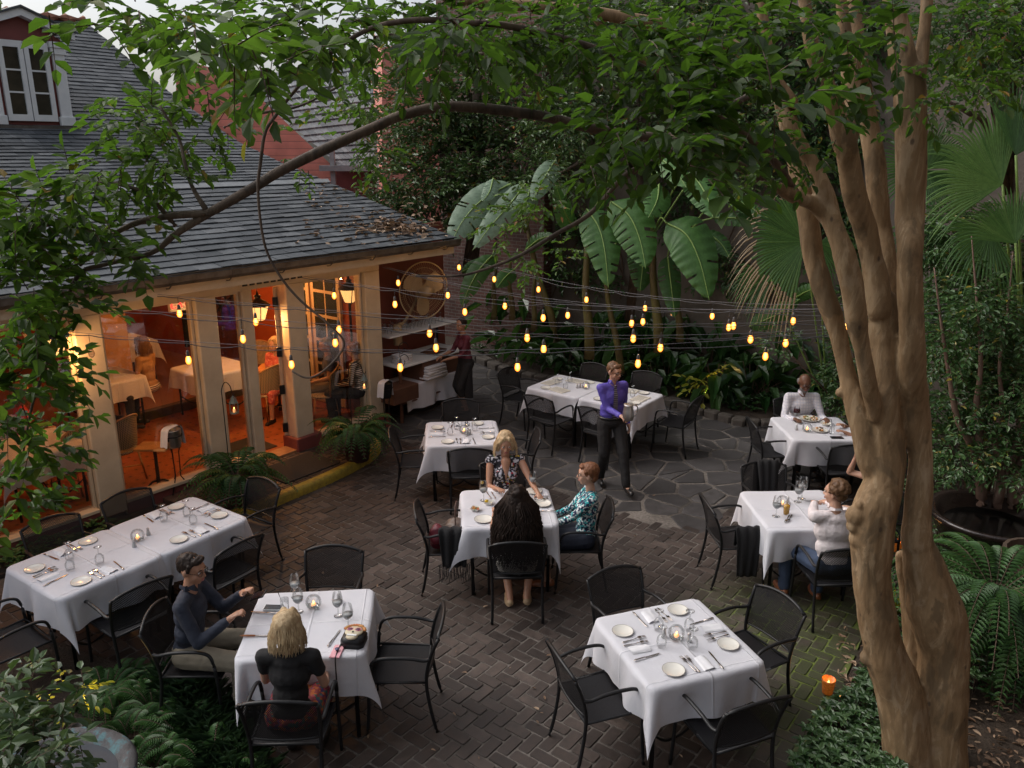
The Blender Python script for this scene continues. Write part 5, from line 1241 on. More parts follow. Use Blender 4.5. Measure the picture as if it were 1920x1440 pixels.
for k in 'fedabc':
    A=PU(LEFT[k][0],LEFT[k][1],.36 if k!='f' else .3); A=Vector((A.x,A.y,A.z)); B=RA+Vector((0,0,{'f':.10,'e':.05,'d':0,'a':-.02,'b':-.05,'c':-.08}[k]))
    ang=math.atan2(B.y-A.y,B.x-A.x); t=thing('string_lights','%s strand of warm bulbs from the porch roof to the right hand tree'%DESC[k],'string lights',A,0,'strands of bulbs over the tables')
    def onp(x,y): return PLN(x,y,A,ang)
    bl=[onp(*q) for q in BULBS[k]]; L=(B-A).xy.length
    def s_of(p): return (p-A).xy.length
    hang=.20
    pts=[(0,A.z)]+[(s_of(p),p.z+hang-.035) for p in bl]+[(L,B.z)]
    def zat(s):
        for i in range(len(pts)-1):
            if pts[i][0]<=s<=pts[i+1][0]: t_=(s-pts[i][0])/(pts[i+1][0]-pts[i][0]+1e-6); return pts[i][1]*(1-t_)+pts[i+1][1]*t_
        return pts[-1][1]
    # straight support wire and drooping cable
    dirv=Vector(((B-A).x/L,(B-A).y/L,0)); n=90
    # smooth support wire: quadratic fit through ends and mid height
    sm=[s for s,_ in pts]; co_=np.polyfit([s for s,_ in pts],[z for _,z in pts],3,w=[9]+[1]*(len(pts)-2)+[9])
    base=lambda s: float(np.polyval(co_,s))
    e0=A.z-base(0); 
    f=lambda s: base(s)+e0*max(0,1-s/.8)
    mb=MB(); mb.tube([dirv*(L*i/n)+Vector((0,0,f(L*i/n)-A.z+.012)) for i in range(n+1)],.0026,5); mb.build('support_wire',M_wirem,t,True)
    rnd=random.Random(ord(k)); ties=sorted([s for s,_ in pts]+[ (pts[i][0]+pts[i+1][0])/2 for i in range(len(pts)-1) if rnd.random()<.7])
    P=[]
    for i in range(len(ties)-1):
        g=ties[i+1]-ties[i]; dr=g*rnd.uniform(.02,.055)
        for j in range(6): u_=j/6; s=ties[i]+g*u_; P.append(dirv*s+Vector((rnd.uniform(-.004,.004),.0,f(s)-A.z-dr*4*u_*(1-u_)*1.0-.006)))
    mb=MB(); mb.tube(P,.0050,5); mb.build('cable',M_cable,t,True)
    for i,p in enumerate(bl):
        s=s_of(p); q=dirv*s; ztop=f(s)-A.z; zb=p.z-A.z+.035
        sc=bpy.data.objects.new('socket',sockmesh); COL.objects.link(sc); sc.parent=t; sc.location=(q.x,q.y,zb)
        if ztop-zb>.12: mb=MB(); mb.tube([(q.x,q.y,zb+.11),(q.x,q.y,ztop)],.0035,5); mb.build('drop_cord',M_cable,t)
        L_=bpy.data.lights.new('bulb_light','POINT'); L_.energy=.9; L_.color=(1,.48,.15); L_.shadow_soft_size=.01; lo=bpy.data.objects.new('bulb_light',L_); COL.objects.link(lo); lo.location=(A.x+q.x,A.y+q.y,A.z+zb-.11)
        if k=='c' and i==0: bpy.data.objects.remove(lo)
        b=bpy.data.objects.new('bulb',bulbmesh); COL.objects.link(b); b.parent=t; b.location=(q.x,q.y,zb)
        if k=='c' and i==0: b.data=bulbmesh.copy(); b.data.materials.clear(); b.data.materials.append(M_unlit); b['label']='unlit clear bulb'
# indoor tables and wicker chairs are in the next part

M_mat=mat('black_rubber_mat',(.02,.018,.017),(.032,.028,.026),rough=.95,scale=60,bstr=.6)
mb=MB(); ubox(mb,.55,1.45,.30,.95,.118,.13,.005); tag(mb.build('doormat',M_mat),'black rubber doormat on the brick step outside the open door','doormat')
mb=MB(); ubox(mb,.62,1.30,-.85,-.22,.132,.142,.004); tag(mb.build('doormat',M_mat),'dark mat on the orange tiles just inside the open door','doormat')
# ================= PEOPLE =================
def skinmat(n,c): return mat(n,c,tuple(x*.86 for x in c),rough=.5,scale=14,bstr=.12,bdist=.003,Subsurface_Weight=.12,Subsurface_Radius=(.02,.008,.004))
SK1=skinmat('fair_skin',(.52,.30,.21)); SK2=skinmat('tanned_skin',(.42,.22,.14)); SK3=skinmat('brown_skin',(.165,.075,.042))
def hairm(n,a,b): 
    if n in MATS: return MATS[n]
    m,nt,out=newmat(n); nz=tex(nt,'ShaderNodeTexNoise',18,detail=8,rough=.7,mapscale=(3,3,.5)); r=ramp(nt,[(.3,a),(.7,b)],nz.outputs['Fac']); bsdf(nt,out,r.outputs[0],.5,0,.3 if b[0]>.05 else .16,nz.outputs['Fac'],.7,.006); MATS[n]=m; return m
H_blk=hairm('black_hair',(.007,.005,.0045),(.040,.026,.020)); H_bln=hairm('blonde_hair',(.24,.15,.07),(.60,.46,.28)); H_aub=hairm('auburn_hair',(.10,.035,.015),(.24,.10,.045))
H_brn=hairm('brown_hair',(.07,.035,.018),(.16,.085,.04)); H_gry=hairm('grey_hair',(.10,.09,.085),(.25,.23,.22))
def pattern(n,cols,scale,kind='voronoi',rough=.75):
    m,nt,out=newmat(n)
    if kind=='voronoi': v=tex(nt,'ShaderNodeTexVoronoi',scale); sp=nt.nodes.new('ShaderNodeSeparateColor'); lk(nt,v.outputs['Color'],sp.inputs[0]); f=sp.outputs[0]
    elif kind=='noise': v=tex(nt,'ShaderNodeTexNoise',scale,detail=2); f=v.outputs['Fac']
    elif kind=='stripe':
        tc=nt.nodes.new('ShaderNodeTexCoord'); s_=nt.nodes.new('ShaderNodeSeparateXYZ'); lk(nt,tc.outputs['Object'],s_.inputs[0]); f=math_(nt,'FRACT',math_(nt,'MULTIPLY',s_.outputs[2],scale))
    elif kind=='plaid':
        tc=nt.nodes.new('ShaderNodeTexCoord'); s_=nt.nodes.new('ShaderNodeSeparateXYZ'); lk(nt,tc.outputs['Object'],s_.inputs[0]); a=math_(nt,'SINE',math_(nt,'MULTIPLY',s_.outputs[2],scale)); b=math_(nt,'SINE',math_(nt,'MULTIPLY',s_.outputs[0],scale)); f=math_(nt,'MULTIPLY_ADD',math_(nt,'MAXIMUM',a,b),.5); f.node.inputs[2].default_value=.5
    r=ramp(nt,cols,f,'CONSTANT'); nb=tex(nt,'ShaderNodeTexNoise',9,detail=4); bsdf(nt,out,r.outputs[0],rough,bump=nb.outputs['Fac'],bstr=.4,bdist=.02); return m
C_navy=mat('navy_jacket',(.012,.016,.030),(.020,.026,.045),rough=.8,scale=7,bstr=.6,bdist=.02,bscale=9)
C_black=mat('black_knit',(.008,.008,.009),(.014,.013,.014),rough=.85,scale=8,bstr=.5,bdist=.015,bscale=12)
C_khaki=mat('khaki_cotton',(.22,.19,.14),(.17,.145,.105),rough=.85,scale=8,bstr=.6,bdist=.02,bscale=9)
C_white=mat('white_shirt',(.74,.68,.68),(.62,.56,.57),rough=.8,scale=5,bstr=.7,bdist=.03,bscale=8)
C_jean=mat('blue_denim',(.035,.055,.10),(.055,.08,.14),rough=.85,scale=12,bstr=.5,bdist=.015,bscale=10)
C_violet=mat('violet_shirt',(.11,.085,.46),(.08,.06,.36),rough=.6,scale=6,bstr=.7,bdist=.03,bscale=7)
C_maroon=mat('maroon_shirt',(.13,.02,.035),(.09,.012,.025),rough=.7,scale=6,bstr=.5,bdist=.02,bscale=9)
C_blk2=mat('black_trousers',(.010,.010,.011),(.016,.015,.016),rough=.8,scale=8,bstr=.5,bdist=.02,bscale=9)
C_plaid=pattern('white_plaid_shirt',[(0,(.68,.66,.69)),(.84,(.58,.58,.64)),(.95,(.52,.52,.60))],170,'plaid')
C_dress=pattern('black_white_pattern_dress',[(0,(.015,.015,.02)),(.42,(.60,.58,.62)),(.60,(.02,.02,.03)),(.80,(.45,.44,.5)),(.90,(.55,.38,.03)),(.95,(.35,.02,.04)),(.98,(.10,.25,.05))],52)
C_turq=pattern('navy_turquoise_print',[(0,(.010,.018,.06)),(.40,(.03,.36,.38)),(.60,(.62,.68,.68)),(.76,(.02,.26,.30)),(.88,(.60,.66,.66))],60)
C_floral=pattern('floral_skirt',[(0,(.20,.03,.03)),(.3,(.38,.10,.02)),(.5,(.02,.10,.09)),(.68,(.35,.04,.08)),(.84,(.05,.02,.10))],48)
C_wdress=pattern('white_black_print_dress',[(0,(.70,.67,.62)),(.70,(.03,.03,.03)),(.78,(.66,.63,.58))],26)
C_coral=pattern('coral_lace_dress',[(0,(.55,.12,.10)),(.6,(.66,.26,.22)),(.8,(.5,.1,.08))],50)
C_blue=mat('slate_blue_shirt',(.09,.11,.19),(.07,.085,.15),rough=.8,scale=6)
C_stripe=pattern('striped_top',[(0,(.60,.50,.42)),(.55,(.03,.02,.02))],34,'stripe')
C_tie=pattern('striped_tie',[(0,(.07,.06,.08)),(.5,(.45,.43,.47)),(.62,(.05,.04,.06))],40,'stripe')
C_shoe=mat('tan_leather_shoe',(.28,.10,.04),(.20,.07,.03),rough=.35); C_bshoe=mat('black_shoe',(.012,.011,.011),(.02,.02,.02),rough=.3); C_sandal=mat('tan_sandal',(.42,.30,.18),(.36,.25,.15),rough=.5)
M_eye=mat('eye_white',(.62,.58,.55),(.6,.55,.52),rough=.2); M_iris=mat('dark_iris',(.03,.02,.015),(.02,.015,.01),rough=.1); M_lip=mat('lip_pink',(.36,.13,.11),(.30,.10,.09),rough=.45)
M_gld=mat('gold_trim',(.5,.35,.12),(.4,.28,.1),rough=.3,metal=1)
def ik(a,b,l1,l2,pole):
    a=Vector(a);b=Vector(b);d=b-a;L=d.length
    if L>l1+l2-.002: b=a+d.normalized()*(l1+l2-.002); d=b-a; L=d.length
    x=(l1*l1-l2*l2+L*L)/(2*L); h=math.sqrt(max(0,l1*l1-x*x)); u=d.normalized(); p=Vector(pole); p=p-u*p.dot(u); p.normalize(); return a+u*x+p*h,b
def person(label,loc,rz,stand=False,hipz=.51,hipy=-.07,lean=.06,twist=0,scale=1.0,sh=.185,fem=False,head=(0,0),hands=None,feet=None,skin=SK1,top=None,sleeve='long',bottom=None,skirt=False,shorts=False,hair=None,hm=None,glasses=False,shoes=C_bshoe,vox=.0075,elbow=None,knee=None,neckline=False,curl=.7,bald=False):
    t=thing('person',label,'person',loc,rz); t.scale=(scale,)*3
    P=Vector((0,hipy,hipz)); Rl=Matrix.Rotation(-lean,3,'X'); Rt=Rl@Matrix.Rotation(twist,3,'Z')
    up=lambda x,y,z,R=Rl: P+R@Vector((x,y,z))
    wd=.90 if fem else 1.0
    NB=up(0,-.01,.50); HC=NB+Rl@Vector((0,.015,.0))+Vector((0,.02,.145)); yaw,pit=head
    RH=Matrix.Rotation(twist+yaw,3,'Z')@Matrix.Rotation(pit,3,'X')
    S=[P+Rt@Vector((s*(sh-.015)*wd,-.01,.445)) for s in(1,-1)]
    HJ=[P+Vector((s*.095,0,-.01)) for s in(1,-1)]
    if hands is None: hands=[(.13,.22,.62),(-.13,.22,.62)]
    if feet is None: feet=[(.11,.34,.06),(-.11,.34,.06)]
    elbow=elbow or [(.35,-.45,-1),(-.35,-.45,-1)]; knee=knee or [(.15,.6,1),(-.15,.6,1)]
    arms=[];legs=[]
    for i,s in enumerate((1,-1)):
        e,w_=ik(S[i],hands[i],.285,.255,elbow[i]); arms.append((S[i],e,w_))
        k,f=ik(HJ[i],feet[i],.43,.42,knee[i]); legs.append((HJ[i],k,f))
    mb=MB(); B=lambda x,y,z,r,R=Rt: mb.ball(P+R@Vector((x,y,z)),r,14,9,R)
    def torso(g):
        B(0,-.0,.02,(.150*(1.04 if fem else 1)+g,.105+g,.105+g),Rl); B(0,.0,.16,((.118 if fem else .152)+g,.095+g,.12+g),Rl); B(0,.005,.31,((.140 if fem else .170)+g,.105+g,.13+g)); B(0,-.01,.415,(.130*wd+g,.075+g,.062+g))
        for i in(0,1): mb.cap(P+Rt@Vector((0,-.01,.44)),S[i],.052+g,.050+g)
        if fem:
            for s in(1,-1): B(s*.062,.085,.32,(.052+g*.6,.05+g*.6,.055+g*.6))
    torso(-.012)
    mb.cap(NB-Vector((0,0,.05)),HC-Vector((0,.01,.06)),.055*wd,.048*wd)
    hb=lambda x,y,z,r: mb.ball(HC+RH@Vector((x,y,z)),r,16,10,RH)
    hb(0,-.008,.028,(.074,.092,.092)); hb(0,.018,-.035,(.058,.068,.070)); hb(0,.058,-.080,(.026,.022,.020)); hb(0,.055,.035,(.052,.036,.042))
    for s in(1,-1): hb(s*.034,.058,-.025,(.024,.022,.026)); hb(s*.076,-.008,-.004,(.009,.017,.028)); hb(s*.03,.079,.030,(.022,.012,.007))
    mb.cap(HC+RH@Vector((0,.086,.020)),HC+RH@Vector((0,.104,-.020)),.008,.0125); 
    for s in(1,-1): hb(s*.011,.094,-.024,(.009,.010,.008))
    hb(0,.080,-.052,(.026,.014,.016))
    for i,s in enumerate((1,-1)):
        a,e,w_=arms[i]; k=.86 if fem else 1; mb.cap(a,e,.047*k,.038*k); mb.cap(e,w_,.037*k,.026*k); mb.cap(a.lerp(e,.25),a.lerp(e,.6),.048*k,.044*k); mb.cap(e.lerp(w_,.1),e.lerp(w_,.45),.040*k,.035*k)
        d=(w_-e).normalized(); n=Vector((0,.1,-1)) if abs(d.z)<.8 else Vector((-s,0,0)); n=(n-d*n.dot(d)).normalized(); sd=d.cross(n)*(1 if i==0 else -1); hs=.9*k**.5
        pm=Matrix((sd,d,n)).transposed(); mb.ball(w_+d*.052*hs,(.038*hs,.050*hs,.016*hs),12,8,pm); mb.cap(w_,w_+d*.03,.024*k,.024*k)
        for f,(off,ln) in enumerate(((.030,.068),(.010,.078),(-.011,.072),(-.031,.056))):
            b=w_+d*.092*hs+sd*off*hs; cc=curl*(.9+.12*f); d1=(d*math.cos(cc*.45)+n*math.sin(cc*.45)+sd*off*2.2).normalized(); m1=b+d1*ln*.5*hs; d2=(d*math.cos(cc*1.35)+n*math.sin(cc*1.35)).normalized(); mb.cap(b-d*.012,m1,.0095*hs,.0085*hs,7); mb.cap(m1,m1+d2*ln*.5*hs,.0085*hs,.007*hs,7)
        b=w_+d*.022+sd*.028*hs; m1=b+(d*.6+sd*.75+n*.25).normalized()*.038*hs; mb.cap(b,m1,.0125*hs,.011*hs,7); mb.cap(m1,m1+(d*.85+sd*.25+n*.35).normalized()*.032*hs,.0105*hs,.0085*hs,7)
        h,kn,ft=legs[i]; mb.cap(h,kn,.075,.052); mb.cap(kn,ft,.050,.034); mb.cap(kn.lerp(ft,.12),kn.lerp(ft,.45),.052,.046)
        mb.cap(ft+Vector((0,-.02,-.015)),ft+Vector((s*.015,.13,-.035)),.030,.026)
    body=remeshed(mb,'body',skin,t,vox,3)
    # eyes, brows, lips
    for s in(1,-1):
        mb=MB(); mb.ball(HC+RH@Vector((s*.031,.0815,.012)),(.0135,.008,.0075),10,6,RH); e=mb.build('eye',M_eye,t,True)
        mb=MB(); mb.ball(HC+RH@Vector((s*.031,.0870,.011)),(.0058,.004,.0062),8,6,RH); mb.build('iris',M_iris,e,True)
        mb=MB(); mb.tube([HC+RH@Vector((s*.014,.090,.031)),HC+RH@Vector((s*.031,.090,.037)),HC+RH@Vector((s*.050,.078,.030))],[.003,.0035,.002],5); mb.build('eyebrow',hm or H_brn,t,True)
    mb=MB(); mb.ball(HC+RH@Vector((0,.0925,-.049)),(.021,.006,.0045),10,6,RH); mb.ball(HC+RH@Vector((0,.0915,-.057)),(.018,.007,.0055),10,6,RH); mb.build('lips',M_lip,t,True)
    if glasses:
        mb=MB()
        for s in(1,-1):
            mb.tube([HC+RH@Vector((s*.034+.024*math.cos(a),.101-.010*abs(math.cos(a)),.010+.018*math.sin(a))) for a in [2*PI*k/14 for k in range(15)]],.0022,4)
            mb.tube([HC+RH@Vector((s*.058,.092,.014)),HC+RH@Vector((s*.080,.0,.012))],.0022,4)
        mb.tube([HC+RH@Vector((-.010,.102,.014)),HC+RH@Vector((.010,.102,.014))],.0022,4); mb.build('glasses',M_black,t,True)
    wr=lambda co,n: n*(.004*noise.noise(co*16)+.0025*noise.noise(co*38))
    # top garment
    if top:
        mb=MB(); torso(.006)
        for i in(0,1):
            a,e,w_=arms[i]; k=.86 if fem else 1
            if sleeve in('long','rolled'):
                en=w_ if sleeve=='long' else e.lerp(w_,.35); mb.cap(a,e,.056*k,.048*k); mb.cap(e,e.lerp(en,.93),.048*k,.036*k)
            elif sleeve=='short': mb.cap(a,a.lerp(e,.50),.060*k,.056*k)
        if stand: B(0,0,.04,(.150,.108,.06),Rl); B(0,0,.10,(.155,.108,.11),Rl)
        o=remeshed(mb,'shirt' if not fem else 'top',top,t,.010,4,wr)
        if neckline:
            mb=MB(); mb.cap(P+Rt@Vector((0,.118,.28)),P+Rt@Vector((0,.060,.46)),.008,.052); mb.build('neckline',skin,t,True)
        if sleeve=='long' and not fem:
            mb=MB()
            for s in(1,-1): mb.add([NB+Vector((s*.005,.075,-.03)),NB+Vector((s*.055,.06,-.0)),NB+Vector((s*.062,.0,.03)),NB+Vector((s*.035,.055,.045))],[(0,1,2,3)])
            mb.add([NB+Vector((math.cos(a)*.066,math.sin(a)*.062-.005,-.0+(.02 if math.sin(a)<0 else 0))) for a in [PI*k/6*2 for k in range(6)]]+[NB+Vector((math.cos(a)*.056,math.sin(a)*.055-.005,.04)) for a in [PI*k/6*2 for k in range(6)]],[(i,(i+1)%6,6+(i+1)%6,6+i) for i in range(6)])
            mb.build('collar',top,t)
    if bottom:
        mb=MB(); B(0,0,-.01,(.176,.134,.10) if stand else (.165,.121,.10),Rl)
        if skirt:
            for i in(0,1): h,k,f=legs[i]; mb.cap(h,k,.098,.072); mb.cap(k,k.lerp(f,.30),.070,.062)
            mb.cap((legs[0][0]+legs[1][0])/2,(legs[0][1]+legs[1][1])/2+Vector((0,-.03,0)),.10,.075)
        else:
            for i in(0,1):
                h,k,f=legs[i]; mb.cap(h,k,.098,.074)
                if not shorts: mb.cap(k,f.lerp(k,.06),.071,.058)
                else: mb.cap(k,k.lerp(f,.06),.068,.064)
        remeshed(mb,'skirt' if skirt else ('shorts' if shorts else 'trousers'),bottom,t,.011,4,wr)
    for i,s in enumerate((1,-1)):
        f=legs[i][2]; mb=MB(); mb.cap(f+Vector((0,-.035,-.028)),f+Vector((s*.018,.150,-.038)),.036,.034); mb.ball(f+Vector((s*.01,.06,-.05)),(.046,.135,.016),12,6); remeshed(mb,'shoe',shoes,t,.010,2)
    # hair
    hh=hm
    def hball(mb,x,y,z,r): mb.ball(HC+RH@Vector((x,y,z)),r,16,10,RH)
    def strands(n,zlow,spread,wav,r0=.0045,back_only=False,front=.35,out=.02,seed=1):
        rnd=random.Random(seed); mb=MB()
        for q in range(n):
            a=rnd.uniform(0,2*PI); fa=math.cos(a)  # a=0 : front
            if fa>front: continue
            if back_only and fa>-.1: continue
            el=rnd.uniform(.15,1.25); x=math.sin(a)*math.cos(el); y=math.cos(a)*math.cos(el); z=math.sin(el)
            p=HC+RH@Vector((x*.083,y*.098-.014,.035+z*.088)); dirn=RH@Vector((math.sin(a),math.cos(a)*.9-.15,0)); pts=[p]
            low=zlow*(rnd.uniform(.82,1.08) if zlow<.3 else rnd.uniform(.6,1.12)); N=9; ph=rnd.uniform(0,6.3)
            base=HC+RH@Vector((math.sin(a)*(.090+spread*.3),math.cos(a)*.098-.018,-.01))
            for j in range(1,N):
                u_=j/(N-1)
                if j<=2: pts.append(p.lerp(base,j/2.5)+dirn*.012)
                else: pts.append(base+dirn*(out+spread*u_)+Vector((wav*math.sin(ph+u_*13),wav*math.cos(ph*1.7+u_*11),-low*(u_-.2)/.8)))
            mb.tube(pts,[r0]*(N-2)+[r0*.6,r0*.2][:N-(N-2)],4,cap=False)
        return mb
    if hair=='bob':
        mb=MB(); hball(mb,0,-.024,.042,(.090,.098,.092)); hball(mb,0,-.055,-.03,(.080,.058,.085))
        for s in(1,-1): mb.cap(HC+RH@Vector((s*.072,.01,.06)),HC+RH@Vector((s*.078,-.005,-.085)),.026,.024); mb.cap(HC+RH@Vector((s*.03,.055,.095)),HC+RH@Vector((s*.072,.045,.035)),.024,.018)
        o=remeshed(mb,'hair',hh,t,.009,3,lambda co,n: n*(.004*noise.noise(Vector((co.x*70,co.y*70,co.z*9))))); strands(260,.13,.012,.004,.0042,front=.45,seed=3).build('hair_strands',hh,o,True)
    elif hair=='long':
        mb=MB(); hball(mb,0,-.024,.040,(.092,.100,.094)); 
        bk=HC+RH@Vector((0,-.085,-.05)); mb.cap(HC+RH@Vector((0,-.04,.0)),bk,.085,.085); mb.cap(bk,Vector((0,bk.y-.03,bk.z-.20)),.088,.112); mb.cap(Vector((0,bk.y-.03,bk.z-.20)),Vector((0,bk.y-.03,bk.z-.28)),.112,.08)
        for s in(1,-1): mb.cap(HC+RH@Vector((s*.075,-.01,.03)),Vector((s*.13,bk.y+.03,bk.z-.16)),.035,.055)
        o=remeshed(mb,'hair',hh,t,.012,2,lambda co,n: n*(.026*noise.noise(Vector((co.x*24,co.y*24,co.z*11)))+.010*noise.noise(co*55))); strands(1150,.56,.080,.026,.0055,front=.15,out=.036,seed=5).build('hair_strands',hh,o,True)
    elif hair=='short':
        mb=MB(); k_=0 if fem else .006; hball(mb,0,-.026,.050-k_,(.084-k_,.092,.084)); hball(mb,0,-.055,-.01+k_*3,(.068,.046,.065-k_*4)); hball(mb,0,.045,.090,(.056,.038,.028))
        for s in(1,-1): mb.cap(HC+RH@Vector((s*.070,.02,.06)),HC+RH@Vector((s*.074,.012,.015)),.018,.010)
        o=remeshed(mb,'hair',hh,t,.008,2,lambda co,n: n*(.007*noise.noise(Vector((co.x*60,co.y*60,co.z*35)))+.003*noise.noise(co*120)))
    elif hair=='curly':
        mb=MB(); hball(mb,0,-.026,.052,(.086,.094,.088)); hball(mb,0,-.055,-.005,(.070,.048,.06)); rnd=random.Random(8)
        for q in range(190):
            a=rnd.uniform(0,2*PI); el=rnd.uniform(-.35,1.5)
            if math.cos(a)>.45 and el<.75: continue
            mb.ball(HC+RH@Vector((math.sin(a)*math.cos(el)*.086,math.cos(a)*math.cos(el)*.096-.02,.048+math.sin(el)*.088)),rnd.uniform(.011,.017),7,5)
        o=remeshed(mb,'hair',hh,t,.007,1)
    elif hair=='fringe':
        mb=MB()
        for s in(1,-1): hball(mb,s*.062,-.045,.0,(.022,.045,.040))
        hball(mb,0,-.080,-.005,(.055,.026,.045)); remeshed(mb,'hair',hh,t,.009,2)
        mb=MB(); hball(mb,0,.068,-.082,(.040,.026,.028))
        for s in(1,-1): hball(mb,s*.045,.045,-.062,(.018,.034,.030))
        remeshed(mb,'beard',hh,t,.008,2)
    elif hair=='pony':
        mb=MB(); hball(mb,0,-.022,.040,(.083,.094,.088)); hball(mb,0,-.11,.02,(.035,.03,.035)); remeshed(mb,'hair',hh,t,.009,2)
    t['_x']=0; del t['_x']
    return t,(P,Rl,NB,HC,RH,arms,legs)
def seat(i,dy=0): x,y,r=CPOS[i]; p=rot2(0,dy,r); return (x+p[0],y+p[1],.012),r
def tolocal(loc_,rz,w,scale=1.0):
    d=(w[0]-loc_[0],w[1]-loc_[1]); q=rot2(d[0],d[1],-rz); return (q[0]/scale,q[1]/scale,(w[2]-loc_[2])/scale)
# 1 woman with long black hair (centre table, back to us)
L,R_=seat(8); person('woman with long wavy black hair and white print dress, her back to us',L,R_,fem=True,lean=.08,hair='long',hm=H_blk,skin=SK2,top=C_wdress,sleeve='none',bottom=C_wdress,skirt=True,hands=[(.20,.40,.80),(-.20,.40,.80)],feet=[(.10,.06,.07),(-.06,.04,.07)],shoes=C_sandal,sh=.18,head=(0,.05))
# 2 blonde woman facing us
L,R_=seat(11,.02); h1=tolocal(L,R_,AT(935,925)+Vector((0,0,.03))); h2=tolocal(L,R_,AT(1008,928)+Vector((0,0,.0)))
t,_k=person('blonde woman in a sleeveless black, white and yellow patterned dress looking down',L,R_,fem=True,lean=.10,hair='bob',hm=H_bln,skin=SK2,top=C_dress,sleeve='none',bottom=C_dress,skirt=True,hands=[h1,h2],head=(.0,-.32),neckline=True,sh=.19,scale=1.03)
# 3 woman in turquoise
L,R_=seat(10); person('woman with short auburn hair, glasses and a turquoise and navy print top',L,R_,fem=True,lean=-.08,hair='short',hm=H_aub,skin=SK1,top=C_turq,sleeve='long',bottom=C_navy,skirt=True,hands=[(.06,.30,.66),(-.10,.32,.66)],head=(-.12,-.05),glasses=True,feet=[(.1,.42,.06),(-.1,.30,.06)],shoes=C_shoe,sh=.185)
# 4 man in navy jacket
L,R_=seat(7); h1=tolocal(L,R_,G(428,1170,.86)); h2=tolocal(L,R_,G(452,1122,.90))
t,_k=person('dark haired man in navy jacket and glasses, reaching out with a phone',L,R_,lean=.12,hair='short',hm=H_blk,skin=SK2,top=C_navy,sleeve='long',bottom=C_khaki,hands=[h1,h2],head=(-.25,-.18),glasses=True,feet=[(.12,.30,.06),(-.12,.34,.06)],sh=.193,scale=1.04,curl=1.2)
hp=t.matrix_basis; w2=_k[5][1][2]; 
wp=Matrix.Translation(L)@Matrix.Rotation(R_,4,'Z')@(Vector(w2)*1.04+Vector((0,.13,.0))).to_4d().to_3d(); 
q=phone((wp.x,wp.y),R_-.4,'black phone held up by the man in navy',M_screen,M_black); q.location=(wp.x,wp.y,wp.z-.02); q.rotation_euler=(.5,.35,R_-.3)
# 5 blonde woman in black, back to us
L,R_=seat(6,.06); person('woman with straight blonde bob in black tee and floral skirt, back to us',L,R_,fem=True,lean=.06,hair='bob',hm=H_bln,skin=SK1,top=C_black,sleeve='short',bottom=C_floral,skirt=True,hands=[(.17,.26,.60),(-.15,.30,.64)],head=(0,-.05),feet=[(.10,.22,.07),(-.10,.22,.07)],sh=.20,scale=1.0)
# 6 man in white shirt
L,R_=seat(28,.08); h1=tolocal(L,R_,AT(1536,948)+Vector((0,0,.04))); h2=tolocal(L,R_,AT(1528,950)+Vector((0,0,.05)))
person('curly haired man in a white shirt and jeans sitting against the big trunk',L,R_,lean=.12,hair='curly',hm=H_brn,skin=SK1,top=C_white,sleeve='long',bottom=C_jean,hands=[h1,h2],head=(.75,-.05),feet=[(.02,.20,.07),(-.26,.28,.07)],shoes=C_shoe,sh=.198,elbow=[(.3,-.2,-1),(-.55,-.1,-1)],scale=1.04,curl=1.3)
# 7 bald man
L,R_=seat(24,.10); person('bald man in glasses and a white checked shirt looking down at his plate',L,R_,lean=.10,hair='fringe',hm=H_gry,skin=SK3,top=C_plaid,sleeve='long',bottom=C_blk2,hands=[(.20,.32,.76),(-.20,.32,.76)],head=(.05,-.38),glasses=True,sh=.197,scale=1.03)
# 8 diner behind trunk
L,R_=seat(25,.18); h1=tolocal(L,R_,AT(1583,800)+Vector((0,0,.02))); h2=tolocal(L,R_,AT(1590,815)+Vector((0,0,.02)))
person('diner hidden by the trunk with bare forearms on the table, wearing a wristwatch',L,R_,lean=.2,hair='short',hm=H_blk,skin=SK2,top=C_black,sleeve='short',bottom=C_blk2,hands=[h1,h2],head=(0,-.1),sh=.19,scale=1.0)
# 9 companion with bare arm
L,R_=seat(29,-.02); person('person behind the big trunk with one bare arm raised, black top',L,R_,fem=True,lean=.0,hair='bob',hm=H_bln,skin=SK1,top=C_black,sleeve='none',bottom=C_blk2,hands=[(.24,.12,1.16),(-.22,.30,.80)],head=(0,0),elbow=[(.8,.5,-.3),(-.5,-.5,-.6)],sh=.185)
# 10 waiter
wl=Vector((1.27,9.72,.014)); wr_=math.radians(-78)-PI/2
t,k=person('waiter in a violet shirt and striped tie carrying a steel water pitcher',wl,wr_,stand=True,hipz=.90,hipy=0,lean=.03,hair='short',hm=H_brn,skin=SK1,top=C_violet,sleeve='long',bottom=C_blk2,hands=[(.00,.33,1.06),(-.22,.02,.84)],feet=[(.09,-.10,.08),(-.12,.34,.07)],knee=[(.1,1,.1),(-.1,1,.1)],head=(.35,-.18),glasses=True,sh=.180,scale=1.0,curl=.9,twist=.15,elbow=[(.0,-.8,-1),(.05,-1,-.3)])
P,Rl,NB,HC,RH,arms,legs=k
mb=MB(); mb.add([P+Rl@Vector(v) for v in ((-.016,.098,.47),(.016,.098,.47),(.034,.130,.08),(.0,.132,.03),(-.034,.130,.08),(-.026,.128,.35),(.026,.128,.35))],[(0,1,6,5),(5,6,2,3,4)]); mb.ball(P+Rl@Vector((0,.095,.475)),(.022,.014,.020),8,6); mb.build('tie',C_tie,t)
mb=MB(); mb.tube([P+Rl@Vector((.166*math.cos(a),.124*math.sin(a),.052)) for a in [2*PI*i/24 for i in range(25)]],.016,6); mb.build('belt',C_bshoe,t,True)
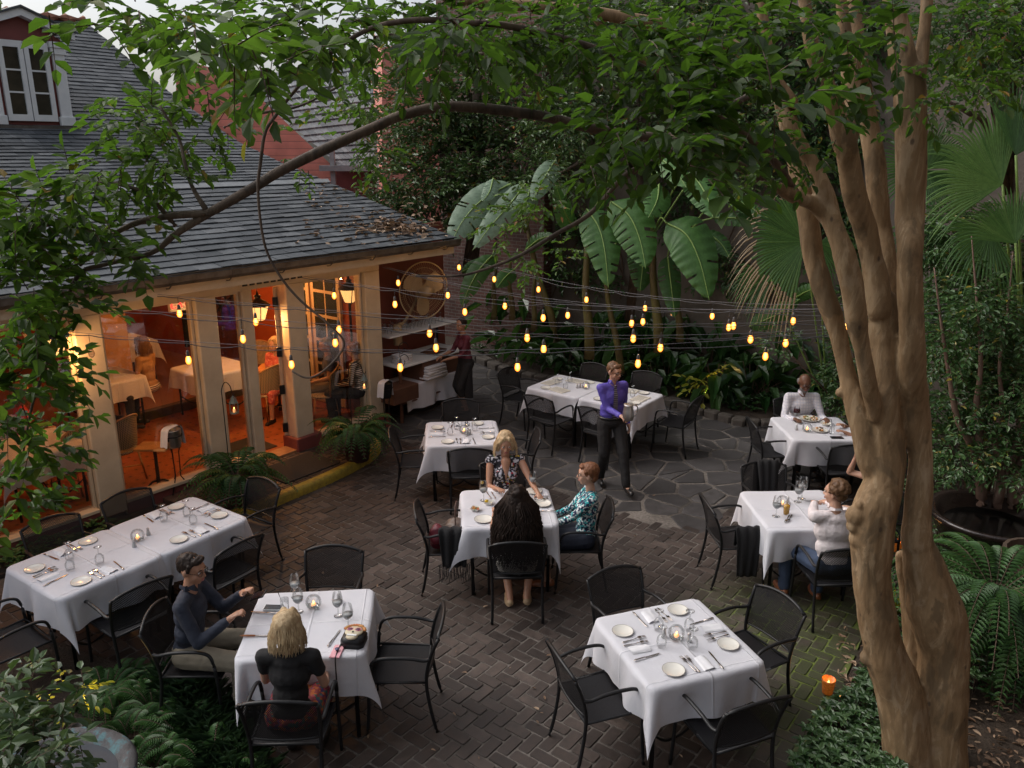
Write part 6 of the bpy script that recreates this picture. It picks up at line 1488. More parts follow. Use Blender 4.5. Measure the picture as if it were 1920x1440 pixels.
Mw=Matrix.Translation(wl)@Matrix.Rotation(wr_,4,'Z'); hw_=Mw@(arms[0][2]+Vector((-.07,.08,.0)))
pt=thing('water_pitcher','dented steel water pitcher in the hand of the waiter','pitcher',(hw_.x,hw_.y,hw_.z-.03),wr_)
mb=MB(); mb.lathe([(0,.0),(.062,.0),(.070,.04),(.066,.12),(.055,.18),(.060,.205),(.053,.205),(.0,.19)],22); mb.build('jug',M_tin,pt,True)
mb=MB(); mb.tube([tuple(p) for p in smoothpath([(-.055,0,.18),(-.11,0,.17),(-.115,0,.09),(-.065,0,.04)],5)],.008,6); mb.build('handle',M_tin,pt,True)
# 11 waitress at station
wl=Vector(tuple(W(4.42,.66,.014))); person('waitress in a maroon shirt and long black apron at the side station',wl,math.radians(205)-PI/2,stand=True,hipz=.88,hipy=0,lean=.10,fem=True,hair='pony',hm=H_blk,skin=SK2,top=C_maroon,sleeve='rolled',bottom=C_blk2,skirt=True,hands=[(.10,.40,1.0),(-.12,.38,1.0)],feet=[(.09,.0,.07),(-.09,.04,.07)],knee=[(.1,1,.1),(-.1,1,.1)],head=(.45,-.2),sh=.19,scale=.97)
ap=thing('apron','long black apron around the waist of the waitress','apron',wl,math.radians(205)-PI/2); mb=MB()
n=14
for j in range(8):
    for i in range(n+1): a=-.35+ (PI+.7)*i/n; r=1+.10*j/7; mb.v.append((.170*r*math.cos(a),.125*r*math.sin(a)+.03*0,.95-.095*j)); mb.c.append(.5)
for j in range(7):
    for i in range(n): mb.f.append((j*(n+1)+i,j*(n+1)+i+1,(j+1)*(n+1)+i+1,(j+1)*(n+1)+i)); mb.mi.append(0)
mb.build('cloth',C_black,ap,True)
# ---------- dining room seen through the glass ----------
M_rat=mat('rattan_cane',(.40,.24,.11),(.30,.17,.075),rough=.5,scale=30)
def weave():
    m,nt,out=newmat('rattan_weave'); tc=nt.nodes.new('ShaderNodeTexCoord'); s_=nt.nodes.new('ShaderNodeSeparateXYZ'); lk(nt,tc.outputs['Object'],s_.inputs[0])
    k=150; a=math_(nt,'SINE',math_(nt,'MULTIPLY',math_(nt,'ADD',s_.outputs[0],math_(nt,'ADD',s_.outputs[2],s_.outputs[1])),k)); b=math_(nt,'SINE',math_(nt,'MULTIPLY',math_(nt,'SUBTRACT',s_.outputs[0],math_(nt,'ADD',s_.outputs[2],s_.outputs[1])),k))
    f=math_(nt,'MULTIPLY',a,b); bsdf(nt,out,ramp(nt,[(0,(.035,.05,.05)),(.48,(.05,.06,.055)),(.52,(.45,.36,.24))],math_(nt,'MULTIPLY_ADD',f,.5)).outputs[0],.5); 
    for n_ in nt.nodes:
        if n_.type=='MATH' and n_.operation=='MULTIPLY_ADD': n_.inputs[2].default_value=.5
    return m
M_weave=weave()
def wick():
    t=thing('wicker_chair','x','chair'); mb=MB(); mb.lathe([(0,.46),(.20,.46),(.225,.45),(.225,.43),(0,.43)],20); mb.build('seat',M_weave,t,True)
    mb=MB(); n=16;m_=8
    def bp(a,z): r=.235+.03*z; return (r*math.sin(a),-r*math.cos(a)*.95,.50+z*.42*(.35+.65*math.cos(a*.80)))
    for j in range(m_):
        for i in range(n): mb.v.append(bp(-1.25+2.5*i/(n-1),j/(m_-1))); mb.c.append(.5)
    for j in range(m_-1):
        for i in range(n-1): mb.f.append((j*n+i,j*n+i+1,(j+1)*n+i+1,(j+1)*n+i)); mb.mi.append(0)
    mb.build('backrest',M_weave,t,True)
    mb=MB(); mb.tube([(.23*math.sin(1.25),-.23*math.cos(1.25),.45)]+[bp(-1.25+2.5*i/20,1.0) for i in range(20,-1,-1)]+[(-.23*math.sin(1.25),-.23*math.cos(1.25),.45)],.014,7); mb.build('back_frame',M_rat,t,True)
    for sx in(-1,1):
        for sy in(-1,1): mb=MB(); mb.tube([(sx*.15,sy*.15,.44),(sx*.20,sy*.20,0)],.014,7); mb.build('leg',M_rat,t,True)
    mb=MB(); mb.tube([(-.18,-.18,.2),(.18,.18,.2)],.009,5); mb.tube([(.18,-.18,.2),(-.18,.18,.2)],.009,5); mb.build('stretcher',M_rat,t,True); return t
wput=proto(wick)
for i,(px,py,a,lab) in enumerate(((505,788,150,'wicker chair just inside the open door'),(612,790,200,'wicker chair behind the corner window, left of the fern'),(650,742,170,'wicker chair of the diner in the striped top'),(498,742,-60,'wicker chair of the woman in coral'),(232,905,160,'wicker chair right of the first post, behind the glass'),(128,925,200,'wicker chair left of the first post, behind the glass'),(20,900,120,'wicker chair at the left edge, behind the glass'),(585,740,-30,'wicker chair of the man in the blue shirt'))):
    p=G(px,py,.13); wput(p,math.radians(a)-PI/2,lab,'wicker chairs in the dining room',z=.13)
for i,(px,py,z,a,lab) in enumerate(((225,640,1.02,52,'linen covered table farthest inside, beyond the wooden floor'),(190,708,1.02,52,'linen covered table behind the first post'),(400,688,1.02,52,'linen covered table seen between the second and third posts'),(60,835,.88,52,'linen covered table at the left edge behind the glass'))):
    p=G(px,py,z); zz=z-.755
    dup(tab0,(p.x,p.y,zz),math.radians(a),lab.replace('linen covered table','dark table under the linen'),'dining room tables'); c=cloth_mesh(H_,H_,(.3,.3,.3,.3),60+i).build('tablecloth',M_cloth,None,True,(p.x,p.y,zz),math.radians(a)); tag(c,lab.replace('linen covered table','white linen cloth on the table'),'tablecloth','tablecloths in the dining room')
def pedestal(px,py,z,lab,r=.20):
    p=G(px,py,z); t=thing('pedestal_table',lab,'table',(p.x,p.y,.13)); mb=MB(); mb.bbox((0,0,z-.13),(r*2,r*1.5,.025),.01); mb.build('top',mat('honey_wood_top',(.60,.32,.12),(.5,.25,.09),rough=.4),t); mb=MB(); mb.lathe([(0,.02),(.03,.04),(.022,.1),(.02,z-.15),(0,z-.15)],12); mb.build('column',M_dkwood,t,True)
    for i in range(3): a=2*PI*i/3; mb=MB(); mb.tube([tuple(q) for q in smoothpath([(0,0,.12),(.1*math.cos(a),.1*math.sin(a),.12),(.22*math.cos(a),.22*math.sin(a),.02)],4)],.014,6); mb.build('foot',M_black,t,True)
pedestal(290,838,.70,'small pedestal table with honey wood top, first window'); pedestal(520,690,.88,'small wooden table in front of the woman in coral',.3)
def indoor(px,py,zh,ang,lab,**kw):
    p=G(px,py,zh+.30 if False else zh); L=(p.x,p.y,kw.pop('fz',.13)); return person(lab,L,math.radians(ang)-PI/2,vox=.011,**kw)
indoor(513,636,1.38,-110,'woman in a coral lace dress with long blonde hair behind the door',fem=True,hair='bob',hm=H_bln,skin=SK1,top=C_coral,sleeve='short',bottom=C_coral,skirt=True,head=(.1,-.1))
indoor(608,632,1.42,200,'man in a slate blue shirt seated behind the corner window',hair='short',hm=H_gry,skin=SK1,top=C_blue,sleeve='short',bottom=C_khaki,head=(0,-.1),glasses=True)
indoor(660,640,1.42,170,'person in a black and white striped top on the wicker chair',fem=True,hair='short',hm=H_aub,skin=SK1,top=C_stripe,sleeve='long',bottom=C_blk2,head=(0,0))
indoor(262,635,1.52,170,'woman in black striped skirt seated far inside',fem=True,hair='bob',hm=H_brn,skin=SK2,top=mat('ochre_blouse',(.35,.2,.08),(.28,.15,.06)),sleeve='short',bottom=C_stripe,skirt=True,fz=.27)
indoor(185,650,1.50,10,'diner in a dark turquoise print top behind the first post',fem=True,hair='bob',hm=H_blk,skin=SK1,top=C_turq,sleeve='short',bottom=C_blk2,fz=.27)
indoor(125,590,1.75,-60,'server in a pink shirt standing indoors behind the lantern',stand=True,hipz=.88,hipy=0,hair='short',hm=H_blk,skin=SK2,top=mat('pink_shirt',(.50,.20,.18),(.42,.16,.15)),sleeve='long',bottom=C_blk2,feet=[(.1,0,.07),(-.1,.05,.07)],hands=[(.15,.25,1.05),(-.15,.25,1.05)],knee=[(.1,1,.1),(-.1,1,.1)],fz=.13)
indoor(40,720,1.40,40,'diner in a red top seated at the left edge of the dining room',fem=True,hair='bob',hm=H_brn,skin=SK1,top=mat('red_top',(.45,.03,.03),(.35,.02,.02)),sleeve='short',bottom=C_blk2)
# ================= PLANTS =================
def dep(p): return p[1]*cp_-(p[2]-CAMZ)*sp_
def barkmat(name,a,b,c):
    m,nt,out=newmat(name); n=tex(nt,'ShaderNodeTexNoise',5,detail=7,mapscale=(2.4,2.4,.5),dist=.8,rough=.65); n2=tex(nt,'ShaderNodeTexNoise',40,detail=8,mapscale=(1,1,.22),rough=.7); v=tex(nt,'ShaderNodeTexNoise',3.2,detail=6,mapscale=(1.6,1.6,.7),rough=.6,dist=.5)
    r=ramp(nt,[(.36,a),(.47,b),(.54,b),(.60,c)],n.outputs['Fac']); col=mixc(nt,1.0,r.outputs[0],ramp(nt,[(.3,.80),(.7,1.12)],n2.outputs['Fac']).outputs[0],'MULTIPLY')
    col=mixc(nt,ramp(nt,[(.55,0.0),(.60,.65)],v.outputs['Fac']).outputs[0],col,(a[0]*.62,a[1]*.70,a[2]*.80))
    col=mixc(nt,ramp(nt,[(.36,.5),(.40,0.0)],v.outputs['Fac']).outputs[0],col,(c[0]*1.05,c[1]*1.12,c[2]*1.25))
    k=tex(nt,'ShaderNodeTexVoronoi',7,mapscale=(1,1,.6)); col=mixc(nt,ramp(nt,[(.05,.8),(.10,0.0)],k.outputs['Distance']).outputs[0],col,(.06,.04,.028))
    h=math_(nt,'ADD',n.outputs['Fac'],math_(nt,'ADD',math_(nt,'MULTIPLY',n2.outputs['Fac'],.6),math_(nt,'MULTIPLY',v.outputs['Fac'],.8)))
    bsdf(nt,out,col,.7,0,.3,h,.5,.010); return m
M_bark=barkmat('smooth_tan_bark',(.175,.108,.053),(.25,.163,.086),(.33,.232,.135))
M_bark2=barkmat('dark_branch_bark',(.07,.048,.036),(.11,.078,.058),(.16,.12,.09))
M_twig=mat('brown_twig',(.07,.045,.03),(.11,.07,.045),rough=.8,scale=20)
L_near=leafmat('myrtle_leaf',(.010,.024,.004),(.048,.100,.012),(.12,.195,.028),.5,.55,(.12,.26,.02),(.35,.14,.03))
L_mag=leafmat('glossy_tree_leaf',(.026,.062,.016),(.062,.125,.034),(.14,.21,.08),.25,.28,(.10,.18,.03),(.30,.12,.03))
L_ban=leafmat('banana_leaf',(.035,.10,.022),(.065,.165,.035),(.10,.22,.055),.30,.5,(.08,.22,.04))
L_banp=leafmat('pale_banana_leaf',(.10,.17,.11),(.15,.23,.15),(.20,.29,.19),.25,.38,(.16,.28,.12))
L_palm=leafmat('fan_palm_leaf',(.03,.085,.022),(.07,.17,.04),(.14,.26,.07),.35,.55,(.14,.26,.06))
L_dry=leafmat('dry_palm_tip',(.22,.16,.09),(.32,.24,.14),(.40,.31,.20),.2,.6,(.3,.22,.1))
L_fern=leafmat('fern_leaf',(.026,.075,.018),(.055,.135,.036),(.09,.19,.06),.35,.45,(.10,.22,.03))
L_broad=leafmat('broad_bed_leaf',(.013,.042,.012),(.028,.078,.02),(.06,.125,.038),.25,.27,(.08,.18,.02))
L_shrub=leafmat('shrub_leaf',(.022,.062,.016),(.052,.12,.034),(.10,.18,.062),.3,.36,(.08,.18,.03),(.30,.24,.03))
L_cover=leafmat('ground_cover_leaf',(.03,.075,.022),(.065,.135,.045),(.11,.19,.08),.28,.32,(.10,.20,.03))
L_grass=leafmat('mondo_grass_blade',(.018,.045,.018),(.035,.075,.035),(.06,.11,.06),.2,.4,(.06,.12,.03))
L_yel=leafmat('painted_lit_leaf',(.20,.26,.03),(.35,.38,.04),(.45,.44,.06),.5,.4,(.6,.6,.06))  # glow of the uplights painted into the leaf colour
def stem(spec,k=5):
    out=[]
    for q in smoothpath(spec,k):
        p=YP(q[0],q[1],q[3]); out.append((p,max(.003,q[2]*(.92 if q[2]>30 else 1)*dep(p)/FPX)))
    return out
def capchain(mb,S,n=14):
    for i in range(len(S)-1):
        if (S[i][0]-S[i+1][0]).length>1e-4: mb.cap(S[i][0],S[i+1][0],S[i][1],S[i+1][1],n)
tree=thing('crape_myrtle_tree','big multi stemmed tree with smooth tan bark arching over the courtyard','tree',(0,0,0))
Yb=4.75
ST=[[(1562,412,18,Yb),(1530,384,15,4.74),(1495,369,13,4.71),(1450,346,10,4.67)],
[(1712,1500,56,Yb),(1704,1400,50,Yb),(1690,1300,46,Yb),(1662,1230,42,Yb),(1645,1150,37,Yb),(1636,1080,38,Yb+.02),(1636,1000,44,Yb+.02),(1645,945,44,Yb+.03),(1662,895,37,Yb+.05),(1666,840,35,Yb+.06),(1658,760,29,Yb+.06),(1657,690,31,Yb+.1),(1657,620,29,Yb+.14),(1655,565,26,Yb+.16)],
[(1650,580,24,Yb+.12),(1633,470,21,Yb+.14),(1614,400,22,Yb+.12),(1592,300,21,Yb+.08),(1577,240,20,Yb+.04),(1558,180,17,Yb),(1530,110,15,Yb-.04),(1512,30,13,Yb-.08),(1500,-90,12,Yb-.1)],
[(1588,275,17,Yb+.08),(1598,210,15,Yb+.12),(1590,110,14,Yb+.15),(1578,20,12,Yb+.15),(1570,-90,11,Yb+.15)],
[(1668,600,20,Yb+.3),(1659,450,17,Yb+.42),(1651,400,16,Yb+.44),(1639,300,19,Yb+.46),(1624,200,19,Yb+.5),(1605,110,19,Yb+.4),(1598,20,15,Yb+.45),(1600,-90,13,Yb+.5)],
[(1652,900,32,Yb+.08),(1622,800,25,Yb+.12),(1590,705,17,Yb+.2),(1566,600,18,Yb+.25),(1530,500,18,Yb+.3),(1514,400,18,Yb+.35),(1497,330,16,Yb+.4),(1480,260,14,Yb+.45),(1462,180,12,Yb+.5),(1440,90,10,Yb+.5),(1425,-20,9,Yb+.5)],
[(1645,780,15,Yb+.02),(1626,700,14,Yb-.06),(1607,600,18,Yb-.1),(1588,500,22,Yb-.1),(1571,440,19,Yb-.06),(1553,388,20,Yb)],
[(1553,388,19,Yb),(1525,310,14,Yb),(1497,262,16,Yb+.02),(1472,205,14,Yb+.05),(1445,140,11,Yb+.1),(1405,80,9,Yb+.1)],
[(1765,1500,60,Yb+.02),(1762,1400,54,Yb+.02),(1768,1300,49,Yb+.03),(1772,1220,47,Yb+.05),(1758,1150,55,Yb+.05),(1745,1100,48,Yb+.05),(1730,1045,38,Yb+.05),(1720,1000,28,Yb+.05),(1723,900,24,Yb+.06),(1724,840,23,Yb+.08),(1712,760,30,Yb+.08),(1711,690,25,Yb+.0),(1709,600,23,Yb-.02),(1706,480,23,Yb-.02),(1706,400,26,Yb+.08),(1709,300,28,Yb+.08),(1707,200,29,Yb+.08),(1705,140,28,Yb+.08)],
[(1700,150,24,Yb+.08),(1688,90,22,Yb+.08),(1674,0,17,Yb+.08),(1662,-90,15,Yb+.05)],
[(1716,150,18,Yb+.08),(1728,100,14,Yb+.1),(1736,30,13,Yb+.12),(1742,-80,12,Yb+.15)],
[(1738,1450,24,Yb+.12),(1728,1330,22,Yb+.16),(1721,1240,21,Yb+.2),(1712,1180,16,Yb+.22),(1700,1110,12,Yb+.25),(1690,1040,10,Yb+.25)]]
mb=MB()
for s_ in ST: capchain(mb,stem(s_))
# burls and bumps
for (x,y,r,Y_) in ((1606,965,20,Yb),(1612,1010,20,Yb),(1602,985,14,Yb),(1618,1055,16,Yb),(1631,1232,18,Yb),(1541,730,0,0),(1575,735,9,Yb+.2),(1700,505,10,Yb),(1695,560,9,Yb)):
    if r: p=YP(x,y,Y_); mb.ball(p,r*dep(p)/FPX,10,7)
for q in range(16):
    x=random.gauss(1612,5); y=random.uniform(945,1080); p=YP(x,y,Yb-.02+random.random()*.05); mb.ball(p,random.uniform(6,11)*dep(p)/FPX,8,6)
def fl(co,n):
    a=noise.noise(Vector((co.x*8,co.y*8,co.z*1.0)))*.013+noise.noise(Vector((co.x*30,co.y*30,co.z*4)))*.003+noise.noise(co*6)*.008
    return n*a
remeshed(mb,'trunk',M_bark,tree,.010,2,fl)
LIMBS=[[(1574,430,14,Yb),(1556,398,15,Yb),(1500,370,13,4.72),(1440,340,12,4.66),(1390,312,12,4.6),(1340,290,12,4.5),(1280,262,13,4.4),(1190,255,12,4.3),(1100,238,12,4.2),(1000,215,12,4.1),(850,200,12,4.0),(760,215,12,3.95),(700,240,12,3.9),(600,285,12.5,3.85),(520,325,12,3.8),(480,350,12,3.8),(420,385,11,3.75),(390,402,10,3.75),(330,440,8,3.7),(285,475,6,3.65),(200,497,5,3.6),(150,515,5,3.55),(115,590,5,3.5),(90,680,4.2,3.45),(62,760,3.2,3.4),(45,850,2.2,3.4)],
[(395,402,8,3.75),(330,405,7,3.7),(260,418,6,3.7),(200,450,4,3.65),(150,500,3,3.6)],
[(390,400,6,3.75),(360,350,4,3.8),(345,300,3.5,3.85),(335,260,3,3.9),(300,200,2.5,3.9)],
[(330,425,5,3.7),(280,370,4,3.7),(235,350,4,3.7),(180,345,3,3.7),(60,385,2.5,3.6)],
[(150,515,4,3.55),(80,490,3,3.5),(0,500,3,3.45)],
[(1500,210,13,Yb),(1420,115,14,4.8),(1340,70,14,4.8),(1280,52,13,4.75),(1180,35,12,4.7),(1100,22,12,4.65),(1000,12,11,4.6),(880,3,9,4.5),(780,-20,8,4.4)],
[(1500,372,10,Yb+.05),(1450,300,9,4.5),(1380,240,9,4.3),(1290,190,9,4.1),(1200,125,9,3.9),(1080,80,9,3.8),(960,50,8,3.7),(880,42,7.5,3.6),(780,38,7,3.5),(700,52,6,3.45),(640,85,5,3.4),(590,130,4,3.35),(545,180,4,3.3),(515,220,4,3.25),(497,250,4,3.2),(488,310,4,3.2),(484,350,3.6,3.2),(488,410,3.2,3.2),(500,470,3,3.2),(528,522,3,3.2),(565,565,2.8,3.2),(615,607,2.6,3.2),(645,640,2.5,3.2),(635,668,2.5,3.2),(602,700,2.4,3.2),(575,709,2.2,3.2),(548,697,2,3.2)],
[(1420,170,8,4.4),(1350,210,7,4.2),(1290,262,6.5,4.0),(1230,300,6.5,3.9),(1173,328,6,3.8),(1107,400,5.5,3.7),(1040,440,5,3.6),(973,480,4.2,3.5),(900,508,3.2,3.45),(850,518,2.6,3.4),(780,517,2,3.4)],
[(1290,262,5,4.0),(1240,290,4,3.95),(1180,330,3.5,3.9),(1130,360,2.5,3.85)],
[(1107,22,8,4.65),(1150,70,7,4.7),(1230,130,8,4.8),(1290,170,9,4.9),(1345,230,8,4.95),(1400,300,7,5.0)],
[(700,70,6,4.6),(760,72,8,4.6),(800,85,7,4.6),(860,105,5,4.6),(920,100,4,4.6)],
[(560,110,4,4.4),(640,125,4,4.4),(700,115,3,4.4)],[(420,240,3,4.2),(480,215,3,4.3),(560,200,2.5,4.4),(640,160,2.5,4.4)]]
for i,s_ in enumerate(LIMBS):
    S=stem(s_,6); mb=MB(); mb.tube([p for p,r in S],[r*(.8 if i in (0,6,7) else .95) for p,r in S],9); mb.build('limb',M_bark if i in(5,9) else M_bark2,tree,True)
lb=LB()
def cl(x,y,rx,ry,Y_,n,size=.07,per=7,c0=0,cr=1,w=.60,droop=.6,dy=.45):
    k_=.46 if x<480 else (.62 if x<760 else .8)
    if 120<x<420 and y<330: rx*=.86; ry*=.86; x+=18
    if x<130 and y<300: k_=.35
    if x<135 and y>300: k_=.95; size*=1.15
    if x>700 and Y_<4.3: cr=.50  # backlit shade of the upper crown put into darker leaf colours
    if 1480<x<1760 and y<260: k_*=.55
    if x<480: c0=.12; cr=.87
    if 335<x<660 and 120<y<330: k_*=.30
    n=max(2,int(n*k_*(.88 if x<700 or y>250 else .80))); size*=.92; c=YP(x,y,Y_); d=dep(c)/FPX; lb.cloud(c,(rx*d*.92,dy,ry*d*.9),n,size,per,size*2.1,w,droop,c0,cr,hollow=.0)
for a in ((335,70,110,60,3.5,95),(250,25,110,28,3.0,36),(170,45,38,40,2.7,12,.085),(115,20,50,18,2.8,8,.085),(430,60,90,55,2.9,55,.08),(500,120,70,45,2.5,26,.085),(560,50,90,50,3.2,55),(640,40,80,45,3.4,50),
 (320,160,105,70,4.0,120),(270,235,80,55,4.0,85),(370,230,60,55,4.1,60),(220,190,40,50,4.2,18),(215,310,70,45,3.6,55),(150,340,50,35,3.5,26),(60,390,60,45,3.4,34,.075),(30,460,40,40,3.3,22,.08),(240,395,60,30,3.6,20),(350,350,22,22,3.9,9),(300,285,60,40,3.8,40),(110,420,45,25,3.4,14,.08),
 (60,540,55,45,3.3,34),(110,590,35,35,3.35,16),(40,620,45,50,3.3,26),(70,690,38,40,3.3,18),(30,760,40,40,3.2,20),(60,830,32,45,3.2,20),(30,900,38,42,3.2,20),(95,720,20,40,3.3,8),(20,970,30,25,3.2,10),(270,485,40,20,3.5,10,.08),(180,470,60,25,3.5,20,.08),
 (650,130,75,55,4.6,70,.065),(720,70,90,50,4.4,70),(590,190,60,40,4.8,40,.06),(620,250,70,45,5,45,.06),(560,310,45,30,5,24,.06),(690,190,70,50,5,50,.06),(470,170,50,40,4.4,30),(530,250,30,30,4.6,12),(700,290,60,35,5,22,.06),
 (800,30,100,40,3.9,60),(900,70,90,40,3.7,45),(800,110,60,40,3.4,22,.08),(860,55,50,40,2.9,14,.085),(1000,40,110,45,4,60),(1050,100,90,40,3.8,36),(1150,60,110,55,3.8,60),(1210,120,90,60,3.5,42,.08),(1170,230,80,40,3.2,24,.085),(1230,260,70,45,3.1,26,.085),(1290,210,70,60,3.2,30,.085),(1130,300,60,35,3.3,12,.08),(1000,120,60,40,4.3,25),
 (1330,120,100,70,3.5,60,.08),(1420,60,100,60,3.6,55,.08),(1390,200,60,60,3.1,22,.09),(1290,310,40,40,2.9,9,.10),(1420,190,50,45,2.9,14,.10),(1520,40,90,50,3.8,50,.08),(1560,150,60,50,3.8,24,.08),(1540,240,60,35,4.0,22),(1480,300,50,40,4.2,18),(1620,50,80,45,4.0,40,.08),(1650,100,60,40,3.6,18,.09),(1700,30,80,40,4.2,30),
 (1800,70,90,60,5.0,60),(1860,130,70,70,5.2,50),(1780,160,70,45,4.6,36),(1880,40,60,50,5,40),(1720,210,60,30,4.4,16),(1380,340,70,30,4.4,16,.05),(1400,290,60,30,4.4,14,.05),(950,420,70,40,5.5,34,.055),(1000,380,60,40,5.5,26,.055),(990,500,30,35,6.5,16,.06),(1060,470,25,45,6.5,14,.06),(1440,240,50,60,4.6,26,.06),(1340,20,120,30,4,44)):
    cl(*a)
print('near leaves',len(lb.P))
lb.build('crown',L_near,tree,twmat=M_twig)
# ---- glossy background trees ----
def bgtree(name,label,base,top,ell,lm,size,r0=.16,c=None):
    t=thing(name,label,'tree'); l=LB(); mb=MB()
    b=Vector(base); tp=Vector(top); mb.tube([b,b.lerp(tp,.4)+Vector((.15,0,0)),b.lerp(tp,.7),tp],[r0,r0*.8,r0*.6,r0*.3],9)
    mb.build('trunk',M_bark2,t,True)
    for (x,y,rx,ry,Y_,n) in ell:
        c_=YP(x,y,Y_); d=dep(c_)/FPX; l.cloud(c_,(rx*d,.9,ry*d),n,size,6,None,.42,.5,0,1,hollow=.1)
        mb=MB(); m_=b.lerp(tp,.55); mb.tube([m_,m_.lerp(c_,.5)+Vector((0,0,.3)),c_],[.06,.04,.015],6); mb.build('limb',M_bark2,t,True)
    l.build('crown',lm,t,twmat=M_twig); return t
bgtree('glossy_leaved_tree','tall glossy leaved tree rising behind the right end of the porch roof',YP(880,520,16)*1,YP(900,60,16),
 [(780,350,85,80,15.5,330),(850,280,110,90,15.8,420),(900,360,80,60,15.2,240),(800,200,100,80,16,260),(900,180,110,80,16,330),(720,260,50,60,16.5,90),(980,280,90,80,15.5,290),(790,430,50,30,15,70),(730,360,35,50,15.6,60),(860,80,120,60,16.5,200),(720,130,60,60,16.5,90)],L_mag,.125)
bgtree('leafy_rear_tree','leafy tree between the brick wall and the banana plants',YP(1180,600,14.6)*1,YP(1200,60,14.6),
 [(1120,60,120,60,14.6,260),(1250,30,120,50,14.6,220),(1060,230,90,70,14,300),(1120,150,100,80,14.5,300),(1040,330,70,50,13.5,110),(1220,230,80,60,14,170),(1000,100,90,60,15,150),(1300,110,110,70,14.5,230),(1400,220,70,60,13.5,140),(1330,270,50,40,13,70),(1450,120,70,80,14,110),(1370,330,70,30,13,40)],L_mag,.10,.09)
bgtree('wall_creeper_tree','loose green tree in front of the brown wall, top right',YP(1900,700,9.5)*1,YP(1880,60,10),
 [(1830,80,100,60,9,260),(1890,130,60,40,9,80),(1780,190,50,40,9,70),(1900,40,70,60,9,170),(1800,20,100,40,9,180)],L_shrub,.07,.07)
# ---- banana plants ----
def blade(mb,P,w,tear=.22,nl=48,nw=5,ribm=1,nrm=(0,-1,.45)):
    path=[Vector(q) for q in P]; sp=smoothpath([tuple(q) for q in path],max(2,nl//(len(P)-1))); sp=[Vector(q) for q in sp]; N=len(sp); rows=[]
    rnd=random.Random(int(path[0].x*1000)+int(path[-1].z*777))
    L=[]; R=[]
    for i,p in enumerate(sp):
        T=(sp[min(i+1,N-1)]-sp[max(i-1,0)]).normalized(); n=Vector(nrm).normalized(); S=T.cross(n).normalized(); n2=S.cross(T).normalized()
        t=i/(N-1); ww=w*(math.sin(PI*min(1,t*1.02)**.62)**.55 if 0<t<1 else .02)
        if t>.97: ww*=.6
        row=[]
        for s in (-1,1):
            for k in range(nw+1):
                u=k/nw; back=T*(-.0+ww*.28*u*(1 if t<.85 else .4)); q=p+S*(s*ww*u)+back-n2*(ww*(.28*u*u)-.05*ww*u)+n2*(.010*math.sin(t*60+u*3)*u); row.append(q)
        rows.append(row)
    base=len(mb.v)
    for r in rows:
        for k,q in enumerate(r): mb.v.append(tuple(q)); mb.c.append(min(1,max(0,mb.cur+.12*math.sin(k*1.3)+rnd.uniform(-.06,.06))))
    W2=2*(nw+1); torn=[{}, {}]
    for s in(0,1):
        gap=set(i for i in range(6,N-2) if rnd.random()<tear*.38)
        for i in range(N-1):
            for k in range(nw):
                if i in gap and k>=2: continue
                a=base+i*W2+s*(nw+1)+k; mb.f.append((a,a+1,a+W2+1,a+W2)); mb.mi.append(0)
    m0=mb.m; mb.m=ribm; mb.tube([q+Vector((0,-.012,.006)) for q in sp],[.016*(1-.8*i/(N-1)) for i in range(N)],5); mb.m=m0
M_rib=mat('pale_green_midrib',(.22,.33,.08),(.16,.26,.06),rough=.45,scale=20)
M_pstem=mat('banana_stem_yellow_green',(.13,.12,.03),(.07,.045,.02),rough=.55,scale=4,bstr=.4,bdist=.02,bscale=18)
def banana(label,stems,lv,pale=False):
    t=thing('banana_plant',label,'banana plant',group='banana plants against the rear wall')
    for (x0,y0,x1,y1,Y_,r) in stems:
        a=YP(x0,y0,Y_); b=YP(x1,y1,Y_+.05); mb=MB(); n=8; mb.tube([a.lerp(b,i/n)+Vector((.02*math.sin(i),0,0)) for i in range(n+1)],[r*(1.1-.6*i/n) for i in range(n+1)],10); mb.build('stem',M_pstem,t,True)
    tops=[YP(s[2],s[3],s[4]+.05) for s in stems]
    for (pts,hw,Y_,c_) in lv:
        P=[YP(x,y,Y_-.25*i) for i,(x,y) in enumerate(pts)]; d=dep(P[0])/FPX; mb=MB(); mb.cur=c_
        blade(mb,P,hw*d*1.02); tp=min(tops,key=lambda q:(q-P[0]).length)
        mb.m=1
        if (tp-P[0]).length<1.6: mb.tube([tuple(q) for q in smoothpath([tuple(tp-Vector((0,0,.15))),tuple(tp.lerp(P[0],.55)+Vector((0,0,.12))),tuple(P[0])],4)],.014,5)
        mb.build('leaf',[L_banp if c_>.8 or pale else L_ban,M_rib],t,True)
banana('banana plant with two long torn leaves hanging side by side over the lights',[(1105,672,1098,455,13.4,.085),(1165,700,1128,470,13.3,.06)],
 [([(1100,392),(1122,425),(1134,470),(1141,540)],36,13.0,.5),([(1146,378),(1180,405),(1200,450),(1211,503)],40,12.9,.62),([(1195,455),(1205,490),(1200,548)],27,13.3,.15),([(1080,430),(1060,400),(1040,340)],20,13.4,.3),([(1110,400),(1140,340),(1150,300)],18,13.5,.3)])
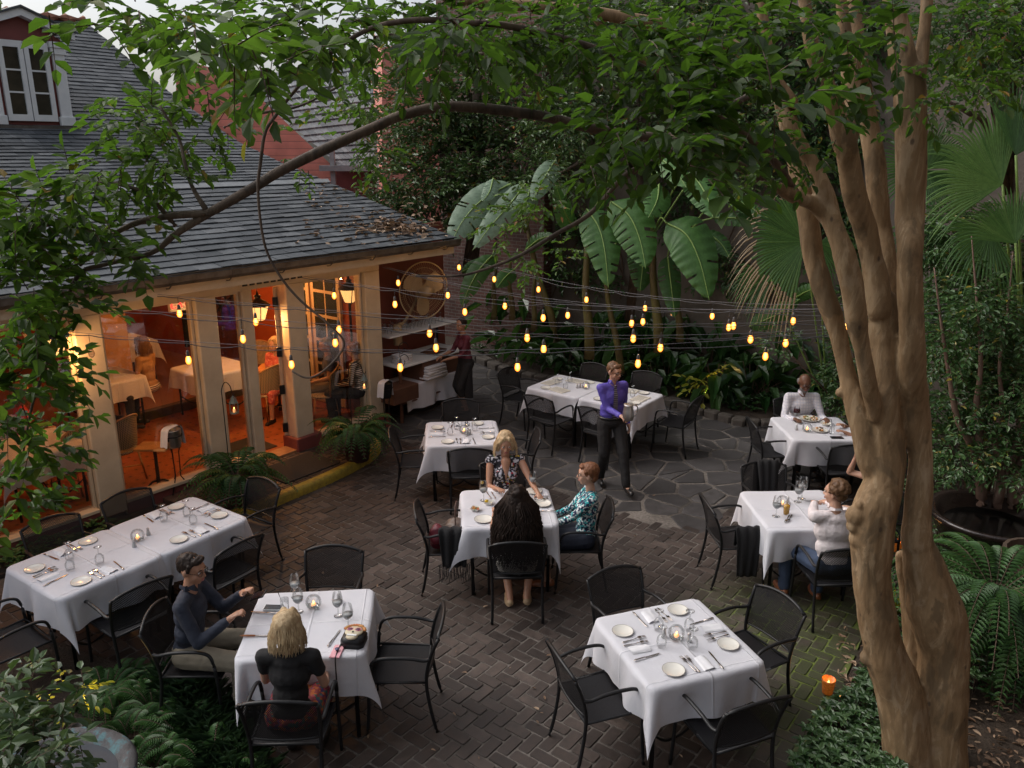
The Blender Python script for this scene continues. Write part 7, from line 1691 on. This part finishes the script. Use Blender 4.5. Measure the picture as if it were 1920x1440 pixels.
banana('banana plant whose broad leaf hangs lowest at the right of the row',[(1235,660,1222,430,12.9,.08),(1275,640,1262,470,13,.06)],
 [([(1250,418),(1287,440),(1312,490),(1330,562)],44,12.4,.45),([(1222,290),(1248,305),(1270,325),(1287,352)],24,12.8,.75),([(1236,345),(1232,375),(1216,408)],26,12.7,.6),([(1295,322),(1312,345),(1328,375),(1337,408)],30,12.4,.4),([(1252,480),(1258,530),(1266,596)],21,12.9,.2),([(1320,432),(1350,455),(1368,482)],18,12.6,.2),([(1362,368),(1400,385),(1442,410)],15,12.5,.15),([(1338,408),(1390,410),(1445,424)],14,12.6,.2),([(1352,292),(1400,305),(1452,334)],15,12.6,.5),([(1405,612),(1455,590),(1500,560)],18,12.2,.3),([(1488,560),(1515,545),(1548,535)],14,12.2,.4)])
banana('banana plant with pale silvery leaves leaning over the porch roof corner',[(1045,640,985,420,14,.07),(960,600,955,480,14.2,.05)],
 [([(958,345),(905,375),(868,415),(843,464)],30,13.7,.9),([(985,345),(955,385),(920,425),(886,470)],24,13.5,.95),([(1042,300),(1020,335),(998,378)],21,13.3,.85),([(995,350),(985,380),(955,398)],20,13.4,.9),([(925,335),(918,360),(905,378)],14,13.6,.88)])
banana('banana plant with dark narrow leaves in front of the brick wall',[(925,600,930,490,14.4,.05),(1000,620,1004,500,14.3,.05)],
 [([(925,478),(900,505),(880,540),(866,576)],19,14.1,.35),([(965,505),(948,520),(932,540)],16,14,.25),([(985,470),(1010,450),(1040,440)],14,14,.2),([(930,500),(895,498),(865,510)],14,14.3,.2)])
# ---- fan palms ----
def fan(l,hub,r,a0,a1,n,e2=(0,.30,.95),c0=.3,droop=.5,dry=None,fwd=.15):
    hub=Vector(hub); e1=Vector((1,0,0)); e2=Vector(e2).normalized(); nn=e1.cross(e2).normalized()
    if nn.y>0: nn=-nn
    for i in range(n):
        a=math.radians(a0+(a1-a0)*(i+.5)/n); d=e1*math.cos(a)+e2*math.sin(a); S=nn.cross(d).normalized(); da=math.radians(abs(a1-a0)/n); R_=r*random.uniform(.88,1.05)
        prev=None; N=9; base=len(l.v); cc=min(1,max(0,random.gauss(c0,.18)))
        for j in range(N+1):
            t=j/N; w_=R_*t*math.tan(da/2)*1.05 if t<.5 else R_*.5*math.tan(da/2)*1.05*(1-((t-.5)/.5)**1.6)+.001
            p=hub+d*(R_*t)+nn*(fwd*R_*t*t)+Vector((0,0,-droop*R_*max(0,t-.55)**2*2.6))-d*(droop*.3*R_*max(0,t-.6)**2)
            f=w_*.7
            l.v+= [tuple(p-S*w_-nn*f*.0),tuple(p+nn*f),tuple(p+S*w_)]; l.c+=[cc]*3
        for j in range(N):
            b=base+j*3; mi=1 if (dry and j>=dry) else 0
            l.f+=[(b,b+1,b+4,b+3),(b+1,b+2,b+5,b+4)]; l.mi+=[mi,mi]
def palm(label,base,fans):
    t=thing('fan_palm',label,'palm',group='fan palms'); b=Vector(base)
    mb=MB(); mb.tube([b,b+Vector((.03,0,.3)),b+Vector((0,0,.55))],[.09,.08,.06],9); mb.build('trunk',M_dkwood,t,True)
    for f in fans:
        mb=MB(); fan(mb,*f); mb.build('frond',[L_palm,L_dry],t,False)
        mb=MB(); h=Vector(f[0]); mb.tube([tuple(q) for q in smoothpath([tuple(b+Vector((0,0,.5))),tuple(b.lerp(h,.55)+Vector((0,0,.18))),tuple(h)],5)],.012,5); mb.build('frond_stalk',M_rib,t,True)
def hubp(x,y,Y_): return YP(x,y,Y_)
palm('fan palm spreading a drooping half circle frond left of the trunks',(4.7,11.4,.05),[(hubp(1510,452,10.4),1.02,88,262,46,(0,.2,.98),.5,.75,6,.05),(hubp(1535,455,10.5),.55,40,-80,20,(0,.2,.98),.3,.5,None,.1),(hubp(1445,520,11),.6,150,260,20,(0,.2,.98),.2,.6)])
palm('fan palm with a frond split either side of the right trunk',(6.6,11.0,.05),[(hubp(1738,315,9.6),.62,0,110,28,(0,.3,.95),.5,.2),(hubp(1738,315,9.6),.66,110,250,34,(0,.3,.95),.3,.2),(hubp(1738,318,9.6),.55,-95,0,22,(0,.3,.95),.2,.3),(hubp(1745,420,9.4),.6,180,330,30,(0,.3,.95),.1,.5)])
palm('fan palm with bright upright blades at the right edge',(6.0,8.6,.05),[(hubp(1880,345,7.8),.88,75,215,40,(0,.3,.95),.95,.35),(hubp(1905,290,7.7),.75,30,120,28,(0,.3,.95),.15,.15),(hubp(1905,455,7.6),.62,50,175,30,(0,.3,.95),.65,.3),(hubp(1860,430,8.0),.6,160,300,26,(0,.3,.95),.4,.6)])
# ---- broad leaved bed plants ----
def broad(seed,n=15,L=.36,Hh=.45):
    rnd=random.Random(seed); l=LB()
    for i in range(n):
        a=rnd.uniform(0,2*PI); el=rnd.uniform(.5,1.35); h=Hh*rnd.uniform(.5,1.15); d=Vector((math.cos(a)*math.cos(el),math.sin(a)*math.cos(el),math.sin(el))); p=d*h
        l.tw.tube([(0,0,0),d*h*.5+Vector((0,0,.03)),p],[.006,.005,.004],4,cap=False)
        dr=Vector((math.cos(a)*.9,math.sin(a)*.9,rnd.uniform(-.9,.15))); q=p; dd=dr.normalized()
        LL=L*rnd.uniform(.7,1.15); c=rnd.random()
        nn=Vector((-math.cos(a)*dd.z,-math.sin(a)*dd.z,1)) 
        l.leaf(q,dd,nn,LL,rnd.uniform(.30,.42),c)
    return l
SH2=np.array([(0,0,0),(.28,-.5,.13),(.70,-.36,.02),(1,0,-.28),(.70,.36,.02),(.28,.5,.13)])
bp=[]
for s_ in range(5):
    t=thing('broad_leaved_plant','broad glossy leaved plant in the shady rear bed','plant',group='broad leaved plants in the rear bed'); broad(s_).build('foliage',L_broad,t,SH2,M_twig); bp.append(t)
spots=[]
for i in range(58):
    px=random.uniform(870,1660); 
    yb=np.interp(px,[860,960,1250,1400,1560,1700],[668,700,752,792,780,760]); Pg=G(px,yb,0)
    dv=Vector((CU,SU,0)); q=Pg+dv*random.uniform(.28,2.2) if px<1420 else Pg+Vector((.1,1,0))*random.uniform(.5,2.0); spots.append(q)
for i,q in enumerate(spots):
    s=random.uniform(.95,1.5)
    if i<5: bp[i].location=(q.x,q.y,.07); bp[i].scale=(s,)*3; bp[i].rotation_euler=(0,0,random.uniform(0,6))
    else: dup(bp[i%5],(q.x,q.y,.07),random.uniform(0,6.28),None,'broad leaved plants in the rear bed',scale=s)
# taller ginger like plants behind
t0=None
for i in range(16):
    px=random.uniform(880,1500); Pg=G(px,np.interp(px,[860,1250,1500],[668,752,790]),0)+Vector((CU,SU,0))*random.uniform(1.2,2.3)
    if t0 is None:
        t0=thing('tall_leafy_plant','tall dark leafy plant along the foot of the rear wall','plant',group='tall leafy plants at the wall'); broad(91,26,.5,1.15).build('foliage',L_broad,t0,SH2,M_twig); t0.location=(Pg.x,Pg.y,.07)
    else: dup(t0,(Pg.x,Pg.y,.07),random.uniform(0,6.28),None,'tall leafy plants at the wall',scale=random.uniform(.8,1.15))
# ---- shrubs on the right ----
def shrub(name,label,ell,lm,size,w=.5,base=None,dy=.6,per=7,cat='shrub',twr=True):
    t=thing(name,label,cat); l=LB()
    for (x,y,rx,ry,Y_,n) in ell:
        c_=YP(x,y,Y_); d=dep(c_)/FPX; l.cloud(c_,(rx*d,dy,ry*d),n,size,per,None,w,.4,0,1,hollow=.15)
        if base: mb=MB(); b=Vector(base)+Vector((random.uniform(-.15,.15),random.uniform(-.15,.15),0)); mb.tube([b,b.lerp(c_,.5)+Vector((random.uniform(-.1,.1),0,.1)),c_],[.022,.015,.008],5); mb.build('branch',M_twig,t,True)
    l.build('foliage',lm,t,twmat=M_twig); return t
shrub('evergreen_shrub','dense dark evergreen shrub against the brown wall at the far right',[(1800,440,70,70,9,300),(1880,480,70,70,8.6,260),(1800,540,60,60,8.8,260),(1880,580,70,60,8.4,260),(1790,640,50,60,8.4,230),(1870,680,70,60,8.2,280)],L_shrub,.07,base=G(1850,960,.05))
shrub('small_leaved_shrub','small leaved shrub just right of the trunk above the lantern',[(1790,740,55,50,8,180),(1870,780,60,50,7.8,150),(1900,720,50,60,7.6,140),(1780,830,40,45,7.8,140),(1900,860,40,50,7.4,110)],L_shrub,.065,base=G(1830,980,.05))
shrub('loose_shrub','loose small leaved shrub seen between the tree stems',[(1600,660,40,50,10.8,130),(1570,720,30,50,11,100),(1620,560,40,60,11.2,90),(1600,760,30,30,10.6,60),(1660,700,30,60,10.8,90),(1460,640,40,14,10.6,26),(1760,600,20,60,9.6,60)],L_shrub,.08,base=(5.2,11.2,.05))
# small tree with bare forked stems
t=thing('forked_small_tree','small tree with several bare reddish stems at the right, over the dark bowl','tree')
for s_ in ([(1842,945,10,7.68),(1838,880,9,7.68),(1820,830,7,7.68),(1795,780,6,7.68),(1780,700,4,7.68),(1765,600,2.5,7.7),(1752,500,1.2,7.75)],[(1840,900,9,7.68),(1838,830,8,7.66),(1832,760,6,7.64),(1840,680,4,7.64),(1832,560,2.5,7.7),(1822,440,1.0,7.8)],[(1870,950,9,7.62),(1880,890,8,7.62),(1868,830,7,7.62),(1880,760,5,7.62),(1875,680,3,7.62),(1890,580,2,7.7),(1900,470,.9,7.8)],[(1885,890,8,7.6),(1905,840,7,7.6),(1915,780,6,7.6),(1930,700,4,7.6)],[(1900,950,8,7.6),(1898,900,7,7.6),(1915,860,6,7.6),(1935,800,5,7.6)],[(1895,945,8,7.6),(1925,920,7,7.6),(1960,880,6,7.6)]):
    S=stem(s_,5); mb=MB(); mb.tube([p for p,r in S],[r for p,r in S],8); mb.build('stem',mat('reddish_bark',(.13,.08,.06),(.19,.12,.09),rough=.7,scale=8,bstr=.5),t,True)
l=LB()
for (x,y,rx,ry,n_) in ((1775,640,45,60,60),(1835,560,50,60,70),(1890,600,45,60,60),(1915,720,40,50,40)):
    c_=YP(x,y,7.7); d=dep(c_)/FPX; l.cloud(c_,(rx*d,.3,ry*d),n_,.07,7,None,.5,.4,0,1,hollow=0)
l.build('crown',L_shrub,t,twmat=M_twig)
# ---- ferns ----
def frond(l,P0,d,L,rise,drop,n=17,pin=.09,c=.5,w=.30):
    """arching frond with paired pinnae"""
    P0=Vector(P0); d=Vector((d[0],d[1],0)).normalized(); S=Vector((-d.y,d.x,0)); pts=[]
    for i in range(n+1): t=i/n; pts.append(P0+d*(L*t)+Vector((0,0,rise*math.sin(t*PI*.55)*1.1-drop*t*t*1.1)))
    l.tw.tube(pts[::3]+[pts[-1]],.0035,4,cap=False)
    for i in range(2,n+1):
        t=i/n; T=(pts[i]-pts[i-1]).normalized(); k=pin*(math.sin(PI*(t**.8)*.93)+.15)
        for s in(1,-1):
            dd=S*s+T*.45+Vector((0,0,-.18)); l.leaf(pts[i],dd,Vector((T.x*-T.z,T.y*-T.z,1)),k,w,min(.99,max(0,c+random.gauss(0,.16))))
def fern(name,label,base,n,L,rise,drop,pin,lm=L_fern,spread=2*PI,a0=0,nn=18,group=None,cat='fern'):
    t=thing(name,label,cat,base,group=group); l=LB()
    for i in range(n):
        a=a0+spread*(i+random.random())/n; frond(l,(.04*math.cos(a),.04*math.sin(a),0),(math.cos(a),math.sin(a)),L*random.uniform(.6,1.1),rise*random.uniform(.4,1.3),drop*random.uniform(.6,1.2),nn,pin,random.random()*.8)
    l.build('foliage',lm,t,twmat=M_twig); return t
M_pot=mat('dark_terracotta',(.10,.035,.025),(.065,.022,.018),rough=.8,scale=8,bstr=.4)
def pot(p,label,s=1):
    t=thing('flower_pot',label,'pot',p); mb=MB(); mb.lathe([(0,0),(.15*s,0),(.20*s,.30*s),(.225*s,.30*s),(.23*s,.36*s),(.20*s,.36*s),(.19*s,.32*s),(0,.31*s)],24); mb.build('body',M_pot,t,True)
for i,(px,py,l1,l2) in enumerate(((452,945,'terracotta pot holding the fern left of the doormat','big arching fern in the terracotta pot left of the doormat'),(672,862,'terracotta pot holding the fern by the corner post','bushy fern in the terracotta pot by the corner post'))):
    p=G(px,py,.105); pot(p,l1); fern('potted_fern',l2,(p.x,p.y,.44),52,.62,.34,.36,.085)
fern('big_fern','large feathery fern in front of the dark bowl at the right edge',G(1868,1110,.80),76,.92,.34,.50,.085,nn=24)
fern('drooping_fern','fern with long drooping fronds low at the right edge',G(1905,1170,.45),30,.75,.15,.75,.09,nn=24)
bt=G(1885,1150,0); bt=thing('barrel_planter','dark wooden barrel planter under the feathery fern','planter',(bt.x+.05,bt.y-.25,.04)); mb=MB(); mb.lathe([(0,0),(.26,0),(.33,.36),(.30,.74),(.27,.74),(.26,.66),(0,.66)],18); mb.build('body',M_dkwood,bt)
# dark bowl
bp_=G(1862,962,.74); bw=thing('dark_bowl','very large glossy black bowl fountain on a dark base behind the fern','bowl',(bp_.x,bp_.y,0)); M_glz=mat('black_glazed_iron',(.015,.011,.010),(.03,.02,.016),rough=.16,scale=12,bstr=.3,bdist=.01)
mb=MB(); mb.lathe([(0,.30),(.25,.34),(.48,.52),(.56,.68),(.60,.73),(.58,.755),(.50,.73),(.47,.66),(.30,.52),(0,.46)],48); mb.build('bowl_shell',M_glz,bw,True); mb=MB(); mb.lathe([(0,0),(.26,0),(.20,.2),(.22,.34),(0,.34)],24); mb.build('pedestal',M_glz,bw,True)
mb=MB(); mb.lathe([(0,.62),(.44,.62)],40); mb.build('water',mat('black_still_water',(.004,.004,.004),(.006,.006,.006),rough=.03),bw)
# ---- ground covers ----
def cover(name,label,n,reg,lm,size,w,hz=.05,cat='ground cover',z=.05,per=6):
    l=LB(); k=0
    while k<n:
        px,py=random.uniform(reg[0],reg[2]),random.uniform(reg[1],reg[3]); p=G(px,py,z)
        if name!='fern_bank' and len(reg)>4 and not inpoly(px,py,reg[4]): continue
        k+=1; h=hz*random.uniform(.4,1.6); q=Vector((p.x,p.y,z+h)); a0=random.uniform(0,6.28); l.tw.tube([(p.x,p.y,z),q],.003,3,cap=False)
        for i in range(per):
            a=a0+2*PI*i/per+random.uniform(-.3,.3); d=Vector((math.cos(a),math.sin(a),random.uniform(-.1,.5))); l.leaf(q,d,(d.x*-.4,d.y*-.4,1),size*random.uniform(.6,1.2),w,random.random())
    return tag(l.build(name,lm,None,twmat=M_twig),label,cat,kind='stuff')
cover('ground_cover','low rosettes of pale green leaves creeping round the foot of the tree',420,(1440,1180,1720,1470,[(1640,1180),(1700,1300),(1700,1470),(1480,1470),(1500,1400),(1540,1340),(1600,1300),(1625,1250)]),L_cover,.062,.5,.09)
cover('right_bed_foliage','mixed low foliage filling the bed right of the tree',1500,(1660,820,2150,1330),L_shrub,.075,.45,.22)
cover('rear_bed_foliage','low dark foliage at the feet of the bed plants',900,(860,640,1700,790,[(850,655),(960,690),(1250,742),(1400,780),(1640,770),(1700,650),(860,560)]),L_broad,.10,.4,.15)
cover('window_strip_foliage','low dark leaves in the strip under the windows',160,(-60,985,330,1080,[(-60,1060),(60,1030),(320,935),(330,960),(60,1085),(-60,1100)]),L_fern,.07,.5,.07)
l=LB()
for _ in range(900):
    p=G(random.uniform(1560,1990),random.uniform(1180,1500),.055); a=random.uniform(0,6.28); l.leaf(p+Vector((0,0,random.random()*.02)),(math.cos(a),math.sin(a),random.uniform(-.1,.3)),(random.gauss(0,.4),random.gauss(0,.4),1),random.uniform(.03,.08),random.uniform(.2,.5))
tag(l.build('leaf_litter',M_dead),'scattered dead leaves and twigs on the soil by the tree','leaf litter',kind='stuff')
for (px,py,n_) in ((742,1055,'near the table of the three women'),(1735-1000,1057,''),(1290,952,'on the flagstones'),(1300,1213,''),(1430,1215,''),(760,1050,'')):
    pass
# ---- near left corner ----
for i,(px,py,L_) in enumerate(((290,1330,.34),(350,1390,.34),(240,1290,.30),(300,1440,.36),(400,1460,.34),(200,1310,.30),(250,1390,.32))):
    p=G(px,py,.05); 
    if i==0: f0=fern('bed_fern','low bright green fern in the near left corner bed',p,52,.30,.16,.14,.055,nn=20,group='low ferns in the near corner')
    else: dup(f0,p,random.uniform(0,6),None,'low ferns in the near corner',scale=random.uniform(.85,1.15))
l=LB(); SHG=np.array([(0,0,0),(.35,-.5,.08),(.75,-.4,-.04),(1,0,-.30),(.75,.4,-.04),(.35,.5,.08)])
for _ in range(230):
    py=random.uniform(1275,1500); px=330+(py-1275)*.62+random.gauss(0,22)
    p=G(px,py,.045)
    for i in range(13):
        a=random.uniform(0,6.28); el=random.uniform(.5,1.3); l.leaf(p,(math.cos(a)*math.cos(el),math.sin(a)*math.cos(el),math.sin(el)),(-math.cos(a),-math.sin(a),1),random.uniform(.14,.26),.03,random.random())
tag(l.build('mondo_grass',L_grass,None,SHG),'tufts of narrow dark grass edging the near left bed','grass',kind='stuff')
shb=thing('broad_corner_shrub','open shrub with broad dull green leaves in the near left corner','shrub'); l=LB()
for (x,y,rx,ry,Y_,n) in ((50,1370,70,50,3.5,26),(95,1420,60,40,3.4,18),(30,1440,70,40,3.3,22),(140,1315,40,22,3.8,9),(60,1295,50,25,3.8,10),(0,1330,50,50,3.6,16)):
    c_=YP(x,y,Y_); d=dep(c_)/FPX; l.cloud(c_,(rx*d,.25,ry*d),n,.095,5,.18,.5,.3,0,1,hollow=.1,out=.3)
l.build('foliage',leafmat('dull_broad_leaf',(.03,.065,.022),(.06,.11,.04),(.10,.15,.07),.3,.4,(.12,.2,.04)),shb,twmat=M_twig)
mb=MB(); b=G(60,1560,.05)
for (x,y,Y_) in ((60,1360,3.5),(130,1400,3.4),(40,1440,3.3),(150,1310,3.8),(60,1290,3.8)): c_=YP(x,y,Y_); mb.tube([b,b.lerp(c_,.5)+Vector((0,0,.1)),c_],[.012,.009,.005],5)
mb.build('branch',M_twig,shb,True)
bb=G(100,1470,.52); bd=thing('birdbath','weathered verdigris stone basin holding grey water, near left corner','birdbath',(bb.x,bb.y,0))
def verd():
    m,nt,out=newmat('verdigris_stone'); n=tex(nt,'ShaderNodeTexNoise',9,detail=7,rough=.7); r=ramp(nt,[(.35,(.03,.03,.032)),(.52,(.06,.06,.065)),(.60,(.05,.13,.15)),(.75,(.09,.20,.21))],n.outputs['Fac']); bsdf(nt,out,r.outputs[0],.7,bump=n.outputs['Fac'],bstr=.7,bdist=.02); return m
M_verd=verd()
mb=MB(); mb.lathe([(0,.30),(.28,.34),(.44,.46),(.48,.53),(.46,.555),(.40,.54),(.36,.50),(.25,.45),(0,.42)],48); mb.build('basin',M_verd,bd,True); mb=MB(); mb.lathe([(0,0),(.2,0),(.14,.12),(.13,.28),(.2,.34),(0,.34)],24); mb.build('pedestal',M_verd,bd,True)
mb=MB(); mb.lathe([(0,.505),(.362,.505)],40); mb.build('water',mat('grey_basin_water',(.045,.05,.06),(.055,.06,.07),rough=.5,spec=.12),bd)
# ---- garden uplights (lit in the photograph) ----
def uplight(p,label,e,col=(1,.66,.22)):
    t=thing('garden_uplight',label,'lamp',p); mb=MB(); mb.lathe([(0,0),(.04,0),(.045,.10),(.038,.10),(.03,.06),(0,.06)],14); mb.build('housing',M_black,t,True); mb=MB(); mb.lathe([(0,.065),(.03,.065)],12); mb.build('lens',emitmat('uplight_lens',(1,.6,.2),20),t)
    L=bpy.data.lights.new('uplight','SPOT'); L.energy=e; L.color=col; L.spot_size=1.9; L.spot_blend=.6; L.shadow_soft_size=.03; lo=bpy.data.objects.new('uplight',L); COL.objects.link(lo); lo.location=(p[0],p[1],p[2]+.12); lo.rotation_euler=(PI,0,0)
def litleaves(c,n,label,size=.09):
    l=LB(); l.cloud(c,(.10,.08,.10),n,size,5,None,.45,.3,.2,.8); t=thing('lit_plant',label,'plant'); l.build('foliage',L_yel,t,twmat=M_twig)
p=YP(1322,790,13.1); uplight((p.x,p.y,.07),'small garden uplight glowing among the rear bed plants',14); litleaves(YP(1318,715,12.9),9,'leaves painted as if glowing yellow above the uplight behind the rear table',.14)
p=G(150,1385,.05); uplight((p.x,p.y,.05),'small garden uplight beside the stone basin',7); litleaves(G(138,1300,.45),8,'leaves painted as if glowing yellow by the stone basin',.08)
p=G(1900,960,.05); uplight((p.x+.5,p.y+.9,.05),'small garden uplight under the forked small tree',10); litleaves(YP(1895,835,7.9),9,'leaves painted as if glowing yellow behind the forked small tree',.07)
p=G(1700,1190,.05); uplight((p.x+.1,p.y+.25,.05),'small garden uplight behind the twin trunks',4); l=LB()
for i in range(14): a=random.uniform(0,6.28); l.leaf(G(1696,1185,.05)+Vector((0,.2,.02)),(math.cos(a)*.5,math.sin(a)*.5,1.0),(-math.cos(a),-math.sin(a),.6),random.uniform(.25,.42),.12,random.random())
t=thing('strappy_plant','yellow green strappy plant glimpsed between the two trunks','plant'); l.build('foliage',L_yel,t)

# stray leaves on the paving
l=LB()
for _ in range(90):
    px,py=random.uniform(150,1500),random.uniform(840,1430); p=G(px,py,.02); a=random.uniform(0,6.28); l.leaf(p,(math.cos(a),math.sin(a),.1),(random.gauss(0,.3),random.gauss(0,.3),1),random.uniform(.02,.06),random.uniform(.3,.5))
tag(l.build('stray_leaves',M_dead),'a few small dry leaves scattered over the courtyard paving','leaves',kind='stuff')

# climbing vine over the rear wall
l=LB()
for _ in range(2300):
    px=random.uniform(1030,1640); py=random.uniform(-30,540)
    if noise.noise(Vector((px/130,py/110,3.3)))<-.2+.0004*(py-150): continue
    p=PV(px,py,8.42)
    if p.z<.5: continue
    l.sprig(p,Vector((random.uniform(-.6,.6),-.4,random.uniform(-.9,.3))),.30,7,.12,.5,.6,0,1)
for k in range(9):
    x0=1050+k*62; P=[PV(x0+random.uniform(-25,25)+40*math.sin(j+k),560-j*75,8.46) for j in range(8)]; l.tw.tube([tuple(q) for q in smoothpath([tuple(p) for p in P],4)],.014,4,cap=False)
t=thing('climbing_vine','leafy vine climbing the tall concrete wall behind the banana plants','vine'); l.build('foliage',L_shrub,t,twmat=M_twig)
if _TMP is not None: bpy.data.scenes.remove(_TMP)
# ---------- camera, sky, sun ----------
cam=bpy.data.cameras.new('camera'); cam.sensor_width=36; cam.lens=FPX/1920*36; cam.clip_end=500; cam.clip_start=.05
co=bpy.data.objects.new('camera',cam); COL.objects.link(co); co.location=(0,0,CAMZ); co.rotation_euler=(PI/2-PITCH,math.radians(-.1),0); scn.camera=co
w=bpy.data.worlds.new('World'); scn.world=w; w.use_nodes=True; nt=w.node_tree; nt.nodes.clear()
wo=nt.nodes.new('ShaderNodeOutputWorld'); bg=nt.nodes.new('ShaderNodeBackground'); sky=nt.nodes.new('ShaderNodeTexSky')
SEL,SROT=math.radians(46),math.radians(-72)
sky.sky_type='NISHITA'; sky.sun_disc=False; sky.sun_elevation=SEL; sky.sun_rotation=SROT; sky.air_density=1.0; sky.dust_density=5; sky.ozone_density=1.5
hs=nt.nodes.new('ShaderNodeHueSaturation'); hs.inputs['Saturation'].default_value=.38; hs.inputs['Value'].default_value=1.28
nt.links.new(sky.outputs[0],hs.inputs['Color']); nt.links.new(hs.outputs[0],bg.inputs[0]); bg.inputs[1].default_value=.15
nt.links.new(bg.outputs[0],wo.inputs[0])
sl=bpy.data.lights.new('sun','SUN'); sl.energy=.75; sl.angle=math.radians(80); sl.color=(1,.94,.90)
so=bpy.data.objects.new('sun',sl); COL.objects.link(so)
sd=Vector((math.sin(SROT)*math.cos(SEL),math.cos(SROT)*math.cos(SEL),math.sin(SEL)))
so.rotation_euler=sd.to_track_quat('Z','Y').to_euler(); so.location=(0,0,30)
scn.view_settings.view_transform='Standard'; scn.view_settings.look='None'; scn.view_settings.exposure=0; scn.view_settings.gamma=1
scn.render.film_transparent=False
try:
    scn.cycles.use_denoising=True; scn.cycles.max_bounces=8; scn.cycles.transparent_max_bounces=24; scn.cycles.sample_clamp_indirect=4; scn.cycles.caustics_reflective=False; scn.cycles.caustics_refractive=False
except Exception: pass
